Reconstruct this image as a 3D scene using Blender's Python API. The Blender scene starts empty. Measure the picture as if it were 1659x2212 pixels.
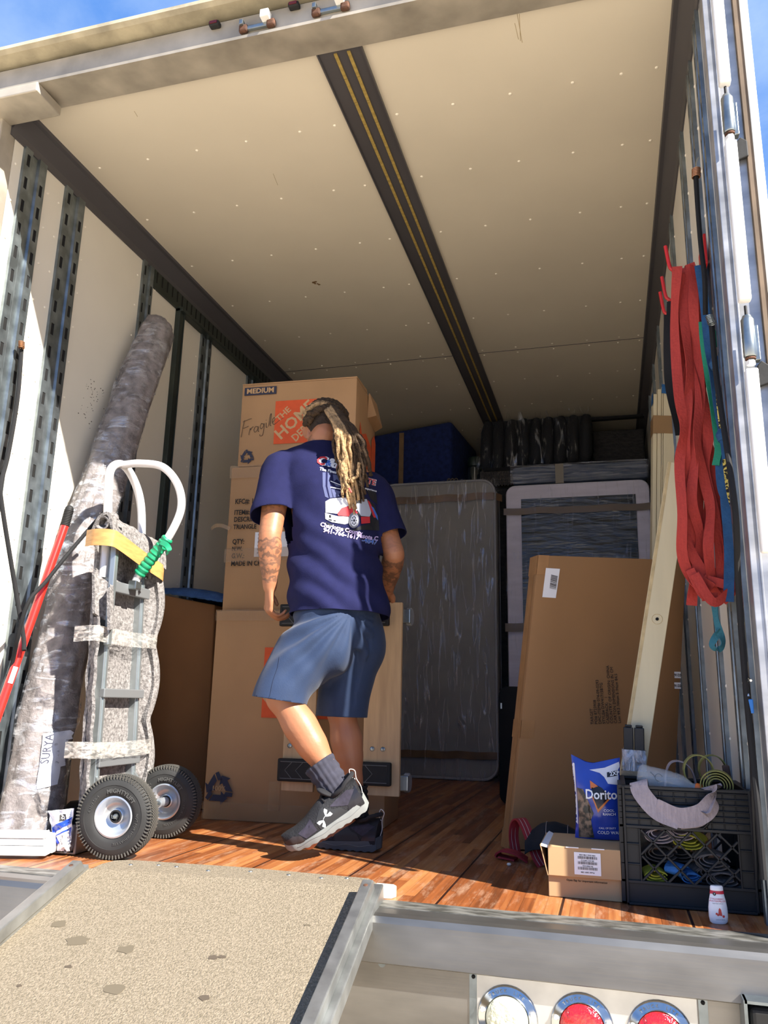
import bpy, bmesh, math, random
from mathutils import Vector, Matrix, noise
from mathutils.bvhtree import BVHTree
random.seed(11)
S = bpy.context.scene
COL = S.collection
R_ = math.radians
V = Vector

# ------------------------------------------------------------------ camera
FPX, CX, CY, CAM_H = 1720.0, 829.5, 1106.0, 0.52
_y = V((1322 - CX, 1528 - CY, FPX)).normalized()
_u = V((160, -7190, FPX)).normalized()
_z = (_u - _u.dot(_y) * _y).normalized()
_x = _y.cross(_z)
if _x.x < 0: _x = -_x
ROT = Matrix((_x, _y, _z))                      # camera (right, down, forward) -> world
camd = bpy.data.cameras.new('camera')
cam = bpy.data.objects.new('camera', camd); COL.objects.link(cam)
c0, c1, c2 = ROT @ V((1, 0, 0)), ROT @ V((0, -1, 0)), ROT @ V((0, 0, -1))
cam.matrix_world = Matrix(((c0.x, c1.x, c2.x, 0), (c0.y, c1.y, c2.y, 0), (c0.z, c1.z, c2.z, CAM_H), (0, 0, 0, 1)))
camd.sensor_fit = 'HORIZONTAL'; camd.sensor_width = 36.0; camd.lens = FPX / 1659 * 36.0
camd.clip_start = 0.02; camd.clip_end = 500
S.camera = cam

def at(u, v, y=None, x=None, z=None):
    """real-world point on the plane y=, x= or z= seen at photo position (u, v)"""
    d = ROT @ V((u - CX, v - CY, FPX)); o = V((0, 0, CAM_H))
    if y is not None: t = (y - o.y) / d.y
    elif x is not None: t = (x - o.x) / d.x
    else: t = (z - o.z) / d.z
    return o + d * t

# ------------------------------------------------------------------ light
S.view_settings.view_transform = 'Standard'; S.view_settings.look = 'None'
S.view_settings.gamma = 1; S.view_settings.use_curve_mapping = False
S.view_settings.exposure = 1.15
try:
    S.cycles.max_bounces = 12; S.cycles.diffuse_bounces = 6; S.cycles.transparent_max_bounces = 24
    S.cycles.sample_clamp_indirect = 6
except Exception: pass
SUN_DIR = V((-1, 0.50, -0.885)).normalized()
sd = bpy.data.lights.new('sun', 'SUN'); sd.energy = 7.0; sd.angle = R_(0.55); sd.color = (1.0, 0.94, 0.85)
so = bpy.data.objects.new('sun', sd); COL.objects.link(so)
so.rotation_euler = SUN_DIR.to_track_quat('-Z', 'Y').to_euler(); so.location = (3, -3, 6)
W = bpy.data.worlds.new('sky'); S.world = W; W.use_nodes = True
nt = W.node_tree; nt.nodes.clear()
def wn(t): return nt.nodes.new(t)
tc = wn('ShaderNodeTexCoord'); mp = wn('ShaderNodeMapping'); mp.inputs['Scale'].default_value = (1.2, 2.2, 3.0)
mp.inputs['Rotation'].default_value = (0.2, 0.4, 0.5)
n1 = wn('ShaderNodeTexNoise'); n1.inputs['Scale'].default_value = 2.4; n1.inputs['Detail'].default_value = 8; n1.inputs['Roughness'].default_value = 0.55
n1.inputs['Distortion'].default_value = 0.5
cr = wn('ShaderNodeValToRGB'); cr.color_ramp.elements[0].position = 0.38; cr.color_ramp.elements[1].position = 0.8
cr.color_ramp.elements[0].color = (0.10, 0.28, 0.74, 1); cr.color_ramp.elements[1].color = (0.5, 0.66, 0.92, 1)
bg = wn('ShaderNodeBackground'); bg.inputs['Strength'].default_value = 0.56; wo = wn('ShaderNodeOutputWorld')
nt.links.new(tc.outputs['Generated'], mp.inputs['Vector']); nt.links.new(mp.outputs['Vector'], n1.inputs['Vector'])
nt.links.new(n1.outputs['Fac'], cr.inputs['Fac']); nt.links.new(cr.outputs['Color'], bg.inputs['Color']); nt.links.new(bg.outputs['Background'], wo.inputs['Surface'])

# ------------------------------------------------------------------ materials
def rgb(r, g=None, b=None):
    if g is None: r, g, b = (r >> 16) & 255, (r >> 8) & 255, r & 255
    f = lambda c: (c / 255 / 12.92) if c / 255 <= 0.04045 else ((c / 255 + 0.055) / 1.055) ** 2.4
    return (f(r), f(g), f(b), 1)
MATS = {}
def mat(name, col, rough=0.6, metal=0.0, var=0.0, vscale=8.0, stretch=(1, 1, 1), bump=0.0, bscale=60.0, bstretch=(1, 1, 1), alpha=1.0, col2=None, spec=0.5, trans=0.0, sheen=0.0, coat=0.0, detail=4, ramp=(0.35, 0.7), rvar=0.0):
    if name in MATS: return MATS[name]
    m = bpy.data.materials.new(name); m.use_nodes = True; t = m.node_tree; b = t.nodes['Principled BSDF']
    c = rgb(col) if isinstance(col, int) else (*col, 1)[:4]
    b.inputs['Base Color'].default_value = c; b.inputs['Roughness'].default_value = rough; b.inputs['Metallic'].default_value = metal
    b.inputs['Specular IOR Level'].default_value = spec; b.inputs['Alpha'].default_value = alpha
    b.inputs['Transmission Weight'].default_value = trans; b.inputs['Coat Weight'].default_value = coat
    b.inputs['Sheen Weight'].default_value = sheen
    co = t.nodes.new('ShaderNodeTexCoord')
    def ns(sc, st, det=4):
        mpn = t.nodes.new('ShaderNodeMapping'); mpn.inputs['Scale'].default_value = st
        n = t.nodes.new('ShaderNodeTexNoise'); n.inputs['Scale'].default_value = sc; n.inputs['Detail'].default_value = det
        t.links.new(co.outputs['Object'], mpn.inputs['Vector']); t.links.new(mpn.outputs['Vector'], n.inputs['Vector']); return n
    if var > 0 or col2 is not None:
        n = ns(vscale, stretch, detail); r = t.nodes.new('ShaderNodeValToRGB')
        r.color_ramp.elements[0].position = ramp[0]; r.color_ramp.elements[1].position = ramp[1]
        if col2 is not None: d = rgb(col2) if isinstance(col2, int) else (*col2, 1)[:4]
        else: d = tuple(x * (1 - var) for x in c[:3]) + (1,); c = tuple(min(1, x * (1 + var * 0.5)) for x in c[:3]) + (1,)
        r.color_ramp.elements[0].color = d; r.color_ramp.elements[1].color = c
        t.links.new(n.outputs['Fac'], r.inputs['Fac']); t.links.new(r.outputs['Color'], b.inputs['Base Color'])
        if rvar:
            mr = t.nodes.new('ShaderNodeMapRange'); mr.inputs['To Min'].default_value = max(0, rough - rvar); mr.inputs['To Max'].default_value = rough + rvar
            t.links.new(n.outputs['Fac'], mr.inputs['Value']); t.links.new(mr.outputs['Result'], b.inputs['Roughness'])
    if bump > 0:
        n = ns(bscale, bstretch, 3); bp = t.nodes.new('ShaderNodeBump'); bp.inputs['Strength'].default_value = bump; bp.inputs['Distance'].default_value = 0.01
        t.links.new(n.outputs['Fac'], bp.inputs['Height']); t.links.new(bp.outputs['Normal'], b.inputs['Normal'])
    MATS[name] = m; return m

def plastic_film(name, tint=(0.75, 0.78, 0.85), stretch=(14, 14, 1.6), scale=2.0, lo=0.52, hi=0.66, base=0.10, streak=0.75, rot=(0, 0, 0), bumpst=0.6):
    """thin crinkled clear plastic: mostly see-through, milky where it creases, glossy"""
    if name in MATS: return MATS[name]
    m = bpy.data.materials.new(name); m.use_nodes = True; t = m.node_tree; t.nodes.clear(); N = t.nodes.new; L = t.links.new
    out = N('ShaderNodeOutputMaterial'); co = N('ShaderNodeTexCoord'); mpn = N('ShaderNodeMapping')
    mpn.inputs['Scale'].default_value = stretch; mpn.inputs['Rotation'].default_value = rot
    n = N('ShaderNodeTexNoise'); n.inputs['Scale'].default_value = scale; n.inputs['Detail'].default_value = 5; n.inputs['Roughness'].default_value = 0.6; n.inputs['Distortion'].default_value = 1.2
    L(co.outputs['Object'], mpn.inputs['Vector']); L(mpn.outputs['Vector'], n.inputs['Vector'])
    mr = N('ShaderNodeMapRange'); mr.inputs['From Min'].default_value = lo; mr.inputs['From Max'].default_value = hi
    mr.inputs['To Min'].default_value = base; mr.inputs['To Max'].default_value = streak; L(n.outputs['Fac'], mr.inputs['Value'])
    bp = N('ShaderNodeBump'); bp.inputs['Strength'].default_value = bumpst; bp.inputs['Distance'].default_value = 0.02; L(n.outputs['Fac'], bp.inputs['Height'])
    tr = N('ShaderNodeBsdfTransparent'); df = N('ShaderNodeBsdfDiffuse'); df.inputs['Color'].default_value = (*tint, 1)
    gl = N('ShaderNodeBsdfGlossy'); gl.inputs['Roughness'].default_value = 0.16; gl.inputs['Color'].default_value = (*tint, 1)
    L(bp.outputs['Normal'], gl.inputs['Normal'])
    m1 = N('ShaderNodeMixShader'); m1.inputs[0].default_value = 0.5; L(df.outputs[0], m1.inputs[1]); L(gl.outputs[0], m1.inputs[2])
    m2 = N('ShaderNodeMixShader'); L(mr.outputs['Result'], m2.inputs[0]); L(tr.outputs[0], m2.inputs[1]); L(m1.outputs[0], m2.inputs[2]); L(m2.outputs[0], out.inputs['Surface'])
    MATS[name] = m; return m

# ------------------------------------------------------------------ mesh building
ROOT_LOC = {}
def root_loc(o):
    while o.parent: o = o.parent
    return ROOT_LOC[o.name]
def props(o, label=None, category=None, group=None, kind=None):
    if label: o['label'] = label
    if category: o['category'] = category
    if group: o['group'] = group
    if kind: o['kind'] = kind
    return o
def thing(name, loc, label, category, group=None):
    o = bpy.data.objects.new(name, None); COL.objects.link(o); o.location = loc; o.empty_display_size = 0.1
    ROOT_LOC[o.name] = V(loc); return props(o, label, category, group)

class MB:
    def __init__(s, M=None):
        s.bm = bmesh.new(); s.M = M or Matrix.Identity(4)
    def v(s, p): return s.bm.verts.new(s.M @ V(p))
    def face(s, vs):
        try: return s.bm.faces.new(vs)
        except ValueError: return None
    def hexa(s, lo, hi):
        """eight corner points: lo = 4 (ccw from outside below), hi = 4 above them"""
        a = [s.v(p) for p in lo]; b = [s.v(p) for p in hi]
        s.face(a[::-1]); s.face(b)
        for i in range(4): s.face([a[i], a[(i + 1) % 4], b[(i + 1) % 4], b[i]])
        return s
    def box(s, x0, x1, y0, y1, z0, z1):
        s.hexa([(x0, y0, z0), (x1, y0, z0), (x1, y1, z0), (x0, y1, z0)], [(x0, y0, z1), (x1, y0, z1), (x1, y1, z1), (x0, y1, z1)]); return s
    def prism(s, poly, z0, z1, F=None):
        """poly in local xy extruded z0..z1 ; F optional extra frame"""
        M0 = s.M
        if F is not None: s.M = s.M @ F
        a = [s.v((x, y, z0)) for x, y in poly]; b = [s.v((x, y, z1)) for x, y in poly]
        s.face(a[::-1]); s.face(b); n = len(poly)
        for i in range(n): s.face([a[i], a[(i + 1) % n], b[(i + 1) % n], b[i]])
        s.M = M0; return s
    def tube(s, pts, r, seg=10, closed=False, flat=1.0, cap=True, up=None):
        pts = [V(p) for p in pts]; n = len(pts); rings = []; prev = None
        for i, p in enumerate(pts):
            if closed: t = pts[(i + 1) % n] - pts[i - 1]
            else: t = pts[min(i + 1, n - 1)] - pts[max(i - 1, 0)]
            if t.length < 1e-9: t = V((0, 0, 1))
            t.normalize()
            if prev is None:
                a = V(up) if up is not None else (V((0, 0, 1)) if abs(t.z) < 0.9 else V((1, 0, 0)))
                a = (a - a.dot(t) * t).normalized()
            else: a = (prev - prev.dot(t) * t).normalized()
            prev = a; b = t.cross(a); rr = r[i] if isinstance(r, (list, tuple)) else r
            rings.append([s.v(p + (a * math.cos(2 * math.pi * k / seg) * flat + b * math.sin(2 * math.pi * k / seg)) * rr) for k in range(seg)])
        m = n if closed else n - 1
        for i in range(m):
            A, B = rings[i], rings[(i + 1) % n]
            for k in range(seg): s.face([A[k], A[(k + 1) % seg], B[(k + 1) % seg], B[k]])
        if cap and not closed: s.face(rings[0][::-1]); s.face(rings[-1])
        return s
    def lathe(s, prof, seg=24, F=None, closed=False):
        """profile [(radius, height)] turned round local z"""
        M0 = s.M
        if F is not None: s.M = s.M @ F
        rings = []
        for r, h in prof:
            if r < 1e-6: rings.append([s.v((0, 0, h))])
            else: rings.append([s.v((r * math.cos(2 * math.pi * k / seg), r * math.sin(2 * math.pi * k / seg), h)) for k in range(seg)])
        pairs = list(zip(rings[:-1], rings[1:])) + ([(rings[-1], rings[0])] if closed else [])
        for A, B in pairs:
            for k in range(seg):
                k2 = (k + 1) % seg
                if len(A) == 1 and len(B) == 1: continue
                if len(A) == 1: s.face([A[0], B[k2], B[k]])
                elif len(B) == 1: s.face([A[k], A[k2], B[0]])
                else: s.face([A[k], A[k2], B[k2], B[k]])
        s.M = M0; return s
    def grid(s, f, nu, nv, wrapu=False):
        g = [[s.v(f(i / (nu if wrapu else nu - 1), j / (nv - 1))) for j in range(nv)] for i in range(nu)]
        for i in range(nu if wrapu else nu - 1):
            for j in range(nv - 1): s.face([g[i][j], g[(i + 1) % nu][j], g[(i + 1) % nu][j + 1], g[i][j + 1]])
        return s
    def ribbon(s, pts, w, th=0.002, side=None):
        """flat strap along pts; side = vector (or list of vectors) across the strap"""
        pts = [V(p) for p in pts]; n = len(pts); R = []
        for i, p in enumerate(pts):
            t = (pts[min(i + 1, n - 1)] - pts[max(i - 1, 0)]).normalized()
            sv = V(side[i]) if isinstance(side, list) else V(side if side is not None else (1, 0, 0))
            sv = (sv - sv.dot(t) * t)
            if sv.length < 1e-4: sv = t.orthogonal()
            sv.normalize(); nn = t.cross(sv)
            R.append([s.v(p + sv * w / 2 + nn * th / 2), s.v(p - sv * w / 2 + nn * th / 2), s.v(p - sv * w / 2 - nn * th / 2), s.v(p + sv * w / 2 - nn * th / 2)])
        for i in range(n - 1):
            for k in range(4): s.face([R[i][k], R[i][(k + 1) % 4], R[i + 1][(k + 1) % 4], R[i + 1][k]])
        s.face(R[0][::-1]); s.face(R[-1]); return s
    def build(s, name, m, parent=None, smooth=False, bevel=0.0, bseg=2, kind=None, label=None, category=None, group=None, origin=None, solid=0, angle=40, sub=0):
        bm = s.bm
        bmesh.ops.recalc_face_normals(bm, faces=bm.faces)
        if parent is not None: o0 = root_loc(parent)
        else:
            if origin is not None: o0 = V(origin)
            else:
                xs = [v.co.x for v in bm.verts]; ys = [v.co.y for v in bm.verts]; zs = [v.co.z for v in bm.verts]
                o0 = V(((min(xs) + max(xs)) / 2, (min(ys) + max(ys)) / 2, min(zs)))
        me = bpy.data.meshes.new(name)
        bm.to_mesh(me); bm.free()
        if bevel > 0 or solid or sub:
            tmp = bpy.data.objects.new('tmp', me); COL.objects.link(tmp)
            if solid:
                q = tmp.modifiers.new('s', 'SOLIDIFY'); q.thickness = solid; q.offset = 0
            if bevel > 0:
                q = tmp.modifiers.new('b', 'BEVEL'); q.width = bevel; q.segments = bseg; q.limit_method = 'ANGLE'; q.angle_limit = R_(35)
            if sub:
                q = tmp.modifiers.new('u', 'SUBSURF'); q.levels = sub; q.render_levels = sub
            me2 = bpy.data.meshes.new_from_object(tmp.evaluated_get(bpy.context.evaluated_depsgraph_get())); bpy.data.objects.remove(tmp); me2.name = name; me = me2
        me.transform(Matrix.Translation(-o0))
        if smooth:
            for p in me.polygons: p.use_smooth = True
            if angle < 179:
                try: me.set_sharp_from_angle(angle=R_(angle))
                except Exception: pass
        me.materials.clear()
        for q in (m if isinstance(m, (list, tuple)) else [m]): me.materials.append(q)
        o = bpy.data.objects.new(name, me); COL.objects.link(o)
        if parent is not None: o.parent = parent
        else: o.location = o0; ROOT_LOC[o.name] = o0
        return props(o, label, category, group, kind)

def frame(o, x, y=None, z=None):
    """frame with origin o, local x axis along x, and z (normal) given or local y given"""
    x = V(x).normalized()
    if z is not None: z = V(z); z = (z - z.dot(x) * x).normalized(); y = z.cross(x)
    else: y = V(y); y = (y - y.dot(x) * x).normalized(); z = x.cross(y)
    return Matrix(((x.x, y.x, z.x, o[0]), (x.y, y.y, z.y, o[1]), (x.z, y.z, z.z, o[2]), (0, 0, 0, 1)))
def frz(o, z, x):
    """frame whose local z runs exactly along z, local x close to x"""
    z = V(z).normalized(); x = V(x); x = (x - x.dot(z) * z).normalized(); y = z.cross(x)
    return Matrix(((x.x, y.x, z.x, o[0]), (x.y, y.y, z.y, o[1]), (x.z, y.z, z.z, o[2]), (0, 0, 0, 1)))
T = Matrix.Translation
def RX(a): return Matrix.Rotation(R_(a), 4, 'X')
def RY(a): return Matrix.Rotation(R_(a), 4, 'Y')
def RZ(a): return Matrix.Rotation(R_(a), 4, 'Z')

def text_mesh(body, size, extrude=0.0004, align='CENTER', bold=0.0, space=1.0, sx=1.0, shear=0.0, line=1.0):
    c = bpy.data.curves.new('txt', 'FONT'); c.body = body; c.size = size; c.extrude = extrude; c.align_x = align; c.align_y = 'CENTER'
    c.offset = bold * size; c.space_character = space; c.space_line = line; c.shear = shear; c.resolution_u = 2
    o = bpy.data.objects.new('txt', c); COL.objects.link(o)
    me = bpy.data.meshes.new_from_object(o.evaluated_get(bpy.context.evaluated_depsgraph_get()))
    bpy.data.objects.remove(o); bpy.data.curves.remove(c)
    if sx != 1.0: me.transform(Matrix.Scale(sx, 4, V((1, 0, 0))))
    return me
def text(body, size, M, m, parent, name='printed_text', label=None, bend=None, **k):
    """lettering lying on the plane of frame M; bend(v) maps a local point before M"""
    me = text_mesh(body, size, **k); mb = MB(); mb.bm.from_mesh(me); bpy.data.meshes.remove(me)
    for v in mb.bm.verts:
        p = V(v.co)
        if bend: p = V(bend(p))
        v.co = M @ p
    return mb.build(name, m, parent, label=label)
def wob(x, y=0.0, z=0.0, s=1.0): return noise.noise(V((x * s, y * s, z * s)))
def lerp(a, b, t): return a + (b - a) * t
def polyline(pts, n):
    """smooth curve (catmull-rom) through pts sampled n per span"""
    P = [V(p) for p in pts]; P = [P[0] * 2 - P[1]] + P + [P[-1] * 2 - P[-2]]; out = []
    for i in range(1, len(P) - 2):
        for k in range(n):
            t = k / n; a, b, c, d = P[i - 1], P[i], P[i + 1], P[i + 2]
            out.append(0.5 * ((2 * b) + (c - a) * t + (2 * a - 5 * b + 4 * c - d) * t * t + (3 * b - a - 3 * c + d) * t ** 3))
    out.append(P[-2]); return out
# ------------------------------------------------------------------ palette
M_cream = mat('cream_panel', 0xD8CFBC, 0.45, var=0.05, vscale=1.5, bump=0.03, bscale=3)
M_creamw = mat('cream_wall', 0xE0DACB, 0.4, var=0.05, vscale=2, bump=0.04, bscale=4)
M_galv = mat('galvanised_steel', 0x8A9499, 0.38, 0.85, var=0.35, vscale=14, bump=0.03, rvar=0.12)
M_cove = mat('grey_cove', 0x59575A, 0.45, 0.3, var=0.2, vscale=3, stretch=(1, .3, 1))
M_darkrail = mat('dark_rail', 0x3E4642, 0.45, 0.55, var=0.25, vscale=5)
M_black = mat('black_hole', 0x060606, 0.9)
M_rivet = mat('rivet', 0xEFE8D8, 0.35)
M_steel = mat('stainless', 0xB4B6BA, 0.38, 0.7, var=0.28, vscale=5, stretch=(1, 1, 3), bump=0.02, bscale=90, bstretch=(.05, 1, 1), rvar=0.1)
M_steelh = mat('header_steel', 0xB7AFA0, 0.5, 0.35, var=0.3, vscale=6, bump=0.02, rvar=0.1)
M_roofcap = mat('weathered_cap', 0xA89F87, 0.8, var=0.35, vscale=9, bump=0.15, bscale=40)
M_rubber = mat('black_rubber', 0x151515, 0.7, var=0.4, vscale=20, bump=0.05)
M_concrete = mat('concrete_ground', 0xDCCCB2, 0.9, var=0.2, vscale=1.2)
M_yellow = mat('yellow_stripe', 0xA8904E, 0.6, var=0.3, vscale=20, stretch=(1, 3, 1))
M_plasw = mat('white_plastic', 0xE9E9E6, 0.4)
M_zinc = mat('zinc', 0x9DA5A6, 0.32, 0.9, var=0.3, vscale=18)
M_brownrust = mat('rust', 0x5A3A28, 0.85, var=0.6, vscale=40)

def wood_floor():
    m = bpy.data.materials.new('laminated_hardwood'); m.use_nodes = True; t = m.node_tree; b = t.nodes['Principled BSDF']; N = t.nodes.new; L = t.links.new
    co = N('ShaderNodeTexCoord'); sx = N('ShaderNodeSeparateXYZ'); L(co.outputs['Object'], sx.inputs[0])
    def math_(op, a, bb=None):
        n = N('ShaderNodeMath'); n.operation = op
        for i, q in enumerate((a, bb)):
            if q is None: continue
            if isinstance(q, (int, float)): n.inputs[i].default_value = q
            else: L(q, n.inputs[i])
        return n.outputs[0]
    strip = math_('FLOOR', math_('MULTIPLY', sx.outputs['X'], 31.0))
    wn_ = N('ShaderNodeTexWhiteNoise'); wn_.noise_dimensions = '1D'; L(strip, wn_.inputs['W'])
    yy = math_('FLOOR', math_('ADD', math_('MULTIPLY', sx.outputs['Y'], 1.1), math_('MULTIPLY', wn_.outputs['Value'], 7.0)))
    w2 = N('ShaderNodeTexWhiteNoise'); w2.noise_dimensions = '2D'; cb = N('ShaderNodeCombineXYZ'); L(strip, cb.inputs[0]); L(yy, cb.inputs[1]); L(cb.outputs[0], w2.inputs['Vector'])
    mp_ = N('ShaderNodeMapping'); mp_.inputs['Scale'].default_value = (60, 2.5, 1); L(co.outputs['Object'], mp_.inputs['Vector'])
    g = N('ShaderNodeTexNoise'); g.inputs['Scale'].default_value = 1.2; g.inputs['Detail'].default_value = 6; L(mp_.outputs[0], g.inputs['Vector'])
    r = N('ShaderNodeValToRGB'); e = r.color_ramp.elements; e[0].color = rgb(0x532C15); e[1].color = rgb(0xB27A48); e[0].position = 0.2; e[1].position = 0.85
    x = e.new(0.5); x.color = rgb(0x8A4E27)
    mixv = math_('ADD', math_('MULTIPLY', w2.outputs['Value'], 0.45), math_('MULTIPLY', g.outputs['Fac'], 0.6)); L(mixv, r.inputs['Fac'])
    # pale scuffs
    mp2 = N('ShaderNodeMapping'); mp2.inputs['Scale'].default_value = (9, 2, 1); mp2.inputs['Rotation'].default_value = (0, 0, 0.5); L(co.outputs['Object'], mp2.inputs['Vector'])
    s2 = N('ShaderNodeTexNoise'); s2.inputs['Scale'].default_value = 3; s2.inputs['Detail'].default_value = 9; s2.inputs['Roughness'].default_value = 0.75; L(mp2.outputs[0], s2.inputs['Vector'])
    sr = N('ShaderNodeMapRange'); sr.inputs['From Min'].default_value = 0.50; sr.inputs['From Max'].default_value = 0.70; sr.inputs['To Max'].default_value = 0.6; L(s2.outputs['Fac'], sr.inputs['Value'])
    mx = N('ShaderNodeMix'); mx.data_type = 'RGBA'; L(sr.outputs[0], mx.inputs['Factor']); L(r.outputs['Color'], mx.inputs['A']); mx.inputs['B'].default_value = rgb(0xB79A80)
    # seams between strips and wider board seams
    fr = math_('FRACT', math_('MULTIPLY', sx.outputs['X'], 31.0)); sm = math_('LESS_THAN', fr, 0.05)
    fr2 = math_('FRACT', math_('ADD', math_('MULTIPLY', sx.outputs['X'], 3.1), 0.48)); sm2 = math_('LESS_THAN', fr2, 0.022)
    sea = math_('MAXIMUM', math_('MULTIPLY', sm, 0.35), sm2)
    mx2 = N('ShaderNodeMix'); mx2.data_type = 'RGBA'; L(sea, mx2.inputs['Factor']); L(mx.outputs['Result'], mx2.inputs['A']); mx2.inputs['B'].default_value = rgb(0x2A1208)
    L(mx2.outputs['Result'], b.inputs['Base Color']); b.inputs['Roughness'].default_value = 0.42
    bp = N('ShaderNodeBump'); bp.inputs['Strength'].default_value = 0.12; bp.inputs['Distance'].default_value = 0.004; L(g.outputs['Fac'], bp.inputs['Height']); L(bp.outputs[0], b.inputs['Normal'])
    return m
M_floor = wood_floor()

# ------------------------------------------------------------------ the trailer body
XL, XR, HC, Y0, YB = -2.22, 0.36, 2.80, 2.20, 8.6
CL, CR = -2.15, 0.29                                    # ceiling edges beside the coves
MB().box(-40, 40, -40, 40, -1.32, -1.27).build('ground', M_concrete, kind='structure', origin=(0, 0, -1.3))
MB().box(XL, XR, Y0 + 0.055, YB, -0.06, 0).build('floor', M_floor, kind='structure', origin=(0, 0, -0.06))
MB().box(XL - .03, XR + .03, Y0, YB, HC, HC + 0.06).build('ceiling', M_cream, kind='structure', origin=(0, 0, 2.8))
MB().box(XL - .05, XL, Y0 + .06, YB, -0.3, HC + .06).build('wall_left', M_creamw, kind='structure', origin=(XL, 0, 0))
MB().box(XR, XR + .05, Y0 + .07, YB, -0.3, HC + .06).build('wall_right', M_creamw, kind='structure', origin=(XR, 0, 0))
MB().box(XL, XR, YB, YB + .05, -0.3, HC + .06).build('wall_front', M_creamw, kind='structure')
for sx_, name in ((1, 'trim_1'), (-1, 'trim_2')):
    xc, xw = (CL, XL) if sx_ > 0 else (CR, XR)
    mb = MB()
    pr = [(xc, HC), (xc - .004 * sx_, HC - .012), (xc - .02 * sx_, HC - .014), (xw + .012 * sx_, HC - .075), (xw + .006 * sx_, HC - .105), (xw, HC - .105), (xw, HC)]
    a = [mb.v((x, Y0 + .03, z)) for x, z in pr]; b = [mb.v((x, YB, z)) for x, z in pr]
    for i in range(len(pr)): mb.face([a[i], a[(i + 1) % len(pr)], b[(i + 1) % len(pr)], b[i]])
    mb.face(a); mb.face(b[::-1]); mb.build(name, M_cove, kind='structure')
# ceiling light strip: dark channel with two yellow lines
mb = MB().box(-0.925, -0.765, Y0 + .04, YB, HC - .008, HC); mb.box(-0.765, -0.76, Y0 + .04, YB, HC - .014, HC); mb.box(-0.93, -0.925, Y0 + .04, YB, HC - .014, HC)
mb.build('trim_3', M_cove, kind='structure')
for i, x in enumerate((-0.862, -0.812)):
    mb = MB(); y = Y0 + .06
    while y < YB - .2:
        mb.box(x - .006, x + .006, y, y + .12, HC - .0125, HC - .008); y += .124
    mb.build('trim_%d' % (4 + i), M_yellow, kind='structure')
# rivets in the ceiling panels and seam
mb = MB()
for y in (2.62, 3.02, 3.46, 3.92, 4.4, 4.86, 4.94, 5.4, 5.9, 6.4):
    for x in (-2.09, -1.85, -1.62, -1.38, -1.14, -0.99, -0.72, -0.5, -0.28, -0.05, 0.14, 0.26):
        mb.lathe([(0, -.004), (.004, -.0035), (.006, -.0015), (.007, 0)], 8, T((x + random.uniform(-.01, .01), y, HC)))
mb.build('trim_6', M_rivet, kind='structure')
MB().box(CL, CR, 4.9, 4.904, HC - .002, HC).build('trim_7', M_cove, kind='structure')

def slotted_post(x, sgn, y0, y1, zt, name):
    """galvanised double-flange logistics post with a recessed middle and rows of slots"""
    w = y1 - y0; f = w * 0.33; mb = MB()
    d = 0.012 * sgn
    def rect(ya, yb, za, zb, xx):
        mb.face([mb.v((xx, ya, za)), mb.v((xx, yb, za)), mb.v((xx, yb, zb)), mb.v((xx, ya, zb))])
    holes = MB()
    for ya, yb, off in ((y0, y0 + f, 0.0), (y1 - f, y1, 0.02)):
        sa, sb = lerp(ya, yb, .30), lerp(ya, yb, .70); z = 0.0
        rect(ya, sa, 0, zt, x + d); rect(sb, yb, 0, zt, x + d)
        z = 0.02 + off; rect(sa, sb, 0, z, x + d)
        while z + .062 < zt:
            rect(sa, sb, z + .052, min(z + .104, zt), x + d)
            holes.box(min(x + d * .78, x + d * .9), max(x + d * .78, x + d * .9), sa - .001, sb + .001, z - .002, z + .054)
            z += .104
        if z < zt: rect(sa, sb, z, zt, x + d)
    for ya, yb, xa, xb in ((y0 + f, y0 + f * 1.12, x + d, x + d * .15), (y1 - f * 1.12, y1 - f, x + d * .15, x + d)):
        mb.face([mb.v((xa, ya, 0)), mb.v((xb, yb, 0)), mb.v((xb, yb, zt)), mb.v((xa, ya, zt))])
    rect(y0 + f * 1.12, y1 - f * 1.12, 0, zt, x + d * .15)
    for yy in (y0, y1): mb.face([mb.v((x, yy, 0)), mb.v((x + d, yy, 0)), mb.v((x + d, yy, zt)), mb.v((x, yy, zt))])
    o = mb.build(name, M_galv, kind='structure', solid=0.0012)
    h = holes.build(name + '_slots', M_black, parent=o)
n_ = 8
for y0, y1, zt in ((2.31, 2.44, HC - .1), (2.57, 2.70, HC - .1), (3.19, 3.285, HC - .1), (3.82, 3.94, 2.62), (4.44, 4.56, 2.62), (5.06, 5.18, 2.62), (5.68, 5.8, 2.62)):
    slotted_post(XL, 1, y0, y1, zt, 'trim_%d' % n_); n_ += 1
for y0, y1, zt in ((2.285, 2.375, HC - .1), (2.50, 2.60, HC - .1), (2.86, 2.95, HC - .1), (3.42, 3.52, HC - .1), (3.98, 4.08, HC - .1), (4.54, 4.64, HC - .1), (5.1, 5.2, HC - .1), (5.66, 5.76, HC - .1)):
    slotted_post(XR, -1, y0, y1, zt, 'trim_%d' % n_); n_ += 1
# perforated header rail on the left wall and the side-door frame below it
mb = MB().box(XL, XL + .012, 3.29, YB - .1, 2.60, HC - .1)
o = mb.build('trim_%d' % n_, M_darkrail, kind='structure'); n_ += 1
mb = MB(); y = 3.31
while y < 8.3:
    mb.box(XL + .0122, XL + .0135, y, y + .010, 2.635, 2.695); y += .052
mb.build('rail_slots', M_black, parent=o)
mb = MB().box(XL, XL + .03, 3.535, 3.575, 0, 2.615); mb.box(XL, XL + .045, 3.535, 6.2, 2.585, 2.605); mb.box(XL, XL + .03, 3.585, 3.592, 0, 2.60)
mb.build('trim_%d' % n_, M_darkrail, kind='structure', bevel=0.003); n_ += 1
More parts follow.
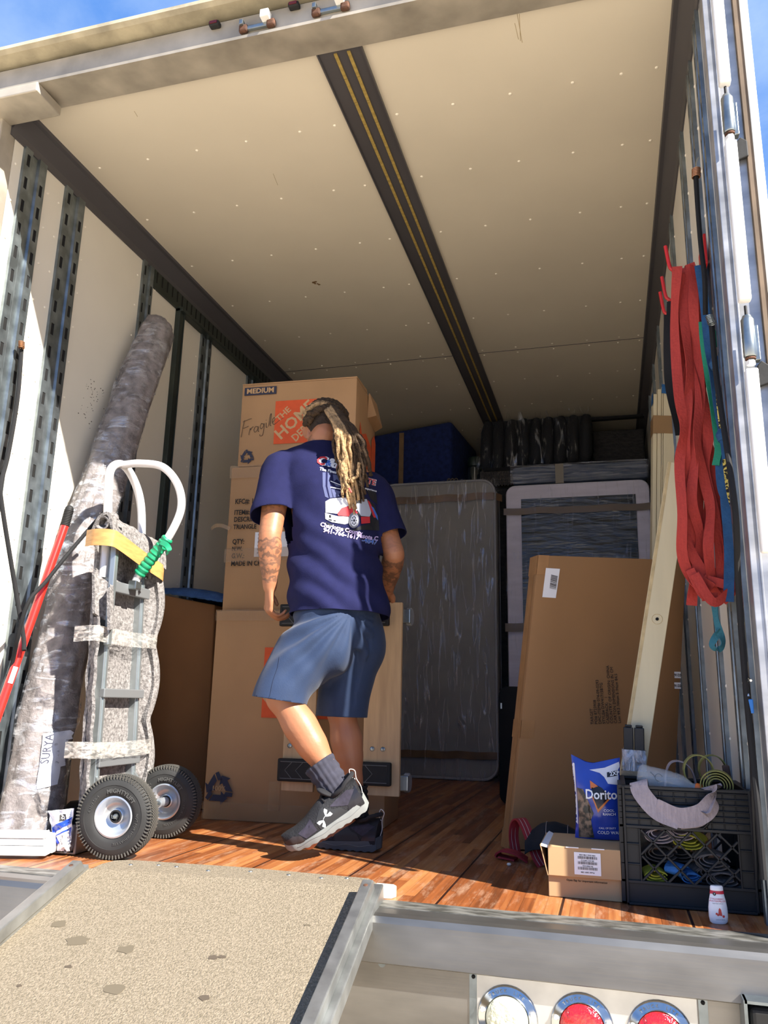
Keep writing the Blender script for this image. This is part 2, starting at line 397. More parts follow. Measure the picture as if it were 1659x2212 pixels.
# rivet lines on side walls
mb = MB()
for y in (2.28, 2.475, 2.545, 2.73, 3.16, 3.32, 3.79, 3.97, 4.41, 4.59):
    z = 0.12
    while z < 2.6:
        mb.lathe([(0, .004), (.004, .0035), (.0055, 0)], 8, frame((XL, y, z), (0, 1, 0), z=(1, 0, 0))); z += .165
for y in (2.4, 2.48, 2.62, 2.84, 2.97, 3.4, 3.54, 3.96, 4.1, 4.52, 4.66, 5.08, 5.22):
    z = 0.1
    while z < 2.6:
        mb.lathe([(0, .004), (.004, .0035), (.0065, 0)], 8, frame((XR, y, z), (0, 1, 0), z=(-1, 0, 0))); z += .165
mb.build('trim_%d' % n_, M_rivet, kind='structure'); n_ += 1
# ------------------------------------------------------------------ rear frame
# header: sloping underside, grey face, drip groove
hx0, hx1 = XL - .16, XR + .115
mb = MB()
pr = [(2.245, 2.785), (2.09, 2.765), (2.088, 2.775), (2.10, 2.779), (2.10, 2.865), (2.25, 2.865)]
a = [mb.v((hx0, y, z)) for y, z in pr]; b = [mb.v((hx1, y, z)) for y, z in pr]
for i in range(len(pr)): mb.face([a[i], a[(i + 1) % len(pr)], b[(i + 1) % len(pr)], b[i]])
mb.face(a); mb.face(b[::-1]); mb.build('trim_%d' % n_, M_steelh, kind='structure'); n_ += 1
mb = MB().box(hx0, hx1, 2.115, 2.14, 2.865, 2.885); mb.build('trim_%d' % n_, M_rubber, kind='structure'); n_ += 1
mb = MB()
pr = [(2.12, 2.883), (2.05, 2.885), (2.035, 2.895), (2.04, 2.915), (2.07, 2.935), (2.3, 2.95), (8.7, 2.95), (8.7, 2.87), (2.25, 2.87)]
a = [mb.v((hx0, y, z)) for y, z in pr]; b = [mb.v((hx1, y, z)) for y, z in pr]
for i in range(len(pr)): mb.face([a[i], a[(i + 1) % len(pr)], b[(i + 1) % len(pr)], b[i]])
mb.face(a); mb.face(b[::-1]); mb.build('trim_%d' % n_, M_roofcap, kind='structure'); n_ += 1
# corner gusset at the left end of the header
P = [at(0, 210, y=2.16), at(98, 203, y=2.16), at(122, 230, y=2.19), at(0, 246, y=2.19)]
mb = MB(); mb.box(hx0, -1.985, 2.085, 2.225, 2.728, 2.768)
mb.build('trim_%d' % n_, M_steelh, kind='structure', bevel=.004); n_ += 1
# rear posts
mb = MB().box(XL - .16, XL + .001, 2.18, 2.26, -0.3, 2.78)
mb.build('trim_%d' % n_, M_steelh, kind='structure', bevel=.006); n_ += 1
mb = MB().box(XR - .001, XR + .082, 2.2, 2.27, -0.3, 2.78); mb.box(XR + .02, XR + .026, 2.196, 2.2, 0, 2.78)
mb.build('trim_%d' % n_, M_steel, kind='structure', bevel=.006, bseg=3); n_ += 1
mb = MB().box(XR + .082, XR + .098, 2.185, 2.27, -.3, 2.86); mb.build('trim_%d' % n_, mat('brown_seal', 0x6B5A48, .7, var=.3, vscale=8), kind='structure'); n_ += 1
# threshold and bumper
mb = MB(); pr = [(Y0 + .055, 0.0), (2.125, 0.0), (2.108, -.004), (2.10, -.018), (2.09, -.105), (2.10, -.11), (2.13, -.112), (2.13, -.5), (Y0 + .055, -.5)]
N = 1
x0, x1 = XL - .16, XR + .1
a = [mb.v((x0, y, z)) for y, z in pr]; b = [mb.v((x1, y, z)) for y, z in pr]
for i in range(len(pr)): mb.face([a[i], a[(i + 1) % len(pr)], b[(i + 1) % len(pr)], b[i]])
mb.face(a); mb.face(b[::-1])
M_bump = mat('brushed_stainless', 0x868480, 0.4, 0.85, var=0.35, vscale=4, stretch=(.6, 1, 2), bump=0.03, bscale=160, bstretch=(.04, 1, 1), rvar=0.12)
mb.build('trim_%d' % n_, M_bump, kind='structure'); n_ += 1
mb = MB().box(x0 + .16, x1 - .1, 2.18, 2.2555, 0, .0015)
mb.build('trim_%d' % n_, mat('worn_threshold', 0x8C8B85, 0.5, 0.5, col2=0x56554F, vscale=16, stretch=(1, 3, 1), detail=8, ramp=(.4, .62)), kind='structure'); n_ += 1

# stains and scratches on the ceiling panel, scuffs on the left wall
random.seed(3)
mb = MB(); p = at(683, 612, z=HC)
for k in range(5):
    c_ = (p.x + random.uniform(-.012, .012), p.y + random.uniform(-.02, .02)); r_ = random.uniform(.005, .011)
    mb.prism([(c_[0] + r_ * random.uniform(.5, 1.2) * math.cos(R_(a)), c_[1] + r_ * random.uniform(.5, 1.2) * math.sin(R_(a))) for a in range(0, 360, 45)], HC - .0012, HC + .001)
mb.build('trim_%d' % n_, mat('brown_stain', 0x7A5A34, .8, var=.4, vscale=60), kind='structure'); n_ += 1
mb = MB()
for u0, v0, u1, v1 in ((1117, 28, 1128, 92), (1122, 30, 1124, 88), (1112, 50, 1120, 85), (590, 375, 600, 400), (290, 240, 297, 252)):
    mb.tube([at(u0, v0, z=HC), at(u1, v1, z=HC)], .0010, 4)
mb.build('trim_%d' % n_, mat('scratch', 0xA89878, .7), kind='structure'); n_ += 1
mb = MB()
for k in range(46):
    u, v = random.gauss(195, 14), random.gauss(865, 30)
    p = at(u, v, x=XL); r_ = random.uniform(.0012, .004)
    mb.prism([(p.y + r_ * math.cos(R_(a)), p.z + r_ * random.uniform(.5, 1) * math.sin(R_(a))) for a in range(0, 360, 60)], XL - .001, XL + .0008, Matrix(((0, 0, 1, 0), (1, 0, 0, 0), (0, 1, 0, 0), (0, 0, 0, 1))))
mb.build('trim_%d' % n_, mat('wall_scuff', 0x6E675A, .8), kind='structure'); n_ += 1
# ------------------------------------------------------------------ cargo at the back
M_mgrey = mat('grey_mattress_fabric', 0xA09D97, 0.9, var=0.12, vscale=5)
M_mpipe = mat('light_piping', 0xA9A9AC, 0.7)
M_mwhite = mat('white_mattress_fabric', 0xECE8F6, 0.9, var=0.08, vscale=4, stretch=(1, 1, 6))
M_blackfilm = mat('black_cover_film', 0x1C2528, 0.28, bump=1.0, bscale=5, bstretch=(1.2, 1, 6), spec=0.8)
M_tape = mat('brown_packing_tape', 0x7E6346, 0.3, var=0.25, vscale=9, spec=0.6)
M_tapel = mat('tan_packing_tape', 0xA88A68, 0.35, var=0.2, vscale=9)
M_film = plastic_film('clear_film', tint=(.72,.72,.76), base=.03, streak=.6, lo=.53, hi=.66)
M_filmtight = plastic_film('stretch_wrap', stretch=(2, 2, 26), lo=0.45, hi=0.75, base=0.08, streak=0.6)
M_blanket = mat('blue_moving_blanket', 0x16285E, 0.95, var=0.35, vscale=30, bump=0.4, bscale=45)
M_wicker = mat('dark_wicker', 0x23201E, 0.7, var=0.7, vscale=26, stretch=(1, 1, 2.4), bump=0.6, bscale=60)
M_dark = mat('black_fabric', 0x0F0F12, 0.85, var=0.3, vscale=10)

def rrect(x0, x1, z0, z1, r, n=5):
    out = []
    for cx, cz, a0 in ((x1 - r, z0 + r, -90), (x1 - r, z1 - r, 0), (x0 + r, z1 - r, 90), (x0 + r, z0 + r, 180)):
        for k in range(n + 1):
            a = R_(a0 + 90 * k / n); out.append((cx + r * math.cos(a), cz + r * math.sin(a)))
    return out
FXZ = lambda y: Matrix(((1, 0, 0, 0), (0, 0, -1, y), (0, 1, 0, 0), (0, 0, 0, 1)))      # local xy -> world xz, local z -> -y
def slab(x0, x1, y0, y1, z0, z1, r): return MB().prism(rrect(x0, x1, z0, z1, r), 0, y1 - y0, FXZ(y1))
def film_shell(x0, x1, y0, y1, z0, z1, seed, amp=0.012, nx=60, nz=90, rr=.1, depth=True):
    """crinkled sheet over the front and edges of a slab"""
    mb = MB()
    def f(u, w):
        x = lerp(x0 - .06, x1 + .06, u); z = lerp(z0, z1 + .03, w); y = y0 - .006
        ex = max(0, x0 - x, x - x1); ez = max(0, z - z1)
        y += (ex * 2.6 + ez * 3) if depth else 0
        x = min(max(x, x0 - .015 - wob(z, seed, 0, 9) * .01), x1 + .015 + wob(z, seed, 1, 7) * .015); z = min(z, z1 + .012)
        tw = wob(x * 7 + (z1 - z) * .8, z * .7, seed, 1.0) + .5 * wob(x * 22, z * 2.5, seed + 3, 1)
        return (x, y - abs(tw) * amp * 1.6, z)
    return mb.grid(f, nx, nz)

# grey mattress in clear film
t = thing('mattress', (-1.19, 5.88, 0), 'grey mattress on end in clear plastic film, piped edge, taped near its top', 'mattress')
slab(-1.66, -0.775, 5.77, 5.99, 0.01, 2.17, .10).build('mattress_body', M_mgrey, t, bevel=.02, smooth=True)
for yy in (5.766, 5.985):
    MB().tube([(x, yy, z) for x, z in rrect(-1.655, -0.78, .012, 2.165, .10)], .009, 6, closed=True).build('piping', M_mpipe, t, smooth=True)
film_shell(-1.66, -.775, 5.765, 5.99, .0, 2.175, 3, amp=.02).build('plastic_film', M_film, t, smooth=True, angle=60)
for z, h in ((2.0, .055), (.14, .05)):
    mb = MB()
    mb.grid(lambda u, w: (lerp(-1.675, -.735, u), 5.752 + max(0, u - .955) * 2.2 + .004 * wob(u * 20, w, z), z + h * w + .012 * u + .008 * wob(u * 4, 0, z, 2)), 40, 3)
    mb.build('packing_tape', M_tape, t, smooth=True, solid=.001)

# white mattress with black rectangle
t = thing('mattress', (-0.17, 5.88, 0), 'white mattress on end with black panel, wrapped and taped, behind tall brown carton', 'mattress')
slab(-0.70, 0.325, 5.78, 6.0, 0.01, 2.12, .07).build('mattress_body', M_mwhite, t, bevel=.025, smooth=True)
MB().grid(lambda u, w: (lerp(-.585, .225, u), 5.772 - .006 * abs(wob(u * 3 + w * 5, w * 9, 5)), lerp(.3, 2.005, w)), 40, 60).build('black_panel', M_blackfilm, t, smooth=True, solid=.002)
film_shell(-.70, .320, 5.765, 6.0, .0, 2.112, 9, amp=.008).build('plastic_film', plastic_film('clear_film_light', base=.0, streak=.3, lo=.56, hi=.76), t, smooth=True, angle=60)
for z, h in ((1.885, .05), (1.03, .06)):
    MB().grid(lambda u, w: (lerp(-.712, .335, u), 5.755 + .003 * wob(u * 20, w, z), z + h * w + .01 * wob(u * 3, 0, z, 2)), 40, 3).build('packing_tape', mat('translucent_tape', 0x8E7C66, .3, alpha=.72), t, smooth=True, solid=.001)

# blue blanket-wrapped tall cargo on top of the load
t = thing('blanket_wrapped_cabinet', (-1.45, 6.3, 2.2), 'tall piece wrapped in dark blue moving blanket, on the load beneath the ceiling', 'wrapped furniture')
mb = MB()
x0, x1 = -1.87, -1.155
mb.hexa([(x0, 6.1, 2.19), (x1, 6.02, 2.19), (x1 + .12, 6.7, 2.19), (x0, 6.75, 2.19)], [(x0, 6.1, 2.70), (x1, 6.02, 2.755), (x1 + .10, 6.7, 2.70), (x0, 6.75, 2.66)])
mb.build('blanket', M_blanket, t, bevel=.03, bseg=3, smooth=True)
MB().grid(lambda u, w: (lerp(-1.60, -1.56, u), 6.068 - .05 * (u * .06) - .016 + .003 * wob(w * 9, u, 1), lerp(2.18, 2.69, w)), 3, 20).build('packing_tape', M_tape, t, smooth=True, solid=.001)
mb = MB()
for k in range(3):
    mb.tube(polyline([(-1.20 + .01 * k, 6.0, 2.2), (-1.17 + .03 * k, 5.985, 2.255), (-1.135 + .02 * k, 5.99, 2.205)], 5), .007, 6, flat=.4)
mb.build('blanket_knot', mat('tan_strap', 0x8A7A60, .8), t, smooth=True)
# supports that the back load stands on: stacked dark wicker pieces
t = thing('wicker_chest', (-.5, 6.5, 0), 'dark woven wicker chest behind the two mattresses', 'chest')
MB().box(-1.95, .33, 6.06, 6.8, 0.002, 2.185).build('woven_body', M_wicker, t, bevel=.02)
mb = MB()
for k in range(21):
    for j in range(9):
        x = -.93 + k * .012; z = 2.19 + j * .014
        mb.box(x, x + .0095, 6.035, 6.06, z + (.007 if k % 2 else 0), z + .0115 + (.007 if k % 2 else 0))
mb.build('wicker_basket', mat('wicker_strands', 0x4A443C, .6, var=.4, vscale=60), label='dark wicker rim showing between grey mattress corner and blue wrapped bundle', category='basket')
# clear glass jar / lamp
t = thing('glass_lantern', (-.985, 6.12, 2.19), 'small glass lantern with dark lid standing between blue bundle and black bundle', 'lantern')
MB().lathe([(.0, 0), (.05, 0), (.055, .02), (.055, .17), (.045, .19)], 20, T((-.985, 6.12, 2.19))).build('glass_body', mat('smoky_glass', 0x303636, .08, spec=.9, coat=.6), t, smooth=True)
MB().lathe([(.055, .19), (.058, .20), (.058, .25), (.05, .265), (0, .27)], 20, T((-.985, 6.12, 2.19))).build('lid', mat('dark_green_lid', 0x14251E, .4), t, smooth=True)
MB().box(-.978, -.972, 6.055, 6.06, 2.2, 2.36).build('handle_bar', mat('pale_metal', 0xA9A79C, .35, .6), t)
# black wrapped cushions
t = thing('wrapped_cushion_stack', (-.47, 6.2, 2.33), 'row of dark upright cushions bundled in crinkled film beneath the ceiling', 'wrapped cushions')
mb = MB()
for k in range(9):
    u = k / 8; xt = lerp(-.875, -.10, u); xb = lerp(-.895, -.12, u)
    mb.tube([(xb, 6.12, 2.36 + .02 * u), (lerp(xb, xt, .3), 6.10, 2.42), (lerp(xb, xt, .8), 6.11, 2.66), (xt, 6.15, 2.75)], [.035, .05, .05, .035], 12)
mb.box(-.9, -.1, 6.14, 6.6, 2.34, 2.76)
mb.build('cushions', mat('black_cushion', 0x121315, .8), t, smooth=True)
mb = MB()
mb.grid(lambda u, w: (lerp(-.935, -.075, u) + .02 * wob(w * 3, 4) - .03 * (1 - w) * (1 - u), 6.055 - .018 * abs(wob(u * 12, w * 3, 2)) , lerp(2.335 + .045 * u, 2.80 + .03 * math.sin(u * 9) * u, w)), 70, 40)
mb.build('plastic_film', plastic_film('clear_film_dark', tint=(.5, .52, .55), base=.02, streak=.7, lo=.56, hi=.7, stretch=(11, 11, 2), rot=(0, .25, 0)), t, smooth=True, angle=70)
MB().box(-.9, .33, 6.02, 6.2, 2.31, 2.335).build('shelf_board', M_dark, t)
# dark woven panel at right top
t = thing('wicker_screen', (.13, 6.3, 2.2), 'black woven panel on the load at the right below the ceiling', 'wicker panel')
MB().box(-.06, .33, 6.25, 6.5, 2.336, 2.66).build('woven_panel', M_wicker, t, bevel=.01)
MB().box(-.06, .35, 6.2, 6.25, 2.74, 2.76).build('top_bar', M_dark, t)
# long blue-grey wrapped bundles lying on the mattress tops
t = thing('wrapped_rolls', (-.2, 5.9, 2.13), 'long bundle in blue blanket and stretch wrap lying on the white mattress', 'wrapped bundle')
mb = MB().box(-.66, .325, 5.86, 6.03, 2.146, 2.285); o = mb.build('blanket', mat('grey_blue_blanket', 0x2C3D5C, .9, col2=0x4E5A68, vscale=6, stretch=(1, 1, 5)), t, bevel=.03, smooth=True)
MB().grid(lambda u, w: (lerp(-.67, .33, u), 5.852 - .008 * abs(wob(u * 9, w * 12, 4)), lerp(2.146, 2.29, w)), 60, 12).build('stretch_wrap', M_filmtight, t, smooth=True)
MB().box(-.335, -.275, 5.845, 5.852, 2.135, 2.285).build('packing_tape', mat('pale_tape', 0x8C8474, .3), t)
# ------------------------------------------------------------------ cartons
M_card = mat('corrugated_card', 0xB08A62, 0.85, var=0.1, vscale=3, bump=0.05, bscale=30, bstretch=(6, 6, .3))
M_card2 = mat('smooth_brown_card', 0x9A7248, 0.8, var=0.08, vscale=2, bump=0.04, bscale=40)
M_card_s = mat('carton_edge', 0xC39A70, 0.8, var=0.12, vscale=6)
M_cardd = mat('dull_brown_card', 0x8E6238, 0.85, var=0.12, vscale=3)
M_orange = mat('orange_print', 0xD8572A, 0.75, var=0.08, vscale=30)
M_kraft = mat('kraft_lettering', 0xC4A074, 0.8)
M_ink = mat('black_ink', 0x2A2622, 0.8)
M_navyink = mat('navy_ink', 0x343648, 0.8)
M_white = mat('white_label', 0xE8E8EA, 0.6)
M_cleart = mat('clear_packing_tape', 0xC4A37A, 0.2, alpha=0.32, spec=0.7, bump=0.5, bscale=40, bstretch=(4, 1, .4))

def carton(name, label, C, w, d, h, ang, m=M_card, seam=True, lean=None, bev=.004, bulge=.006):
    """closed carton, front-left-bottom corner at C, front face along local x, depth local y"""
    M = T(V(C)) @ RZ(ang)
    if lean is not None: M = T(V(C)) @ RZ(ang) @ lean
    tt = thing(name, tuple(C), label, 'box')
    mb = MB(M)
    def q(f, nu=6, nv=6): mb.grid(f, nu, nv)
    b = lambda u, v: bulge * math.sin(math.pi * u) * math.sin(math.pi * v)
    q(lambda u, v: (u * w, -b(u, v), v * h)); q(lambda u, v: (u * w, d + b(u, v), v * h))
    q(lambda u, v: (-b(u, v), u * d, v * h)); q(lambda u, v: (w + b(u, v), u * d, v * h))
    q(lambda u, v: (u * w, v * d, h + b(u, v) * .5)); q(lambda u, v: (u * w, v * d, 0))
    bmesh.ops.remove_doubles(mb.bm, verts=mb.bm.verts, dist=.0005)
    mb.build('carton_body', m, tt, bevel=bev, smooth=True)
    return tt, M
def front(M, off=.0015): return M @ Matrix(((1, 0, 0, 0), (0, 0, 1, -off), (0, 1, 0, 0), (0, 0, 0, 1))) @ Matrix.Diagonal((1, 1, -1, 1))
def plate(tt, F, poly, m, name, th=.0012, label=None): return MB(F).prism(poly, -th / 2, th / 2).build(name, m, tt, label=label)
def recycle(tt, F, cx, cy, s, m=M_navyink):
    mb = MB(F)
    for k in range(3):
        K = T((cx, cy, 0)) @ RZ(120 * k)
        mb.prism([(-.42 * s, -.52 * s), (.12 * s, -.52 * s), (.12 * s, -.68 * s), (.44 * s, -.38 * s), (.12 * s, -.1 * s), (.12 * s, -.26 * s), (-.24 * s, -.26 * s)], 0, .001, K)
        mb.prism([(-.60 * s, -.40 * s), (-.47 * s, -.50 * s), (-.28 * s, -.23 * s), (-.40 * s, -.03 * s)], 0, .001, K)
    mb.build('recycling_mark', m, tt)
    text('100%', .30 * s, F @ T((cx, cy, .0008)), M_kraft, tt, bold=.01)
def home_logo(tt, F, x0, y0, s, full=True):
    plate(tt, F, [(x0, y0), (x0 + s, y0), (x0 + s, y0 + s), (x0, y0 + s)], M_orange, 'orange_square')
    D = F @ T((x0 + s / 2, y0 + s / 2, .001)) @ RZ(43)
    text('THE', .20 * s, D @ T((-.10 * s, .34 * s, 0)), M_kraft, tt, bold=.02, sx=1.05)
    text('HOME', .37 * s, D @ T((0, .04 * s, 0)), M_kraft, tt, bold=.022, sx=1.02)
    text('DEPOT', .25 * s, D @ T((.02 * s, -.28 * s, 0)), M_kraft, tt, bold=.02, sx=.86)

# large bottom carton
A = at(433, 1768, z=0); A.z = 0.002
A = V((-1.765, 3.39, .002)); ang = 5
t, M = carton('moving_box', 'large brown moving carton on the floor, bottom of the stack behind the man', A, .82, .33, .918, 4)
F = front(M, .008)
home_logo(t, F, .25, .44, .31)
recycle(t, F, .07, .13, .10)
MB(F).grid(lambda u, v: (lerp(.0, .82, u), .918 - .05 * v + .004, .002 + .0015 * wob(u * 30, v * 3)), 60, 3).build('packing_tape', M_cleart, t, smooth=True, label='clear tape over the top edge')
MB(F).grid(lambda u, v: (lerp(.0, .82, u), .075 * v - .0, .002 + .005 * abs(wob(u * 22, v * 5))), 80, 5).build('packing_tape', M_cleart, t, smooth=True, label='crinkled clear tape along the bottom')
MB(F).grid(lambda u, v: (.305 + .05 * u, .05 + .12 * v, .003 + .002 * wob(u * 4, v * 8)), 5, 12).build('packing_tape', M_cleart, t, smooth=True)
# middle carton
t, M = carton('shipping_carton', 'brown shipping carton printed KFC, middle of the stack, behind the man\'s arm', V((-1.77, 3.45, .923)), .58, .38, .715, 3, bulge=.01)
F = front(M, .012)
for s_, z, x, sz in (('KFC#: 1809', .535, .035, .036), ('ITEM#:', .48, .035, .034), ('K7', .487, .145, .065), ('DESCRIPTION', .445, .035, .034), ('TRIANGLE', .408, .035, .032), ('QTY:', .335, .035, .034), ('N.W.', .30, .035, .03), ('G.W.:', .265, .035, .034), ('MADE IN CHINA', .228, .035, .034)):
    text(s_, sz, F @ T((x, z, .001)), M_ink, t, align='LEFT', sx=.8, bold=.018)
plate(t, F, [(.15, .26), (.33, .26), (.33, .38), (.15, .38)], M_white, 'paper_label')
for k in range(6): text('packing list ' + 'no. item qty'[0:12], .012, F @ T((.165, .37 - k * .018, .001)), M_ink, t, align='LEFT')
MB(F).grid(lambda u, v: (lerp(-.002, .5, u), lerp(.235, .30, v) + .01 * u, .0018 + .002 * abs(wob(u * 14, v * 4))), 40, 5).build('packing_tape', M_cleart, t, smooth=True)
MB(F).grid(lambda u, v: (lerp(-.002, .5, u), lerp(.655, .72, v), .0018 + .002 * abs(wob(u * 14, v * 4))), 40, 5).build('packing_tape', M_cleart, t, smooth=True)
MB(F).ribbon(polyline([(.02, .40, .004), (-.02, .415, .01), (-.06, .418, .0), (-.085, .405, -.01)], 4), .018, .001, side=(0, 1, 0)).build('loose_tape_end', M_cleart, t, smooth=True)
# top carton
t, M = carton('moving_box', 'medium brown moving carton marked Fragile, topmost of the stack beside the man\'s head', V((-1.74, 3.45, 1.642)), .60, .40, .43, 3, bulge=.004)
F = front(M, .006)
mb = MB(F); plate(t, F, [(.015, .37), (.185, .37), (.185, .412), (.015, .412)], M_navyink, 'printed_band')
text('MEDIUM', .037, F @ T((.10, .391, .0012)), M_kraft, t, bold=.03, sx=1.05)
home_logo(t, F, .185, .105, .225)
recycle(t, F, .05, .045, .055)
mb = MB(F)
for st in ([(0,.0),(.006,.05),(.012,.088)],[(.004,.080),(.03,.090),(.05,.096)],[(.004,.045),(.022,.050),(.036,.056)],[(.040,.010),(.046,.045),(.048,.036),(.056,.050),(.064,.050)],[(.086,.050),(.074,.052),(.066,.036),(.072,.022),(.084,.034),(.088,.052),(.088,.028),(.094,.026)],[(.116,.062),(.104,.066),(.098,.050),(.104,.038),(.114,.050),(.118,.066),(.118,.034),(.112,.004),(.100,.002),(.098,.010)],[(.128,.068),(.130,.046),(.136,.046)],[(.127,.082),(.129,.084)],[(.142,.048),(.148,.108),(.154,.112),(.152,.08),(.150,.056),(.156,.052)],[(.160,.068),(.172,.080),(.174,.090),(.166,.092),(.160,.074),(.168,.058),(.182,.064),(.196,.076),(.222,.092)]):
    mb.tube([(p.x + .012, p.y + .150, .0008) for p in polyline([(x_, y_, 0) for x_, y_ in st], 5)], .0013, 4)
mb.build('handwritten_lettering', mat('marker_pen', 0x4A4038, .8), t, label='thin pen lettering reading Fragile')
R2 = M @ T((.606, 0, 0)) @ RZ(90); F2 = front(R2, .001)
plate(t, F2, [(.06, .02), (.30, .02), (.30, .16), (.18, .20), (.10, .17), (.06, .22)], M_orange, 'orange_square')
plate(t, F2, [(.31, .02), (.39, .02), (.39, .21), (.36, .25), (.31, .21)], M_orange, 'orange_square')
MB(M).hexa([(.0, .0, .43), (.60, .0, .43), (.60, .22, .43), (0, .22, .43)], [(.0, .0, .436), (.60, .0, .437), (.595, .22, .456), (0.01, .22, .449)]).build('flap', M_card, t)
MB(M).hexa([(.602, .22, .30), (.606, .22, .43), (.606, .39, .43), (.602, .39, .28)], [(.65, .22, .31), (.61, .22, .436), (.61, .39, .437), (.645, .38, .30)]).build('flap', M_card, t)

# tall thin carton leaning on the right ("TARGET" print)
BL = V((-.385, 3.13, .004)); BR = V((.20, 3.455, .004)); TL = at(1163, 1199, y=3.165)
pn = (BR - BL).cross(TL - BL).normalized()
if pn.y > 0: pn = -pn
def on_front(u, v):
    d = ROT @ V((u - CX, v - CY, FPX)); o = V((0, 0, CAM_H)); return o + d * ((BL - o).dot(pn) / d.dot(pn))
TR = on_front(1508, 1211)
if TR.x > .325: TR = TL.lerp(TR, (.325 - TL.x) / (TR.x - TL.x))
t = thing('flat_pack_carton', tuple(BL), 'tall thin brown carton printed TARGET leaning by the right wall', 'box')
bd_ = -pn * .078
Q = lambda u, v, w: (BL * (1 - u) + BR * u) * (1 - v) + (TL * (1 - u) + TR * u) * v + bd_ * w
mb = MB()
for f in (lambda u, v: Q(u, v, 0), lambda u, v: Q(u, v, 1), lambda u, v: Q(0, v, u), lambda u, v: Q(1, v, u), lambda u, v: Q(u, 1, v), lambda u, v: Q(u, 0, v)): mb.grid(f, 8, 8)
bmesh.ops.remove_doubles(mb.bm, verts=mb.bm.verts, dist=.0005)
mb.build('carton_body', M_card2, t, bevel=.004, smooth=True)
F = frame(BL + pn * .0022, BR - BL, z=pn)
def tgt(u, v): return F.inverted() @ on_front(u, v)
a, b, c, d = tgt(1179, 1227), tgt(1209, 1229), tgt(1200, 1292), tgt(1171, 1290)
plate(t, F, [(p.x, p.y) for p in (a, b, c, d)], M_white, 'paper_label', label='white barcode label')
O_ = tgt(1194, 1258); Lf = F @ T((O_.x, O_.y, .001)) @ RZ(math.degrees(math.atan2((d - a).y, (d - a).x)))
mb = MB(Lf); x = -.028; random.seed(5)
while x < .026:
    wv = random.choice((.0012, .002, .003)); mb.box(x, x + wv, -.012, .016, 0, .0004); x += wv + random.choice((.0015, .0022))
mb.build('barcode', M_ink, t)
O_ = tgt(1305, 1515)
Lt = F @ T((O_.x, O_.y, .0008)) @ RZ(93)
text('TARGET\nPO# 8723908\nDPC-ITEM# 074-09-0293\nSTYLE# DW41715BTG\nCASEPACK:   1\nCOUNTRY OF ORIGIN: CHINA\nCARTON DIMENSIONS IN CM\nLcm 99.5 /Wcm 5 /Hcm 84.5', .0170, Lt @ T((-.085, 0, 0)), M_ink, t, align='LEFT', line=.98, sx=.95)
for (u, v) in ((1463, 1458), (1463, 1481)):
    O_ = tgt(u, v); plate(t, F @ T((O_.x, O_.y, 0)), [(-.014, -.0125), (.014, -.0125), (.014, .0125), (-.014, .0125)], M_white, 'paper_label', label='white sticker reading 0216')
    text('0216', .0155, F @ T((O_.x, O_.y, .001)) @ RZ(180), M_ink, t, bold=.02)
mb = MB()
for v0, v1, u1 in ((.93, 1.0, .07), (.36, .42, .08), (.0, .06, .05)):
    mb.grid(lambda u, v: Q(u1 * u, lerp(v0, v1, v), 0) + pn * .0012, 3, 3); mb.grid(lambda u, v: Q(0, lerp(v0, v1, v), u) - (BR - BL).normalized() * .0012, 3, 3)
mb.grid(lambda u, v: Q(0, v, lerp(.3, .75, u)) - (BR - BL).normalized() * .0008, 3, 12)
mb.grid(lambda u, v: Q(u, 1, lerp(.2, .8, v)) + V((0, 0, .0012)), 12, 3)
mb.build('packing_tape', mat('glossy_brown_tape', 0xA67C52, .22, var=.15, vscale=12), t)

# carton at far left behind the hand truck with a blue quilt over it
P0, P1, P2, P3 = V((-2.19, 3.52, .003)), V((-1.90, 3.66, .003)), V((-1.93, 3.68, .985)), V((-2.20, 3.54, 1.03))
t = thing('carton', tuple(P0), 'plain brown carton behind the padded hand truck, left of the moving boxes', 'box')
mb = MB(); bk = V((-.10, .50, 0)); bk2 = V((.0, .5, 0))
mb.hexa([P0, P1, P1 + bk2, P0 + bk2 * .9], [P3, P2, P2 + bk2, P3 + bk2 * .9]); mb.build('carton_body', M_cardd, t, bevel=.006)
t = thing('blue_quilt', (-2.05, 3.8, 1.0), 'bright blue quilt lying on top of the brown carton at the left', 'quilt')
mb = MB(); mb.grid(lambda u, v: (lerp(-2.19, -1.86, u) + .012 * wob(v * 9, 2), 3.57 + .42 * v + .05 * u, lerp(1.04, .995, u) + .05 * math.sin(math.pi * min(1, v * 1.2)) ** .5 * math.sin(math.pi * (.08 + .84 * u)) ** .4 + .006 * wob(u * 20, v * 12)), 30, 16)
mb.build('quilt_cloth', mat('blue_quilt', 0x3A6196, .9, bump=.5, bscale=50, var=.2, vscale=20), t, smooth=True, solid=.01)
# thin cardboard sheet leaning
t_ = MB().hexa([V((-2.05, 3.30, .003)), V((-1.985, 3.31, .003)), V((-2.0, 3.34, .003)), V((-2.06, 3.33, .003))], [V((-2.17, 3.40, .50)), V((-2.105, 3.41, .50)), V((-2.115, 3.44, .50)), V((-2.175, 3.43, .50))])
t_.build('cardboard_sheet', mat('pale_card', 0xB89468, .85), label='narrow cardboard strip leaning on the carton behind the tyre', category='cardboard')
# cream foam panel leaning on left wall
mb = MB(); a_ = V((-2.17, 2.98, .003)); b_ = V((-2.0, 3.34, .003)); c_ = V((-2.08, 3.36, .86)); d_ = V((-2.205, 3.02, .86)); off = V((-.012, .02, 0))
mb.hexa([a_, b_, b_ + off, a_ + off], [d_, c_, c_ + off, d_ + off])
mb.build('foam_board', mat('cream_board', 0xE0D6C0, .7), bevel=.004, label='cream board standing on the floor between rug roll and hand truck', category='board')

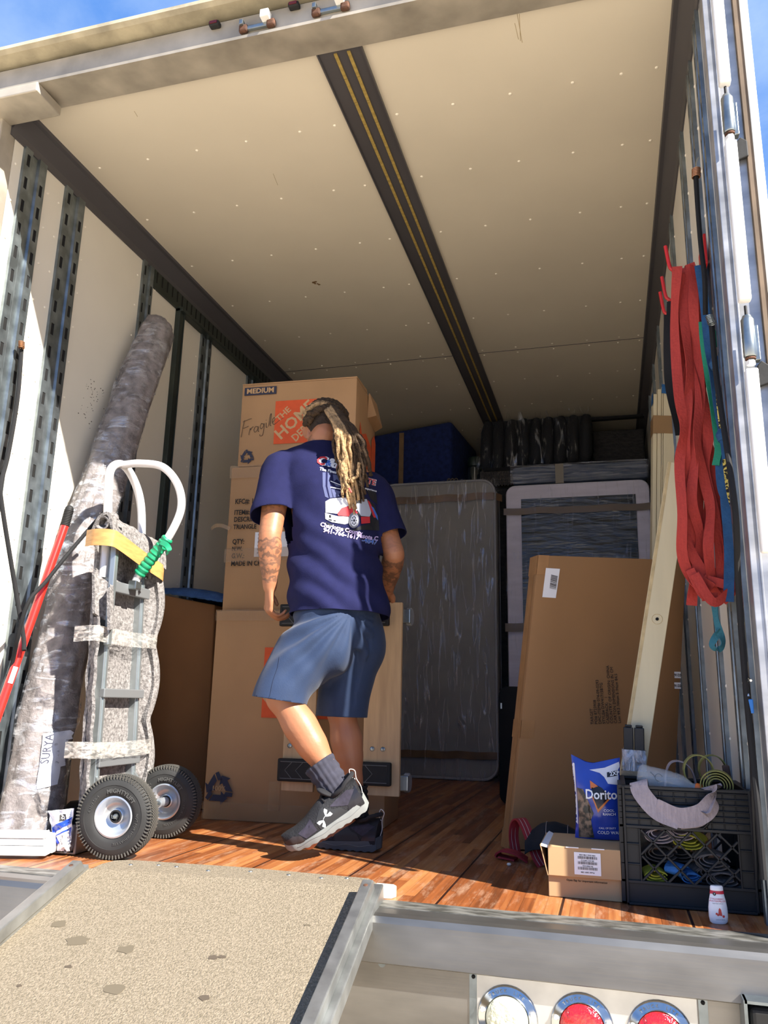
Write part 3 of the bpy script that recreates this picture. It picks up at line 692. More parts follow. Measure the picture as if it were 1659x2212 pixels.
# furniture dolly on end behind the man
t = thing('furniture_dolly', (-1.1, 3.22, .12), 'plywood furniture dolly with black rubber ends standing behind the man\'s legs', 'dolly')
M_ply = mat('light_plywood', 0xC6A57C, .7, var=.2, vscale=5, stretch=(6, 6, .6))
D0 = T((0, 3.235, 0))
mb = MB(D0)
for x0, x1 in ((-1.335, -1.195), (-.985, -.83)):
    mb2 = MB(D0); mb2.box(x0, x1, 0, .022, .155, .93); mb2.build('board', M_ply, t, bevel=.003)
for z0, z1, xl, xr in ((.195, .285, -1.345, -.86), (.83, .925, -1.37, -.88)):
    o = MB(D0).box(xl, xr, -.030, -.001, z0, z1).build('rubber_end_pad', M_rubber, t, bevel=.006)
    mb = MB(D0)
    for k in range(8):
        x = xl + .035 + k * .048
        if k >= 4: x += .04
        s = 1 if k < 4 else -1
        zc = (z0 + z1) / 2; h = (z1 - z0) / 2 - .014
        mb.tube([(x + s * .03, -.031, zc + h), (x, -.031, zc), (x + s * .03, -.031, zc - h)], .0014, 4)
    mb.tube([(xl + .014, -.031, z0 + .012), (xr - .014, -.031, z0 + .012), (xr - .014, -.031, z1 - .012), (xl + .014, -.031, z1 - .012)], .0014, 4, closed=True)
    mb.build('chevron_tread', mat('worn_edge', 0x6E6F70, .6), o)
for x in (-1.305, -1.265, -.945, -.90):
    MB(D0).lathe([(0, -.0), (.006, 0), (.0085, .0), (.0095, .002), (.0095, 0), (.0, .003)], 12, frame((x, -.0015, .335), (1, 0, 0), z=(0, -1, 0))).build('bolt', M_zinc, t, smooth=True)
for z in (.205, .875):
    mb = MB(D0); mb.lathe([(0, -.012), (.034, -.012), (.038, -.008), (.038, .008), (.034, .012), (0, .012)], 24, frame((-.812, .06, z), (0, 1, 0), z=(.97, .25, 0)))
    mb.build('caster_wheel', mat('grey_caster', 0x8E9296, .4), t, smooth=True)
    MB(D0).box(-.835, -.80, .022, .07, z - .03, z + .03).build('caster_fork', M_zinc, t, bevel=.004)
# ------------------------------------------------------------------ right foreground
# two shallow mailer boxes
M_mail = mat('mailer_card', 0xB4926A, .8, var=.06, vscale=5)
def mailer(C, w, d, h, ang, label):
    M = T(V(C)) @ RZ(ang); t = thing('mailer_box', tuple(C), label, 'box')
    MB(M).box(0, w, 0, d, 0, h).build('box_body', M_mail, t, bevel=.0015); return t, M
t, M = mailer((-.193, 2.463, .001), .205, .24, .056, 0, 'shallow brown box on the floor beside black crate, under the labelled box')
text('Open flap for important information', .0075, front(M, .001) @ T((.105, .046, 0)), M_ink, t)
t, M = mailer((-.192, 2.452, .0575), .20, .25, .078, 0, 'shallow brown box with barcode label and open white flap, under the chip bag')
F = front(M, .001)
plate(t, F @ T((.108, .037, 0)) @ RZ(0), [(-.036, -.029), (.036, -.029), (.036, .029), (-.036, .029)], M_white, 'paper_label')
mb = MB(F @ T((.108, .037, .001)))
for zz in (.016, .002, -.012):
    x = -.026
    while x < .026:
        w_ = random.choice((.0006, .0012)); mb.box(x, x + w_, zz - .0035, zz + .0035, 0, .0004); x += w_ + random.choice((.0008, .0014))
mb.build('barcode', M_ink, t)
for zz, s_ in ((.023, 'MFR 0042 1788 3300'), (.0085, 'SN 4417 0093 22'), (-.0055, 'PN 9000 5521'), (-.022, 'Model: 2000 1288')):
    text(s_, .005, F @ T((.108, zz + .037, .001)) @ RZ(180), M_ink, t)
for x in (.05, .12):
    MB(M).box(x, x + .035, -.002, .0, .076, .0785).build('slot_tab', M_white, t)
mb = MB(M); mb.hexa([(-.002, .0, .0), (0, .0, .0), (0, .25, .0), (-.002, .25, .0)], [(-.022, .004, .078), (-.020, .004, .078), (-.020, .244, .078), (-.022, .244, .078)])
mb.build('side_flap', M_mail, t)
mb = MB(M); mb.hexa([(-.020, .004, .076), (-.002, .002, .072), (0.0, .246, .072), (-.020, .244, .076)], [(-.020, .02, .078), (.002, .004, .0745), (.004, .25, .0745), (-.014, .25, .082)])
mb.build('inner_flap', M_white, t, label='white inner flap')

# chip bag
t = thing('chip_bag', (-.05, 2.62, .137), 'blue crisp bag lettered Doritos standing on the labelled box beside black crate', 'snack bag')
M_bag = mat('blue_foil', 0x1F3FA8, .25, spec=.7, bump=.35, bscale=14, bstretch=(1, 1, .6), var=.15, vscale=12)
BM = T((-.052, 2.62, .137)) @ RZ(-4) @ RY(-1)
bw, bh = .145, .212
def bagp(u, v, side):
    e = max(0.0, math.sin(math.pi * u)) ** .6 * max(0.0, math.sin(math.pi * min(1, max(0, v * .94 + .03)))) ** .5
    x = (u - .5) * bw * (1 - .10 * math.sin(math.pi * v)) ; z = v * bh
    if v > .8: z += (v - .8) * (.16 * (u - .30) * (1 if u > .3 else -.5))
    if v > .85 and u < .45: z += (v - .85) * .35 * (.45 - u)
    y = side * (.034 * e) + .004 * wob(u * 5, v * 6, side) * e + .02 * (v - .5) ** 2
    return (x, y, z)
mb = MB(BM)
for sd_ in (-1, 1): mb.grid(lambda u, v: bagp(u, v, sd_), 26, 34)
bmesh.ops.remove_doubles(mb.bm, verts=mb.bm.verts, dist=.0004)
body = mb.build('foil_pouch', M_bag, t, smooth=True, angle=80)
BAGI = BM
def drape(parent, F, polys, m, name, bvh, dirv, off=.0012, step=.01, label=None):
    """flat shapes (local xy of F) laid onto the surface behind them along dirv"""
    bm = bmesh.new()
    for poly in polys:
        if isinstance(poly, bpy.types.Mesh):
            b2 = bmesh.new(); b2.from_mesh(poly); bmesh.ops.transform(b2, matrix=F, verts=b2.verts); me_ = bpy.data.meshes.new('x'); b2.to_mesh(me_); b2.free(); bm.from_mesh(me_); bpy.data.meshes.remove(me_)
        else:
            vs = [bm.verts.new(F @ V((x, y, 0))) for x, y in poly]; bm.faces.new(vs)
    bmesh.ops.triangulate(bm, faces=bm.faces)
    for _ in range(5):
        es = [e for e in bm.edges if e.calc_length() > step]
        if not es: break
        bmesh.ops.subdivide_edges(bm, edges=es, cuts=1); bmesh.ops.triangulate(bm, faces=bm.faces)
    d = V(dirv).normalized(); miss = []
    for v in bm.verts:
        loc, nrm, idx, dist = bvh.ray_cast(v.co - d * .25, d)
        if loc is None: miss.append(v)
        else: v.co = loc - d * off
    bmesh.ops.delete(bm, geom=miss, context='VERTS')
    mb = MB(); mb.bm.free(); mb.bm = bm
    return mb.build(name, m, parent, label=label, smooth=True, angle=180)
def bvh_of(o, off=V((0, 0, 0))):
    bm = bmesh.new(); bm.from_mesh(o.data); bmesh.ops.translate(bm, verts=bm.verts, vec=root_loc(o)); b = BVHTree.FromBMesh(bm); bm.free(); return b
bb = bvh_of(body)
BF = BM @ Matrix(((1, 0, 0, 0), (0, 0, -1, -.06), (0, 1, 0, 0), (0, 0, 0, 1)))
bd = BM.to_3x3() @ V((0, 1, 0))
def bl(o): return [(x - bw / 2, y) for x, y in o]
drape(t, BF, [bl([(0.002, .04), (.012, .04), (.014, .10), (.010, .215), (0.0, .218)])], mat('foil_white', 0xDCDCE2, .3), 'white_edge', bb, bd)
drape(t, BF, [bl([(.055, .198), (.10, .205), (.148, .225), (.148, .155), (.108, .16), (.098, .178), (.085, .19)])], MATS['foil_white'], 'white_corner', bb, bd)
M_camo = mat('camouflage_print', 0x8B7460, .35, col2=0x34342F, vscale=55, ramp=(.42, .58))
drape(t, BF, [bl([(.014, .145), (.034, .142), (.048, .11), (.062, .075), (.050, .05), (.048, .02), (.058, .004), (.012, .002), (.016, .07)])], M_camo, 'camouflage_pattern', bb, bd)
drape(t, BF, [bl([(.057, .165), (.09, .148), (.115, .12), (.077, .08), (.063, .12)])], mat('dark_print', 0x14121C, .3), 'dark_triangle', bb, bd, off=.0015)
drape(t, BF, [bl([(.056, .168), (.078, .153), (.077, .151), (.059, .162), (.060, .145), (.057, .145)]), bl([(.060, .122), (.075, .078), (.116, .122), (.112, .123), (.076, .088), (.063, .123)])], mat('orange_glow_print', 0xD87838, .3), 'orange_chip_outline', bb, bd, off=.002)
me_ = text_mesh('Doritos', .038, extrude=0, bold=.018, sx=.86); drape(t, BF @ T((.020, .128, 0)), [me_], mat('white_foil_ink', 0xF2F2F4, .4), 'printed_text', bb, bd, off=.0028, step=.008)
for s_, sz, x, y in (('COOL\nRANCH', .0105, .034, .079), ('CALL OF DUTY', .007, .026, .034), ('COLD WAR', .0125, .030, .021)):
    drape(t, BF @ T((x, y, 0)), [text_mesh(s_, sz, extrude=0, bold=.01)], MATS['white_foil_ink'], 'printed_text', bb, bd, off=.0022)
drape(t, BF, [bl([(.106, .178), (.145, .184), (.145, .200), (.106, .192)])], MATS['dark_print'], 'black_band', bb, bd, off=.002)
drape(t, BF @ T((.055, .189, 0)) @ RZ(8), [text_mesh('2XP', .016, extrude=0, bold=.03)], MATS['white_foil_ink'], 'printed_text', bb, bd, off=.003)

# milk crate
M_crate = mat('black_crate_plastic', 0x14161A, .5, var=.3, vscale=14, spec=.5)
CM = T((.018, 2.452, .002)); CW, CD, CH = .330, .33, .305
t = thing('milk_crate', (.18, 2.6, 0), 'black plastic milk crate with diamond lattice sides by the right wall', 'crate')
def crate_panel(F, w, name, handle):
    """one side: local x along, y up, outward z"""
    mb = MB(F); b = lambda x0, x1, y0, y1, z0=0, z1=.006: mb.box(x0, x1, y0, y1, z0, z1)
    hx0, hx1, hz0, hz1 = w * .29, w * .66, CH * .67, CH * .84
    b(0, w, 0, .06, 0, .004); b(0, w, .0, .006, 0, .014); b(0, w, .054, .062, 0, .012)
    b(0, w * .12, .06, CH * .64, 0, .004); b(w * .89, w, .06, CH * .64, 0, .004)
    b(0, .006, 0, CH, -.004, .014); b(w - .006, w, 0, CH, -.004, .014)
    b(w * .115, w * .128, .06, CH * .64, 0, .012); b(w * .88, w * .893, .06, CH * .64, 0, .012)
    for zz in (.33, .5): b(0, w * .12, CH * zz, CH * zz + .004, 0, .011); b(w * .89, w, CH * zz, CH * zz + .004, 0, .011)
    b(0, w, CH * .64, CH * .66 + .002, 0, .012)
    if handle:
        b(0, hx0, CH * .66, CH, 0, .004); b(hx1, w, CH * .66, CH, 0, .004); b(hx0, hx1, hz1, CH, 0, .004)
        mb.tube([(hx0 + .012, hz0, .006), (hx1 - .012, hz0, .006), (hx1, hz0 + .012, .006), (hx1, hz1 - .012, .006), (hx1 - .012, hz1, .006), (hx0 + .012, hz1, .006), (hx0, hz1 - .012, .006), (hx0, hz0 + .012, .006)], .006, 6, closed=True)
    else: b(0, w, CH * .66, CH, 0, .004)
    for k, zz in enumerate((.715, .765, .815, .865, .915, .965)):
        if handle and zz < .85: b(0, hx0, CH * zz, CH * zz + .0035, 0, .011); b(hx1, w, CH * zz, CH * zz + .0035, 0, .011)
        else: b(0, w, CH * zz, CH * zz + .0035, 0, .011)
    for k in range(9):
        x = w * (.12 + k * .095); z0 = CH * .66
        if handle and hx0 - .004 < x < hx1: b(x, x + .003, hz1, CH, 0, .009); continue
        b(x, x + .003, z0, CH, 0, .009)
    b(-.002, w + .002, CH - .006, CH + .002, -.010, .012)
    # diamond lattice
    X0, X1, Z0, Z1 = w * .125, w * .885, .06, CH * .645
    p = (Z1 - Z0) / 2 * 1.0
    for sgn in (1, -1):
        c = -8
        while c < 14:
            # line: x = X0 + c*p + sgn*(z-Z0)
            pts = []
            for k in range(60):
                z = lerp(Z0, Z1, k / 59); x = X0 + c * p * .98 + sgn * (z - Z0) * 1.0
                if X0 <= x <= X1: pts.append((x, z))
            if len(pts) > 5:
                (xa, za), (xb, zb) = pts[0], pts[-1]; L = V((xb - xa, zb - za, 0)); n = V((-L.y, L.x, 0)).normalized() * .003
                mb.hexa([(xa + n.x, za + n.y, 0), (xb + n.x, zb + n.y, 0), (xb - n.x, zb - n.y, 0), (xa - n.x, za - n.y, 0)], [(xa + n.x, za + n.y, .009), (xb + n.x, zb + n.y, .009), (xb - n.x, zb - n.y, .009), (xa - n.x, za - n.y, .009)])
            c += 1
    return mb.build(name, M_crate, t, bevel=.001, bseg=1)
FR = Matrix(((1, 0, 0, 0), (0, 0, -1, 0), (0, 1, 0, 0), (0, 0, 0, 1)))
crate_panel(CM @ FR, CW, 'side_panel', True)
crate_panel(CM @ T((0, CD, 0)) @ RZ(-90) @ FR, CD, 'side_panel', True)
crate_panel(CM @ T((CW, 0, 0)) @ RZ(90) @ FR, CD, 'side_panel', True)
crate_panel(CM @ T((CW, CD, 0)) @ RZ(180) @ FR, CW, 'side_panel', True)
mb = MB(CM)
for k in range(9): mb.box(.0, CW, k * .04, k * .04 + .01, 0, .006); mb.box(k * .04, k * .04 + .01, 0, CD, 0, .006)
mb.build('crate_bottom', M_crate, t)

# webbing inside and over the crate
M_webp = mat('pink_grey_webbing', 0xA79A9C, .9, var=.15, vscale=60, stretch=(3, 3, .4), bump=.3, bscale=140)
M_webo = mat('olive_webbing', 0x8E8C50, .9, var=.15, vscale=50, bump=.3, bscale=150)
M_weby = mat('yellow_webbing', 0xB7B53A, .85, bump=.3, bscale=150)
M_webb = mat('blue_webbing', 0x3472B4, .85, bump=.3, bscale=150)
M_webg = mat('grey_webbing', 0x6E6A6A, .9, var=.25, vscale=50, bump=.3, bscale=140)
def cr(x, y, z): return V((.018 + x, 2.452 + y, .002 + z))
t = thing('webbing_strap', tuple(cr(.12, -.01, .2)), 'pinkish grey wide strap draped over the crate front and through its handle hole', 'strap')
fy = -.016
mb = MB()
mb.ribbon(polyline([cr(.06, .07, .23), cr(.05, .03, .30), cr(.045, -.004, .318), cr(.05, fy - .002, .29), cr(.09, fy - .012, .245), cr(.145, fy - .020, .225)], 8), .048, .002, side=(1, .0, .35))
mb.ribbon(polyline([cr(.085, fy - .010, .252), cr(.145, fy - .022, .232), (cr(.205, fy - .020, .247)), cr(.235, fy - .01, .285), cr(.235, -.004, .314), cr(.225, .05, .30)], 8), .052, .002, side=[V((.1, 0, 1))] * 30 + [V((1, 0, .3))] * 11)
mb.ribbon(polyline([cr(.235, .01, .30), cr(.225, fy - .006, .27), cr(.20, fy - .012, .235), cr(.17, fy, .222), cr(.13, .02, .21)], 8), .040, .002, side=(.6, 0, .8))
mb.build('webbing', M_webp, t, smooth=True)
def heap(name, label, m, spots, w=.045, cat='strap'):
    tt = thing(name, tuple(spots[0][0]), label, cat); mb = MB()
    for c, r, a in spots:
        n = 3
        for k in range(n):
            pts = [c + V((math.cos(a) * (r * math.cos(q) * (1 - .22 * k)), math.sin(a) * r * math.cos(q), (r * .45) * math.sin(q) * (1 - .22 * k) + .004 * k)) for q in [2 * math.pi * j / 18 * .93 for j in range(19)]]
            mb.ribbon(pts, w, .003, side=V((-math.sin(a), math.cos(a), .15)))
    mb.build('webbing', m, tt, smooth=True); return tt
heap('webbing_strap', 'folded yellow strap low in the crate\'s left front corner', M_weby, [(cr(.075, .03, .075), .030, .2)])
heap('webbing_strap', 'coiled lime-yellow strap in the middle of the crate, seen through the lattice', M_weby, [(cr(.175, .05, .165), .040, -.3)])
heap('webbing_strap', 'bundled blue strap low in the middle of the crate', M_webb, [(cr(.135, .03, .09), .030, 1.1), (cr(.165, .035, .075), .026, .3)])
heap('webbing_strap', 'grey strap coils filling the crate\'s right side', M_webg, [(cr(.225, .035, .12), .045, .1), (cr(.255, .035, .075), .045, -.1), (cr(.215, .08, .08), .05, .4)])
heap('webbing_strap', 'dark grey strap coil left of the blue strap inside the crate', mat('dark_grey_webbing', 0x45413F, .9, bump=.3, bscale=140), [(cr(.09, .05, .13), .045, .3), (cr(.15, .09, .13), .05, -.2)])
heap('webbing_strap', 'pinkish grey strap folds at the top left behind the crate lattice', M_webp, [(cr(.09, .035, .178), .04, .2), (cr(.15, .05, .185), .035, .0)])
t = thing('webbing_strap', tuple(cr(.18, .2, .3)), 'pinkish grey strap hump rising behind the clear bottle in the crate', 'strap')
MB().ribbon(polyline([cr(.12, .20, .24), cr(.135, .20, .345), cr(.17, .20, .365), cr(.205, .20, .335), cr(.22, .2, .24)], 8), .05, .003, side=(0, 1, 0)).build('webbing', M_webp, t, smooth=True)
# olive coil on the crate
t = thing('webbing_strap', tuple(cr(.25, .1, .3)), 'looped olive strap sticking out of the top right of the crate', 'strap')
mb = MB()
c = cr(.215, .12, .345)
for dx, dy, r, a0, a1 in ((0, 0, .040, -60, 250), (.045, .06, .038, -40, 230)):
    mb.ribbon([c + V((dx + r * math.cos(R_(a)), dy, r * 1.1 * math.sin(R_(a)))) for a in range(a0, a1, 12)], .045, .003, side=(0, 1, 0))
c = cr(.255, .05, .318)
for r in (.040, .033, .026, .019):
    mb.ribbon([c + V((r * 1.05 * math.cos(R_(a)), 0, r * .95 * math.sin(R_(a)) - .004)) for a in range(-25, 205, 12)], .05, .003, side=(.15, 1, 0))
mb.build('webbing', M_webo, t, smooth=True)
t = thing('wooden_wedge', tuple(cr(.31, .07, .28)), 'dark brown wooden stick poking out of the crate\'s right corner', 'stick')
MB(T(cr(.300, .10, .21)) @ RY(-6)).box(-.006, .012, -.01, .012, 0, .155).build('wooden_stick', mat('dark_brown_wood', 0x4B3730, .7, var=.4, vscale=20), t, bevel=.003)
# clear bottle with orange cap
t = thing('plastic_bottle', tuple(cr(.12, .04, .32)), 'clear plastic bottle with orange cap lying across the crate', 'bottle')
ax = V((.170, -.035, -.035)).normalized(); o_ = cr(.048, .075, .333)
FB = frame(o_, ax.orthogonal(), z=ax)
M_clear = mat('clear_bottle', 0xD5DADC, .08, alpha=.34, spec=1.0, coat=.8, bump=.4, bscale=45)
MB(FB).lathe([(0, .004), (.022, 0), (.029, .006), (.030, .02), (.0285, .03), (.030, .04), (.030, .085), (.028, .092), (.029, .10), (.026, .12), (.018, .137), (.0125, .146), (.0125, .155)], 28).build('bottle_body', M_clear, t, smooth=True, angle=180)
MB(FB).lathe([(.014, .155), (.0155, .157), (.0155, .172), (.014, .174), (0, .174)], 20).build('cap', mat('orange_cap', 0xF0722A, .4), t, smooth=True)
F = FB @ Matrix(((0, 0, 1, 0), (0, -1, 0, 0), (1, 0, 0, 0), (0, 0, 0, 1)))
mb = MB(T(o_ + ax * .055 + V((0, -.0305, .006))) @ RX(90) @ RZ(-12)); mb.tube([(.010 * math.cos(R_(a)), .010 * math.sin(R_(a)), 0) for a in range(0, 360, 24)], .0007, 4, closed=True); mb.tube([(-.010, .0, 0), (-.022, .008, 0)], .001, 4)
mb.lathe([(0, 0), (.0022, 0), (.0022, .001), (0, .001)], 10, T((-.023, .008, 0)))
mb.build('printed_emblem', mat('grey_emblem', 0x5E6872, .5), t)

# small white bottle in front
t = thing('squeeze_bottle', (.232, 2.33, .001), 'small white flavouring bottle with red band on the floor edge before the crate', 'bottle')
SB = T((.235, 2.325, .0005)) @ RZ(12); h = .088
M_wb = mat('glossy_white_bottle', 0xEFEFF3, .25, coat=.4)
prof = [(.0, 0), (.017, 0), (.0215, .004), (.0235, .016), (.0232, .036), (.0205, .054), (.0168, .069), (.0155, .0745), (.0152, .0765)]
mb = MB(SB @ Matrix.Diagonal((1, .52, 1, 1))); mb.lathe(prof, 32); mb.build('bottle_body', M_wb, t, smooth=True)
MB(SB @ Matrix.Diagonal((1, .56, 1, 1))).lathe([(.0156, .0762), (.0162, .0775), (.0158, .0845), (.0138, .0875), (0, .088)], 32).build('cap', M_wb, t, smooth=True)
MB(SB @ Matrix.Diagonal((1, .52, 1, 1))).lathe([(.0172, .0688), (.0178, .0689), (.0163, .0765), (.0156, .0765)], 32).build('red_band', mat('red_band', 0xC7283E, .4), t, smooth=True)
sbv = bvh_of([c for c in t.children if c.name.startswith('bottle_body')][0])
SF = SB @ Matrix(((1, 0, 0, 0), (0, 0, -1, -.05), (0, 1, 0, 0), (0, 0, 0, 1))); sdv = SB.to_3x3() @ V((0, 1, 0))
for s_, sz, x, y, m_ in (('STRAWBERRY', .0052, -.003, .0575, MATS['red_band']), ('WATERMELON', .0058, -.002, .0525, MATS['red_band']), ('liquid water enhancer', .0030, -.002, .0475, M_ink), ('1.62 FL OZ (48 mL)', .0028, .001, .0105, M_ink)):
    drape(t, SF @ T((x, y, 0)), [text_mesh(s_, sz, extrude=0)], m_, 'printed_text', sbv, sdv, off=.0005, step=.004)
circ = lambda cx, cy, r: [(cx + r * math.cos(R_(a)), cy + r * math.sin(R_(a))) for a in range(0, 360, 24)]
drape(t, SF, [circ(-.009, .069, .0038)], mat('black_dot', 0x101010, .4), 'round_emblem', sbv, sdv, off=.0013, step=.004)
drape(t, SF @ T((-.009, .069, 0)), [text_mesh('P', .005, extrude=0)], M_wb, 'printed_text', sbv, sdv, off=.0019, step=.004)
drape(t, SF, [[(-.004, .021), (.006, .019), (.0035, .034), (0, .038), (-.0025, .034)], circ(-.0075, .024, .0027), circ(-.0045, .0215, .0025), circ(.009, .0185, .003)], mat('fruit_red', 0xD2453C, .4), 'fruit_picture', sbv, sdv, off=.0006, step=.004)
# pebble
MB().lathe([(0, 0), (.006, .001), (.008, .005), (.005, .009), (0, .010)], 10, T((-.352, 2.86, .0))).build('pebble', mat('white_pebble', 0xCFC8BD, .6), smooth=True, label='tiny white pebble on the wooden floor left of the mailer boxes', category='pebble')

# black quilted pad with red binding
t = thing('moving_pad', (-.25, 3.0, 0), 'black quilted pad with red stitched binding crumpled behind the mailer boxes', 'moving pad')
M_pad = mat('black_quilt', 0x12141A, .9, bump=.5, bscale=24, var=.3, vscale=12); M_redb = mat('red_binding', 0x8E1F26, .8, bump=.3, bscale=60)
mb = MB()
mb.grid(lambda u, v: (lerp(-.30, -.02, u), 2.86 + .13 * v + .02 * wob(u * 5, v * 4), .006 + (.155 - .07 * u) * math.sin(math.pi * min(1, u * .9 + .12)) ** .7 * math.sin(math.pi * (.06 + .88 * v)) ** .5 + .004 * wob(u * 8, v * 6, 3)), 36, 20)
mb.build('quilted_cloth', M_pad, t, smooth=True, solid=.006)
mb = MB()
arc = [(-.245 + .0, 2.88, .004), (-.262, 2.885, .03), (-.282, 2.90, .075), (-.305, 2.93, .12), (-.325, 2.97, .135), (-.345, 2.99, .115), (-.352, 3.0, .07), (-.345, 3.0, .02)]
pl_ = polyline(arc, 6); mb.ribbon(pl_, .035, .006, side=(1, .5, .1))
mb.ribbon(polyline([(-.30, 2.95, .006), (-.34, 2.945, .028), (-.385, 2.96, .030), (-.40, 2.97, .012), (-.34, 2.96, .004)], 6), .05, .006, side=(.2, 1, 0))
mb.build('red_binding', M_redb, t, smooth=True)
mb = MB()
for o_ in (-.007, .006): mb.tube([p + V((1, .5, .1)).normalized() * o_ + V((-.0, -.0035, .002)) for p in pl_], .0008, 4)
for u in (.25, .5, .75):
    mb.tube([(lerp(-.30, -.02, u), 2.86 + .13 * v + .02 * wob(u * 5, v * 4) - .004, .0125 + (.155 - .07 * u) * math.sin(math.pi * min(1, u * .9 + .12)) ** .7 * math.sin(math.pi * (.06 + .88 * v)) ** .5 + .004 * wob(u * 8, v * 6, 3)) for v in [k / 19 for k in range(20)]], .0007, 4)
mb.build('stitching', mat('pale_thread', 0xB9A9A0, .8), t)

# ------------------------------------------------------------------ boards on the right
M_bed = mat('cream_painted_board', 0xD9CDA9, .55, var=.08, vscale=4, stretch=(4, 4, .5))
M_ply_edge = mat('ply_edge', 0xC9B487, .75, var=.2, vscale=30)
M_btape = mat('blue_masking_tape', 0x1E5C93, .6, bump=.3, bscale=30)
t = thing('board_bundle', (.2, 3.95, 0), 'bundle of cream boards taped together with brown and blue tape, leaning upright behind the carton', 'boards')
def leanF(b0, t0, zd): 
    a = (V(t0) - V(b0)); return frz(b0, a, V((1, .1, 0))), a.length
b0, t0 = V((.135, 3.86, .004)), V((.272, 3.99, 2.11))
Fm, L = leanF(b0, t0, 0)
for k, (x, y, w, d, l0, l1) in enumerate(((0.0, .005, .018, .07, .0, L - .045), (.020, .002, .018, .075, .0, L - .02), (.040, .0, .006, .08, .0, L), (.048, .0, .052, .022, .60, L - .0), (.048, .023, .05, .02, 0, L - .03))):
    MB(Fm).box(x, x + w, y, y + d, l0, l1).build('board', M_bed, t, bevel=.002)
mb = MB(Fm).box(-.002, .102, -.002, .085, L - .26, L - .165); mb.build('packing_tape', mat('brown_clear_tape', 0xA07E55, .3, alpha=.85), t)
mb = MB(Fm)
mb.grid(lambda u, v: (lerp(.038, .104, u) , -.004 + .004 * wob(u * 9, v * 9), L - .045 + .05 * v + .008 * wob(u * 7, v * 3, 2)), 10, 8); mb.grid(lambda u, v: (-.004 + .003 * wob(u * 9, v), lerp(.0, .04, u), L - .1 + .06 * v), 8, 8)
mb.grid(lambda u, v: (lerp(.035, .1, u), -.004 + .004 * wob(u * 9, v * 9, 2), .845 + lerp(.16 * (1 - u) ** 2 + .02, 0, v)), 10, 8)
mb.build('blue_tape', M_btape, t, smooth=True, solid=.001)
MB(Fm).tube([(.075, -.018, 1.30), (.075, .0, 1.30)], .004, 8).build('screw', M_zinc, t)
# single leaning rail with a bolt hole
b0, t0 = V((.0, 2.84, .004)), V((.274, 2.893, 1.37))
a = (t0 - b0); Fm = frz(b0, a, V((1, 0, 0))); L = a.length
t = thing('bed_rail', tuple(b0), 'single cream plywood rail with a bolt hole leaning in front of the big brown carton', 'board')
mb = MB(Fm).box(-.045, .033, 0, .022, 0, L)
o = mb.build('rail_board', M_bed, t, bevel=.002)
mb = MB(Fm)
for y in (.004, .010, .016): mb.box(-.0462, -.0448, y, y + .003, 0, L)
mb.box(-.044, -.034, -.0006, .0, 0, L)
mb.build('ply_edge_lines', M_ply_edge, t)
hz = (at(1424, 1338, y=2.87) - b0).length
MB(Fm).lathe([(0, .001), (.0055, .001), (.0055, 0), (0, 0)], 14, T((-.002, -.0008, hz)) @ RX(90)).build('bolt_hole', M_black, t)
MB(Fm).tube([(-.002 + .017 * math.cos(R_(a_)), -.0005, hz + .017 * math.sin(R_(a_))) for a_ in range(0, 360, 15)], .0008, 4, closed=True).build('washer_mark', M_ply_edge, t)
# bundle of black tubes wrapped at the foot
t = thing('wrapped_tube_bundle', (.07, 2.81, 0), 'two black square tubes wrapped in film and tape standing behind the crate corner', 'tubes')
Fm = frz((.050, 2.80, .003), V((.035, .0, 1)), V((1, .03, 0)))
for x in (-.032, .002):
    o = MB(Fm).box(x, x + .030, 0, .03, 0, .455).build('square_tube', mat('black_tube', 0x17181B, .45), t, bevel=.003)
    MB(Fm).box(x + .004, x + .026, .004, .026, .455, .463).build('end_cap', MATS['black_tube'], o, bevel=.003)
MB(Fm).grid(lambda u, v: ((.036 + .004 * wob(math.cos(6.28 * u) * 3, v * 14, math.sin(6.28 * u) * 3)) * (1 if abs(math.cos(6.28 * u)) > .7 else abs(math.cos(6.28 * u)) / .7) * (1 if math.cos(6.28 * u) > 0 else -1), .015 + .022 * (1 if abs(math.sin(6.28 * u)) > .7 else abs(math.sin(6.28 * u)) / .7) * (1 if math.sin(6.28 * u) > 0 else -1) , lerp(.27, .385, v)), 28, 12, wrapu=True).build('stretch_wrap', plastic_film('wrap_silver', base=.25, streak=.8, lo=.4, hi=.6, stretch=(20, 20, 8)), t, smooth=True)
MB(Fm).grid(lambda u, v: ((.040 + .004 * wob(math.cos(6.28 * u) * 3, v * 9, math.sin(6.28 * u) * 3)) * (1 if abs(math.cos(6.28 * u)) > .7 else abs(math.cos(6.28 * u)) / .7) * (1 if math.cos(6.28 * u) > 0 else -1), .015 + .026 * (1 if abs(math.sin(6.28 * u)) > .7 else abs(math.sin(6.28 * u)) / .7) * (1 if math.sin(6.28 * u) > 0 else -1), lerp(.04, .32, v)), 28, 16, wrapu=True).build('taped_paper_wrap', mat('wrapped_paper', 0xA68F70, .35, var=.25, vscale=14, bump=.7, bscale=30), t, smooth=True)
# black case edge seen left of the carton
t = thing('black_case', (-.47, 4.6, 0), 'black soft case with zip standing behind the left edge of the tall brown carton', 'case')
MB().prism(rrect(-.60, -.30, 0.004, .62, .05), 0, .12, FXZ(4.62)).build('case_body', M_dark, t, bevel=.01, smooth=True)
MB().box(-.588, -.580, 4.495, 4.50, .50, .53).build('zip_pull', M_zinc, t)

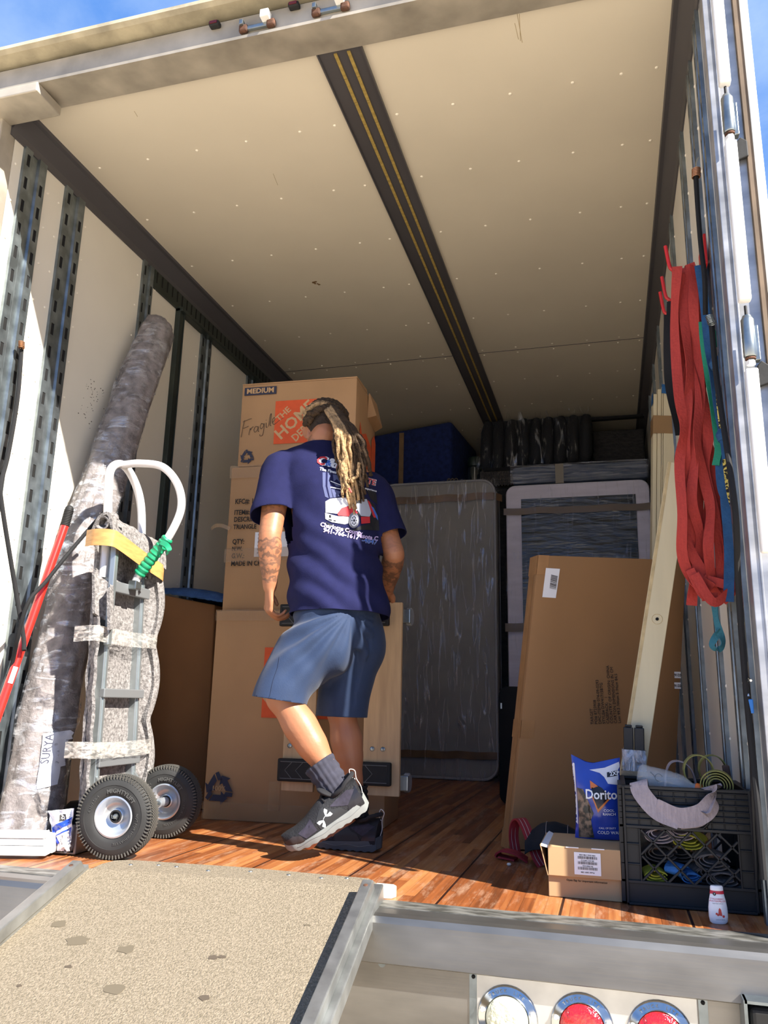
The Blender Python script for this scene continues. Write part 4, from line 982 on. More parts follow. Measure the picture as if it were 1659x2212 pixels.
# ------------------------------------------------------------------ strap rack on the right wall
M_redp = mat('red_painted_metal', 0xC3221F, .4); M_redw = mat('red_webbing', 0xA8352C, .85, var=.12, vscale=30, stretch=(8, 8, 1), bump=.25, bscale=120)
M_bluew = mat('blue_strap_webbing', 0x1D4C78, .85, var=.2, vscale=30, bump=.25, bscale=120); M_greenw = mat('green_webbing', 0x1E8062, .85, bump=.25, bscale=120)
M_teal = mat('teal_webbing', 0x2F6E80, .85, bump=.25, bscale=120)
t = thing('strap_rack', (.33, 2.5, 1.9), 'red metal strap rack with three upturned prongs on the right wall', 'rack')
MB().box(.338, .346, 2.41, 2.55, 1.87, 1.975).build('mounting_plate', M_redp, t, bevel=.002)
MB().box(.330, .346, 2.45, 2.84, 1.895, 1.915).build('back_bar', M_redp, t, bevel=.002)
for y, xe in ((2.5, .245), (2.70, .245), (2.81, .245)):
    MB().tube(polyline([(.34, y, 1.905), (xe + .02, y, 1.905), (xe + .003, y, 1.914), (xe - .004, y, 1.93), (xe - .012, y, 2.0)], 4), .006, 10).build('prong', M_redp, t, smooth=True)
# red straps : overlapping hanging loops of one bundle
t = thing('strap_bundle', (.3, 2.47, 1.92), 'thick bunch of red webbing straps hanging from the rack on the right wall', 'strap')
random.seed(21)
def pxy(u, v, y): return at(u, v, y=y)
strands = [  # photo x along its height, depth
    ([(1463, 576), (1457, 700), (1466, 850), (1478, 925), (1468, 1000), (1474, 1110), (1474, 1200), (1500, 1260), (1530, 1285)], 2.44),
    ([(1484, 576), (1478, 680), (1490, 800), (1486, 900), (1500, 990), (1494, 1080), (1512, 1160), (1506, 1240), (1540, 1270)], 2.455),
    ([(1475, 580), (1490, 760), (1478, 870), (1492, 960), (1490, 1100), (1498, 1230), (1494, 1308)], 2.47),
    ([(1500, 575), (1498, 660), (1506, 760), (1512, 860), (1506, 950), (1522, 1040), (1535, 1100), (1530, 1180), (1538, 1262)], 2.45),
    ([(1490, 570), (1510, 640), (1500, 750), (1520, 850), (1530, 940), (1524, 1020), (1545, 1120), (1555, 1200), (1560, 1275)], 2.465),
    ([(1506, 580), (1504, 700), (1516, 800), (1512, 900), (1540, 1000), (1550, 1090), (1570, 1180), (1580, 1278)], 2.48),
    ([(1470, 590), (1472, 760), (1485, 860), (1480, 960), (1484, 1060), (1482, 1160), (1520, 1240), (1555, 1290)], 2.46),
    ([(1496, 590), (1494, 720), (1500, 880), (1515, 1000), (1510, 1120), (1516, 1220), (1528, 1298)], 2.485),
    ([(1480, 600), (1496, 800), (1510, 960), (1532, 1080), (1520, 1180), (1545, 1250), (1572, 1285)], 2.49),
    ([(1500, 600), (1520, 900), (1545, 1040), (1560, 1150), (1565, 1230)], 2.50)]
for i, (pp, y) in enumerate(strands):
    base = polyline([pxy(u, v, y + .012 * math.sin(k * 2.1 + i)) for k, (u, v) in enumerate(pp)], 7)
    n = len(base); side = []
    for k in range(n):
        tw = .7 * math.sin(k * .22 + i * 1.7) + .5 * wob(k * .12, i * 3.1)
        side.append(V((math.cos(tw), -math.sin(tw) * .8, 0)))
    top = [base[0] + V((0, .03, -.05)), base[0] + V((0, .02, .002))]
    mb = MB(); mb.ribbon(top + base, .030, .0022, side=[side[0]] * 2 + side); mb.build('strap_loop', M_redw, t, smooth=True)
mb = MB()
for i, (a, b, m_) in enumerate((((1500, 1240), (1575, 1280), (1540, 1300)), ((1490, 1230), (1550, 1290), (1520, 1285)), ((1520, 1250), (1560, 1300), (1580, 1270)))):
    pts = polyline([pxy(*a, 2.43 + .01 * i), pxy(*m_, 2.42 + .01 * i), pxy(*b, 2.44)], 8); mb.ribbon(pts, .026, .002, side=(.3, 0, 1))
mb.build('strap_loop', M_redw, t, smooth=True)
def hang(name, label, m, pp, y, w, cat='strap', tw=.5, extra=None):
    tt = thing(name, tuple(pxy(*pp[0], y)), label, cat); base = polyline([pxy(u, v, y) for u, v in pp], 7)
    side = [V((math.cos(tw * math.sin(k * .2)), -math.sin(tw * math.sin(k * .2)), 0)) for k in range(len(base))]
    mb = MB().ribbon(base, w, .0022, side=side)
    for q in (extra or []):
        b2 = polyline([pxy(u, v, y + .01) for u, v in q], 7); mb.ribbon(b2, w, .0022, side=V((1, -.3, .1)))
    mb.build('webbing', m, tt, smooth=True); return tt
t = hang('webbing_strap', 'long blue strap hanging knotted behind the red straps, right wall', M_bluew, [(1510, 573), (1520, 640), (1531, 740), (1540, 800), (1550, 870), (1564, 940)], 2.425, .028,
     extra=[[(1538, 790), (1545, 830), (1552, 880), (1562, 930), (1572, 1000), (1580, 1070), (1590, 1090)], [(1562, 930), (1556, 1000), (1562, 1060), (1582, 1088)], [(1548, 850), (1560, 960), (1567, 1080), (1575, 1180), (1574, 1300)]])
mb = MB()
for (u, v) in ((1549, 785), (1564, 940)):
    mb = MB(); c_ = pxy(u, v, 2.405); mb.lathe([(0, -.02), (.018, -.018), (.024, 0), (.016, .018), (0, .02)], 10, T(c_)); mb.ribbon([c_ + V((0, -.01, 0)), c_ + V((.004, -.014, -.03)), c_ + V((.006, -.01, -.075))], .036, .002, side=(1, -.3, 0))
    mb.build('knot', M_bluew, t, smooth=True)

hang('webbing_strap', 'green strap with trailing end hanging between red and blue straps', M_greenw, [(1517, 695), (1520, 740), (1527, 790), (1536, 850), (1545, 910), (1552, 965), (1546, 1005)], 2.435, .022, extra=[[(1518, 700), (1529, 702), (1541, 725), (1547, 750)]])
hang('webbing_strap', 'teal strap end looping below the red straps on the right wall', M_teal, [(1543, 1290), (1546, 1330), (1553, 1360), (1562, 1385), (1558, 1400), (1545, 1402), (1538, 1392), (1548, 1372), (1556, 1360)], 2.53, .020, tw=.9)
hang('webbing_strap', 'black strap hanging on the rear prongs left of the red straps', M_dark, [(1446, 680), (1444, 760), (1448, 830), (1462, 900), (1470, 940)], 2.68, .035, extra=[[(1452, 650), (1450, 740), (1458, 820)]])
hang('webbing_strap', 'yellow strap with black dashes hanging beside the dark bungee cord', mat('dashed_webbing', 0xC9B65A, .8, col2=0x14140F, vscale=110, ramp=(.48, .52)), [(1550, 830), (1553, 880), (1572, 1050), (1586, 1110), (1592, 1180), (1594, 1230)], 2.42, .012)
# bungee cords
t = thing('bungee_cord', tuple(at(1503, 375, x=.33)), 'black bungee cord with copper coil end hanging on the right wall', 'bungee cord')
MB().tube(polyline([at(u, v, x=.325) for u, v in ((1503, 372), (1506, 430), (1513, 520), (1522, 600), (1524, 680))], 6), .0075, 8).build('cord', M_dark, t, smooth=True)
mb = MB()
for k in range(6):
    c_ = at(1504, 368 + k * 3.2, x=.325); mb.tube([c_ + V((0, .012 * math.cos(R_(a)), .003 + .0 * a)) + V((.012 * math.sin(R_(a)), 0, 0)) for a in range(0, 360, 36)], .0022, 5, closed=True)
mb.build('coil_end', mat('copper_wire', 0xB98662, .35, .8), t, smooth=True)
MB().tube(polyline([at(1504, 366, x=.33), at(1504, 350, x=.335), at(1509, 340, x=.345)], 5), .002, 6).build('wire_hook', M_zinc, t, smooth=True)
t = thing('bungee_cord', tuple(at(1535, 700, x=.33)), 'black bungee cord with silver coil end, lower on the right wall', 'bungee cord')
MB().tube(polyline([at(u, v, x=.33) for u, v in ((1536, 690), (1546, 800), (1560, 900), (1575, 1000), (1590, 1120), (1594, 1250), (1606, 1420), (1622, 1600), (1638, 1760), (1650, 1900))], 6), .008, 8).build('cord', M_dark, t, smooth=True)
mb = MB()
for k in range(6):
    c_ = at(1533 + k, 686 + k * 3, x=.325); mb.tube([c_ + V((.010 * math.sin(R_(a)), .012 * math.cos(R_(a)), .003)) for a in range(0, 360, 36)], .0018, 5, closed=True)
mb.build('coil_end', M_zinc, t, smooth=True)
t = thing('bar_clamp', tuple(at(1620, 1700, x=.325)), 'dark upright rod with blue sleeve and chrome hook by the right wall', 'rod')
MB().tube([at(1615, 1478, x=.338), at(1622, 1600, x=.338), at(1635, 1900, x=.338)], .006, 8).build('rod', mat('dark_rod', 0x202226, .4, .4), t, smooth=True)
c_ = at(1619, 1526, x=.335); MB(T(c_)).box(-.006, .008, -.012, .012, -.017, .018).build('blue_sleeve', mat('blue_sleeve', 0x1E6FC0, .4), t, bevel=.002)
MB().tube(polyline([at(1617, 1505, x=.333), at(1613, 1478, x=.333), at(1617, 1466, x=.333), at(1622, 1470, x=.333)], 6), .003, 8).build('chrome_hook', mat('chrome', 0xD8D8DA, .12, 1.0), t, smooth=True)

# ------------------------------------------------------------------ rear-door hinge hardware on the right post
t = thing('door_hinge_rod', (.38, 2.08, 1.6), 'row of white plastic rod covers and zinc hinge barrels down the right rear post', 'hinge')
xh, yh = .394, 2.155
def hp(u, v): return at(u, v, y=yh)
for (u0, v0), (u1, v1) in (((1560, -40), (1563, 184)), ((1577, 308), (1603, 652)), ((1624, 798), (1662, 1194))):
    a_, b_ = hp(u0, v0), hp(u1, v1)
    z1, z0 = a_.z, b_.z
    MB().box(xh - .016, xh + .016, yh - .014, yh + .014, z0, z1).build('rod_cover', M_plasw, t, bevel=.005, bseg=3, smooth=True)
for (v0, v1) in ((205, 287), (682, 772)):
    u = 1577 if v0 < 300 else 1622
    z1, z0 = hp(u, v0).z, hp(u, v1).z
    o = MB().lathe([(0, 0), (.015, 0), (.017, .003), (.017, z1 - z0 - .012), (.014, z1 - z0 - .008), (.011, z1 - z0), (0, z1 - z0)], 24, T((xh + .001, yh, z0))).build('hinge_barrel', M_zinc, t, smooth=True)
    MB().box(xh + .012, xh + .026, yh - .004, yh + .02, z0 - .01, z1 - .03).build('barrel_strap', M_zinc, o, bevel=.002)
    MB().lathe([(0, 0), (.0115, 0), (.0115, .012), (0, .012)], 6, T((xh + .001, yh, z0 - .022))).build('nut', M_plasw, t)
    MB().lathe([(.008, 0), (.014, 0), (.014, .004), (.008, .004)], 16, T((xh + .001, yh, z0 - .006)), closed=True).build('washer', M_brownrust, t)
    MB().prism([(0, 0), (.03, .01), (.03, .06), (.012, .075), (0, .06)], -.006, .006, T((xh + .02, yh + .03, z0 - .075)) @ RX(90)).build('bracket', M_rubber, t, bevel=.003)
    MB().tube([(xh, yh, z1), (xh, yh, z1 + .03)], .004, 8).build('pin', M_rubber, t)
# white bumper door edge (opened back along the side)
MB().box(XR + .099, XR + .122, 2.18, 3.3, -.3, 2.83).build('trailer_door', M_plasw, bevel=.004, label='white edge of rear door folded back outside the right post', category='door')
# ------------------------------------------------------------------ ramp
RM = T((-1.075, 2.32, .0)) @ RZ(4.5)
RM2 = RM @ T((0, -.12, .034)) @ RX(math.degrees(math.atan(.29)))          # slopes down toward -y
t = thing('walk_ramp', (-1.075, 2.2, 0), 'sandy non-slip walk ramp with aluminium side rails hooked on the truck floor', 'ramp')
M_grit = mat('sandy_grit', 0x8B7F6C, .95, col2=0x6E6452, vscale=170, detail=6, ramp=(.36, .62), bump=.6, bscale=260)
M_alu = mat('cast_aluminium', 0xAEB1B0, .4, .85, var=.25, vscale=14, rvar=.1)
hw = .42
mb = MB(RM2)
L_ = 4.1
mb.hexa([(-hw, -L_, -.02), (hw, -L_, -.02), (hw, 0.0, -.02), (-hw, 0.0, -.02)], [(-hw, -L_, 0), (hw, -L_, 0), (hw, 0.0, 0), (-hw, 0.0, 0)])
mb.build('grit_deck', M_grit, t)
mb = MB(RM); mb.prism([(-hw + .01, -.122), (hw - .01, -.122), (hw, -.05), (hw - .03, -.005), (.0, .035), (-hw + .05, .035), (-hw + .01, .01), (-hw + .0, -.05)], .003, .033)
mb.build('top_lip', M_grit, t, bevel=.003)
M_stain = mat('dark_stain', 0x4E4438, .9); M_grease = mat('faint_stain', 0x5F5646, .95)
random.seed(4)
for i, (x, y, r, m_) in enumerate(((.12, -.36, .012, M_stain), (.14, -.355, .009, M_stain), (-.05, -.50, .028, M_grease), (-.10, -.36, .022, M_grease), (-.24, -.34, .03, M_grease), (-.33, -.28, .022, M_grease), (.16, -.50, .012, M_stain), (-.20, -.44, .008, M_stain), (.05, -.62, .02, M_grease), (.2, -.66, .03, M_stain), (-.27, -.52, .006, M_stain), (.30, -.20, .008, M_grease))):
    MB(RM2).prism([(x + r * (.75 + .5 * random.random()) * math.cos(R_(a)), y + r * .8 * (.6 + .5 * random.random()) * math.sin(R_(a))) for a in range(0, 360, 30)], -.001, .0012).build('stain', m_, t)
for x in (-.33, -.25, -.19, -.08, .04, .16, .26, .33):
    MB(RM).lathe([(0, .0345), (.006, .0345), (.007, .033)], 10, T((x, -.03 + .015 * math.sin(x * 20), 0))).build('screw_head', M_galv, t)
for s_ in (-1, 1):
    x0, x1 = (hw - .005, hw + .035) if s_ > 0 else (-hw - .035, -hw + .005)
    mb = MB(RM2); mb.box(x0, x1, -L_, -.0, -.03, .012)
    xa, xb = (hw - .012, hw + .018) if s_ > 0 else (-hw - .018, -hw + .012)
    mb.hexa([(xa, -L_, .012), (xb, -L_, .012), (xb, -.03, .012), (xa, -.03, .012)], [(xa, -L_, .045), (xb, -L_, .045), (xb, -.045, .045), (xa, -.045, .045)])
    o = mb.build('side_rail', M_alu, t, bevel=.003)
    MB(RM2).lathe([(0, .0465), (.005, .0465), (.0065, .045), (.0, .044)], 10, T(((xa + xb) / 2, -.075, 0))).build('rivet', M_brownrust, o)
    if s_ < 0: MB(RM2).box(x0 - .022, x0, -L_, -.01, -.045, .0).build('rail_foot', M_alu, o)
MB(RM).prism([(hw - .015, -.10), (hw + .05, -.085), (hw + .06, -.06), (hw + .05, -.045), (hw, -.04)], .0, .030).build('hook_tab', mat('worn_white_paint', 0xD9D3C6, .6, var=.3, vscale=40), t, bevel=.003)

# ------------------------------------------------------------------ tail lights
PY = 2.129
a, b, c, d = at(1030, 2099, y=PY), at(1505, 2152, y=PY), at(1512, 2300, y=PY), at(1028, 2300, y=PY)
zt = (a.z + b.z) / 2 + .003
t = thing('light_panel', (-.09, PY, zt - .2), 'aluminium panel below the bumper holding three round truck lights', 'panel')
MB().box(a.x, b.x, PY - .004, PY, zt - .22, zt).build('panel_plate', mat('bright_aluminium', 0xC4C6C6, .35, .7, var=.15, vscale=10), t, bevel=.002)
for x in (a.x - .008, b.x + .012):
    MB().box(x - .010, x + .010, PY - .002, PY, zt - .22, zt - .0).build('mount_tab', M_galv, t)
    MB().lathe([(0, .004), (.004, .004), (.005, 0)], 8, frame((x, PY - .002, zt - .014), (1, 0, 0), z=(0, -1, 0))).build('screw_head', M_black, t)
M_chr = mat('chrome_bezel', 0xC9CCCE, .16, 1.0, var=.2, vscale=10)
M_redl = mat('red_lens', 0xC8151A, .12, spec=.8, coat=.7, bump=.8, bscale=70); M_cll = mat('clear_lens', 0xC9CCB4, .1, spec=.9, coat=.8, bump=.8, bscale=60)
lamps = [(at(1097, 2198, y=PY), M_cll, 'round clear reverse light, leftmost of three lights under the bumper'), (at(1258, 2216, y=PY), M_redl, 'round red tail light in the middle of the panel under the bumper'), (at(1426, 2234, y=PY), M_redl, 'round red tail light, rightmost of three under the bumper')]
for p, m_, lb in lamps:
    t2 = thing('truck_light', (p.x, PY, p.z), lb, 'light', group=None)
    FL = frame((p.x, PY - .004, p.z), (1, 0, 0), z=(0, -1, 0))
    MB(FL).lathe([(.049, .004), (.052, .012), (.056, .008), (.068, .006), (.071, .003), (.072, 0), (.049, 0)], 40, closed=True).build('bezel', M_chr, t2, smooth=True)
    MB(FL).lathe([(.0505, .002), (.050, .010), (.044, .016), (.030, .019), (0, .020)], 36).build('lens', m_, t2, smooth=True)
    mb = MB(FL)
    for r in (.015, .028, .039): mb.tube([(r * math.cos(R_(q)), r * math.sin(R_(q)), .0185 - r * .1) for q in range(0, 360, 20)], .0012, 4, closed=True)
    for q in range(0, 360, 45): mb.tube([(0, 0, .0195), (.044 * math.cos(R_(q)), .044 * math.sin(R_(q)), .0155)], .001, 4)
    mb.build('lens_ribs', m_, t2)
    for q in (180 - 14, 14):
        MB(FL).lathe([(0, .012), (.0045, .011), (.006, .008), (.006, .005)], 12, T((.061 * math.cos(R_(q)), .061 * math.sin(R_(q)), 0))).build('screw', M_plasw, t2, smooth=True)
    for word, ac in (('TRUCK', 112), ('LITE', 62)):
        text(word, .010, FL @ T((0, 0, .0082)), mat('engraved_grey', 0x84888A, .5), t2, space=1.6, bend=(lambda v, ac=ac: ((.0605 + v.y) * math.cos(R_(ac) - v.x / .0605), (.0605 + v.y) * math.sin(R_(ac) - v.x / .0605), v.z)))
p = at(825, 2080, y=PY)
t2 = thing('bolt', (p.x, PY, p.z), 'single screw and washer on the bumper face right of the ramp', 'bolt')
MB(frame((p.x, 2.129, p.z), (1, 0, 0), z=(0, -1, 0))).lathe([(0, .001), (.010, .001), (.010, 0)], 16).build('washer', M_galv, t2, smooth=True)
MB(frame((p.x, 2.128, p.z + .003), (1, 0, 0), z=(0, -1, 0))).lathe([(0, .006), (.004, .006), (.005, .001), (0, .001)], 8).build('bolt_head', M_zinc, t2)
p = at(1640, 2175, y=2.10)
t2 = thing('dock_bumper', (p.x, 2.1, p.z - .1), 'black rubber dock bumper in a steel bracket below the right corner', 'bumper')
MB().box(p.x - .025, p.x + .12, 2.06, 2.128, p.z - .2, p.z + .010).build('rubber_block', M_rubber, t2, bevel=.012, bseg=3)
MB().box(p.x - .035, p.x + .14, 2.05, 2.128, p.z + .018, p.z + .024).build('bracket_top', M_galv, t2); MB().box(p.x - .037, p.x - .03, 2.05, 2.128, p.z - .2, p.z + .024).build('bracket_side', M_galv, t2)
for z in (-.03,):
    MB(frame((p.x + .005, 2.059, p.z + z), (1, 0, 0), z=(0, -1, 0))).lathe([(0, .003), (.006, .003), (.007, 0)], 10).build('bolt_head', M_zinc, t2)
# header hardware: door-lock keepers and marker lights
def keeper(u, v, lb):
    p = at(u, v, y=2.098); t3 = thing('door_lock_keeper', tuple(p), lb, 'latch')
    MB().box(p.x - .05, p.x + .05, 2.086, 2.099, p.z - .008, p.z + .008).build('keeper_bar', M_zinc, t3, bevel=.003)
    for dx in (-.052, .052):
        MB().box(p.x + dx - .016, p.x + dx + .016, 2.08, 2.099, p.z - .016, p.z + .013).build('rusty_lug', M_brownrust, t3, bevel=.006)
    MB().box(p.x + .02, p.x + .052, 2.06, 2.09, p.z + .006, p.z + .036).build('white_cap', M_plasw, t3, bevel=.003)
    MB().box(p.x - .062, p.x - .048, 2.07, 2.09, p.z + .004, p.z + .024).build('pale_stud', M_zinc, t3, bevel=.002)
keeper(558, 60, 'galvanised door lock keeper with white cap, nearer the left end of the header')
keeper(716, 24, 'galvanised door lock keeper with white cap, further right on the header')
for u, v, lb in ((465, 55, 'dark red marker light, left one in the groove under the roof lip'), (636, 14, 'dark red marker light, right one in the groove under the roof lip')):
    p = at(u, v, y=2.09); t3 = thing('marker_light', tuple(p), lb, 'light')
    MB().box(p.x - .02, p.x + .02, 2.075, 2.10, p.z - .009, p.z + .009).build('housing', M_rubber, t3, bevel=.005)
    MB().box(p.x - .014, p.x + .014, 2.072, 2.075, p.z - .005, p.z + .005).build('lens', mat('dark_red_lens', 0x5A1418, .2), t3)

# ------------------------------------------------------------------ rolled rug in plastic
t = thing('rolled_rug', (-2.09, 2.66, 0), 'tall rolled rug in crinkled clear film leaning in the left corner', 'rug')
M_felt = mat('rug_backing', 0x8C8583, .95, col2=0x625C5A, vscale=22, detail=8, ramp=(.35, .65), bump=.4, bscale=120)
RP = [V((-2.075, 2.62, .005)), V((-2.075, 2.66, .2)), V((-2.08, 2.70, .52)), V((-2.08, 2.745, .80)), V((-2.085, 2.775, 1.02)), V((-2.085, 2.83, 1.27)), V((-2.09, 2.915, 1.50)), V((-2.095, 3.05, 1.90)), V((-2.10, 3.19, 2.27)), V((-2.10, 3.215, 2.33))]
rr = [.112, .108, .104, .098, .095, .092, .092, .092, .088, .062]
pts = polyline(RP, 6); n = len(pts); rad = []
for i in range(n):
    u = i / (n - 1) * (len(rr) - 1); k = min(int(u), len(rr) - 2); rad.append(lerp(rr[k], rr[k + 1], u - k))
def fold(pts, rad, amp, sq=.92, seg=48, sc=1.0, off=0.0):
    mb = MB(); rings = []
    for i, p in enumerate(pts):
        tg = (pts[min(i + 1, len(pts) - 1)] - pts[max(i - 1, 0)]).normalized(); a = V((1, 0, 0)); a = (a - a.dot(tg) * tg).normalized(); b = tg.cross(a)
        ring = []
        for k in range(seg):
            q = 2 * math.pi * k / seg
            r = rad[i] * sc + off + amp * wob(math.cos(q) * 2.2, math.sin(q) * 2.2, p.z * 5.5) + amp * .5 * wob(math.cos(q) * 6, math.sin(q) * 6, p.z * 16)
            ring.append(mb.v(p + a * math.cos(q) * r * sq + b * math.sin(q) * r))
        rings.append(ring)
    for i in range(len(rings) - 1):
        for k in range(seg): mb.face([rings[i][k], rings[i][(k + 1) % seg], rings[i + 1][(k + 1) % seg], rings[i + 1][k]])
    mb.face(rings[0][::-1]); mb.face(rings[-1]); return mb
fold(pts, rad, .010).build('rug_roll', M_felt, t, smooth=True, angle=60)
fold(polyline(RP, 10), [r * 1.0 for r in [lerp(rad[min(int(i / (len(RP) * 10 - 9) * (n)), n - 1)], rad[min(int(i / (len(RP) * 10 - 9) * n) + 1, n - 1)], .5) for i in range((len(RP) - 1) * 10 + 1)]], .016, sc=1.04, seg=64).build('plastic_film', plastic_film('rug_film', stretch=(3, 3, 9), base=.04, streak=.7, lo=.5, hi=.72, scale=3.0, rot=(.3, .2, 0)), t, smooth=True, angle=180)
mb = MB()
for k in range(4):
    r = .098 - .02 * k; pz = .016 + .016 * k
    mb.tube([V((-2.068 + (r + .022) * math.cos(R_(a)), 2.615 + (r + .022) * math.sin(R_(a)), pz + .006 * math.sin(R_(a * 2 + 30)))) for a in range(170, 380, 10)], .0035, 5)
mb.build('layer_edges', mat('pinkish_rug_edge', 0xB29E98, .95), t)
bv = bvh_of([c_ for c_ in t.children if c_.name.startswith('plastic_film')][0])
LF = frame(at(98, 1640, y=2.52), V((.93, .2, .12)), z=V((.55, -.83, 0))); ld = LF.to_3x3() @ V((0, 0, -1))
drape(t, LF, [[(-.062, -.105), (.060, -.095), (.055, .085), (-.050, .085)]], mat('paper_label_film', 0xDADCE6, .25), 'paper_label', bv, ld, off=.004, step=.015, label='white paper label')
drape(t, LF @ T((-.035, .03, 0)) @ RZ(82), [text_mesh('SURYA', .034, extrude=0)], M_navyink, 'printed_text', bv, ld, off=.006, step=.01)
drape(t, LF @ T((.005, .005, 0)) @ RZ(82), [text_mesh('collection  style  size 8 x 10\ncolor grey ivory charcoal', .0085, extrude=0)], M_navyink, 'printed_text', bv, ld, off=.006, step=.01)
drape(t, LF @ T((.03, .03, 0)) @ RZ(82), [[(x, -.006), (x + .0015, -.006), (x + .0015, .008), (x, .008)] for x in [k * .0034 - .02 for k in range(12)]], M_ink, 'barcode', bv, ld, off=.006)

# black round thing behind hand truck foot
MB().lathe([(0, 0), (.055, .002), (.07, .02), (.065, .09), (.04, .115), (0, .12)], 20, T((-2.02, 2.86, .002))).build('black_bag', M_dark, smooth=True, label='small black pouch on the floor between rug foot and hand truck wheel', category='bag')

# ------------------------------------------------------------------ red pole with ribbed grip
t = thing('red_pole', tuple(at(0, 1535, x=-2.05)), 'red pole with black ribbed grip leaning across the left corner', 'pole')
a_, b_, c_ = at(152, 1092, x=-2.03), at(140, 1136, x=-2.04), at(0, 1532, x=-2.08)
dd = (c_ - b_).normalized(); end = b_ + dd * ((b_.z - .01) / -dd.z)
MB().tube([b_, b_ + dd * .35, end], .0155, 16).build('red_tube', mat('glossy_red', 0xD12A22, .25, coat=.5), t, smooth=True)
mb = MB(); m_ = 26; gp = [b_.lerp(a_, k / m_) for k in range(m_ + 1)]
mb.tube(gp, [.0165 + (.002 if k % 2 else 0) if k < m_ - 5 else .0165 * math.sqrt(max(.05, 1 - ((k - m_ + 5) / 5.2) ** 2)) for k in range(m_ + 1)], 14)
mb.build('ribbed_grip', M_rubber, t, smooth=True, angle=25)
MB().box(0, 0, 0, 0, 0, 0).bm.free()
q_ = b_ + dd * .60; MB(frz(q_ + V((.011, -.009, 0)), dd, V((.7, -.7, 0)))).box(-.004, .004, -.008, .008, -.03, .03).build('white_sticker', M_white, t)
# bungee cords on the left
t = thing('bungee_cord', tuple(at(47, 745, x=-2.17)), 'black bungee cord with copper end clipped high on the left wall post', 'bungee cord')
MB().tube(polyline([at(u, v, x=x) for u, v, x in ((47, 748, -2.18), (38, 860, -2.17), (18, 980, -2.16), (2, 1045, -2.14), (4, 1090, -2.13), (28, 1240, -2.10), (50, 1370, -2.05), (52, 1405, -2.03))], 7), .008, 8).build('cord', M_dark, t, smooth=True)
mb = MB()
for k in range(5): mb.tube([at(46.5, 739 + 3 * k, x=-2.17) + V((.010 * math.sin(R_(a)), .011 * math.cos(R_(a)), 0)) for a in range(0, 360, 40)], .0022, 5, closed=True)
mb.build('coil_end', MATS['copper_wire'], t, smooth=True)
t = thing('bungee_cord', tuple(at(150, 1190, x=-1.95)), 'black cord running from the hand truck over the red pole to the wall', 'bungee cord')
MB().tube(polyline([at(u, v, x=x) for u, v, x in ((232, 1098, -1.86), (195, 1140, -1.92), (140, 1205, -1.95), (100, 1255, -1.97), (62, 1300, -1.985), (40, 1370, -2.02), (25, 1440, -2.08), (-12, 1570, -2.14))], 7), .0075, 8).build('cord', M_dark, t, smooth=True)

# ------------------------------------------------------------------ hand truck
t = thing('hand_truck', (-1.66, 2.65, 0), 'aluminium hand truck padded with grey felt, two black tyres and a looped handle', 'hand truck')
M_alr = mat('aluminium_rail', 0xAEB6B8, .35, .8, var=.15, vscale=8); M_pad_f = mat('grey_felt_padding', 0x8E8A88, .97, col2=0x55514F, vscale=90, detail=12, ramp=(.32, .66), bump=.5, bscale=160)
NR0, NR1 = V((-1.765, 2.565, .06)), V((-1.80, 2.575, 1.10))
FR0, FR1 = V((-1.765, 2.80, .06)), V((-1.815, 2.80, 1.13))
def rail(a, b, name):
    F = frz(a, b - a, V((1, 0, 0))); L = (b - a).length
    o = MB(F).box(-.016, .016, -.014, .014, 0, L).build(name, M_alr, t, bevel=.003)
    MB(F).box(.0162, .020, -.004, .004, 0, L).build('rail_rib', M_alr, o)
rail(NR0, NR1, 'side_rail'); rail(FR0, FR1, 'side_rail')
MB(frz(V((-1.755, 2.545, .70)), V((-.012, .005, .40)), V((1, 0, 0)))).box(-.010, .012, -.012, .010, 0, .415).build('inner_slide_rail', M_alr, t, bevel=.003)
MB(frz(V((-1.767, 2.549, 1.105)), V((-.012, .005, .40)), V((1, 0, 0)))).box(-.014, .016, -.016, .014, 0, .035).build('rubber_end_cap', M_rubber, t, bevel=.005)
for z, h, m_ in ((.90, .040, mat('grey_crossbar', 0x85888A, .45, .5)), (.515, .032, MATS['grey_crossbar']), (.275, .038, MATS['grey_crossbar'])):
    xx = lerp(-1.765, -1.80, z); MB().box(xx + .006, xx + .03, 2.555, 2.815, z, z + h).build('crossbar', m_, t, bevel=.003)
MB().box(-1.77, -1.735, 2.66, 2.70, .92, .955).build('handle_clamp', M_zinc, t, bevel=.004)
for y, z in ((2.55, 1.00), (2.79, .985)): MB(frame((-1.778, y, z), (0, 1, 0), z=(1, -.2, 0))).lathe([(0, .008), (.006, .008), (.0065, 0)], 10).build('bolt', M_zinc, t)
# felt padding : core slab, side flaps
def felt(f, nu, nv, th=.012, name='felt_padding'): return MB().grid(f, nu, nv).build(name, M_pad_f, t, smooth=True, solid=th, angle=60)
felt(lambda u, v: (lerp(-1.785, -1.835, v) + .006 * wob(u * 4, v * 14), lerp(2.525, 2.86, u) + .008 * wob(v * 10, u), lerp(.11, 1.15, v)), 12, 50)
felt(lambda u, v: (-1.79 + .045 * math.sin(math.pi * u) - .03 * v + .008 * wob(u * 3, v * 16), 2.54 - .03 * math.sin(math.pi * u) + .01 * wob(v * 9, 3), lerp(.12, .80, v)), 8, 40)
def bul(v): return .035 * abs(math.sin(v * math.pi * 3 + .2)) + .02
felt(lambda u, v: (lerp(-1.80, -1.755, u) - .02 * v + (bul(v) * .6) * math.sin(math.pi * u * .9), lerp(2.83, 2.845, u) + (bul(v) * 1.2) * u, lerp(.15, 1.06, v)), 10, 60)
felt(lambda u, v: (lerp(-1.745, -1.80, u) - .02 * v + (bul(v) * .25), 2.826 + bul(v) * .7 + .012 * u, lerp(.17, 1.02, v)), 8, 60)
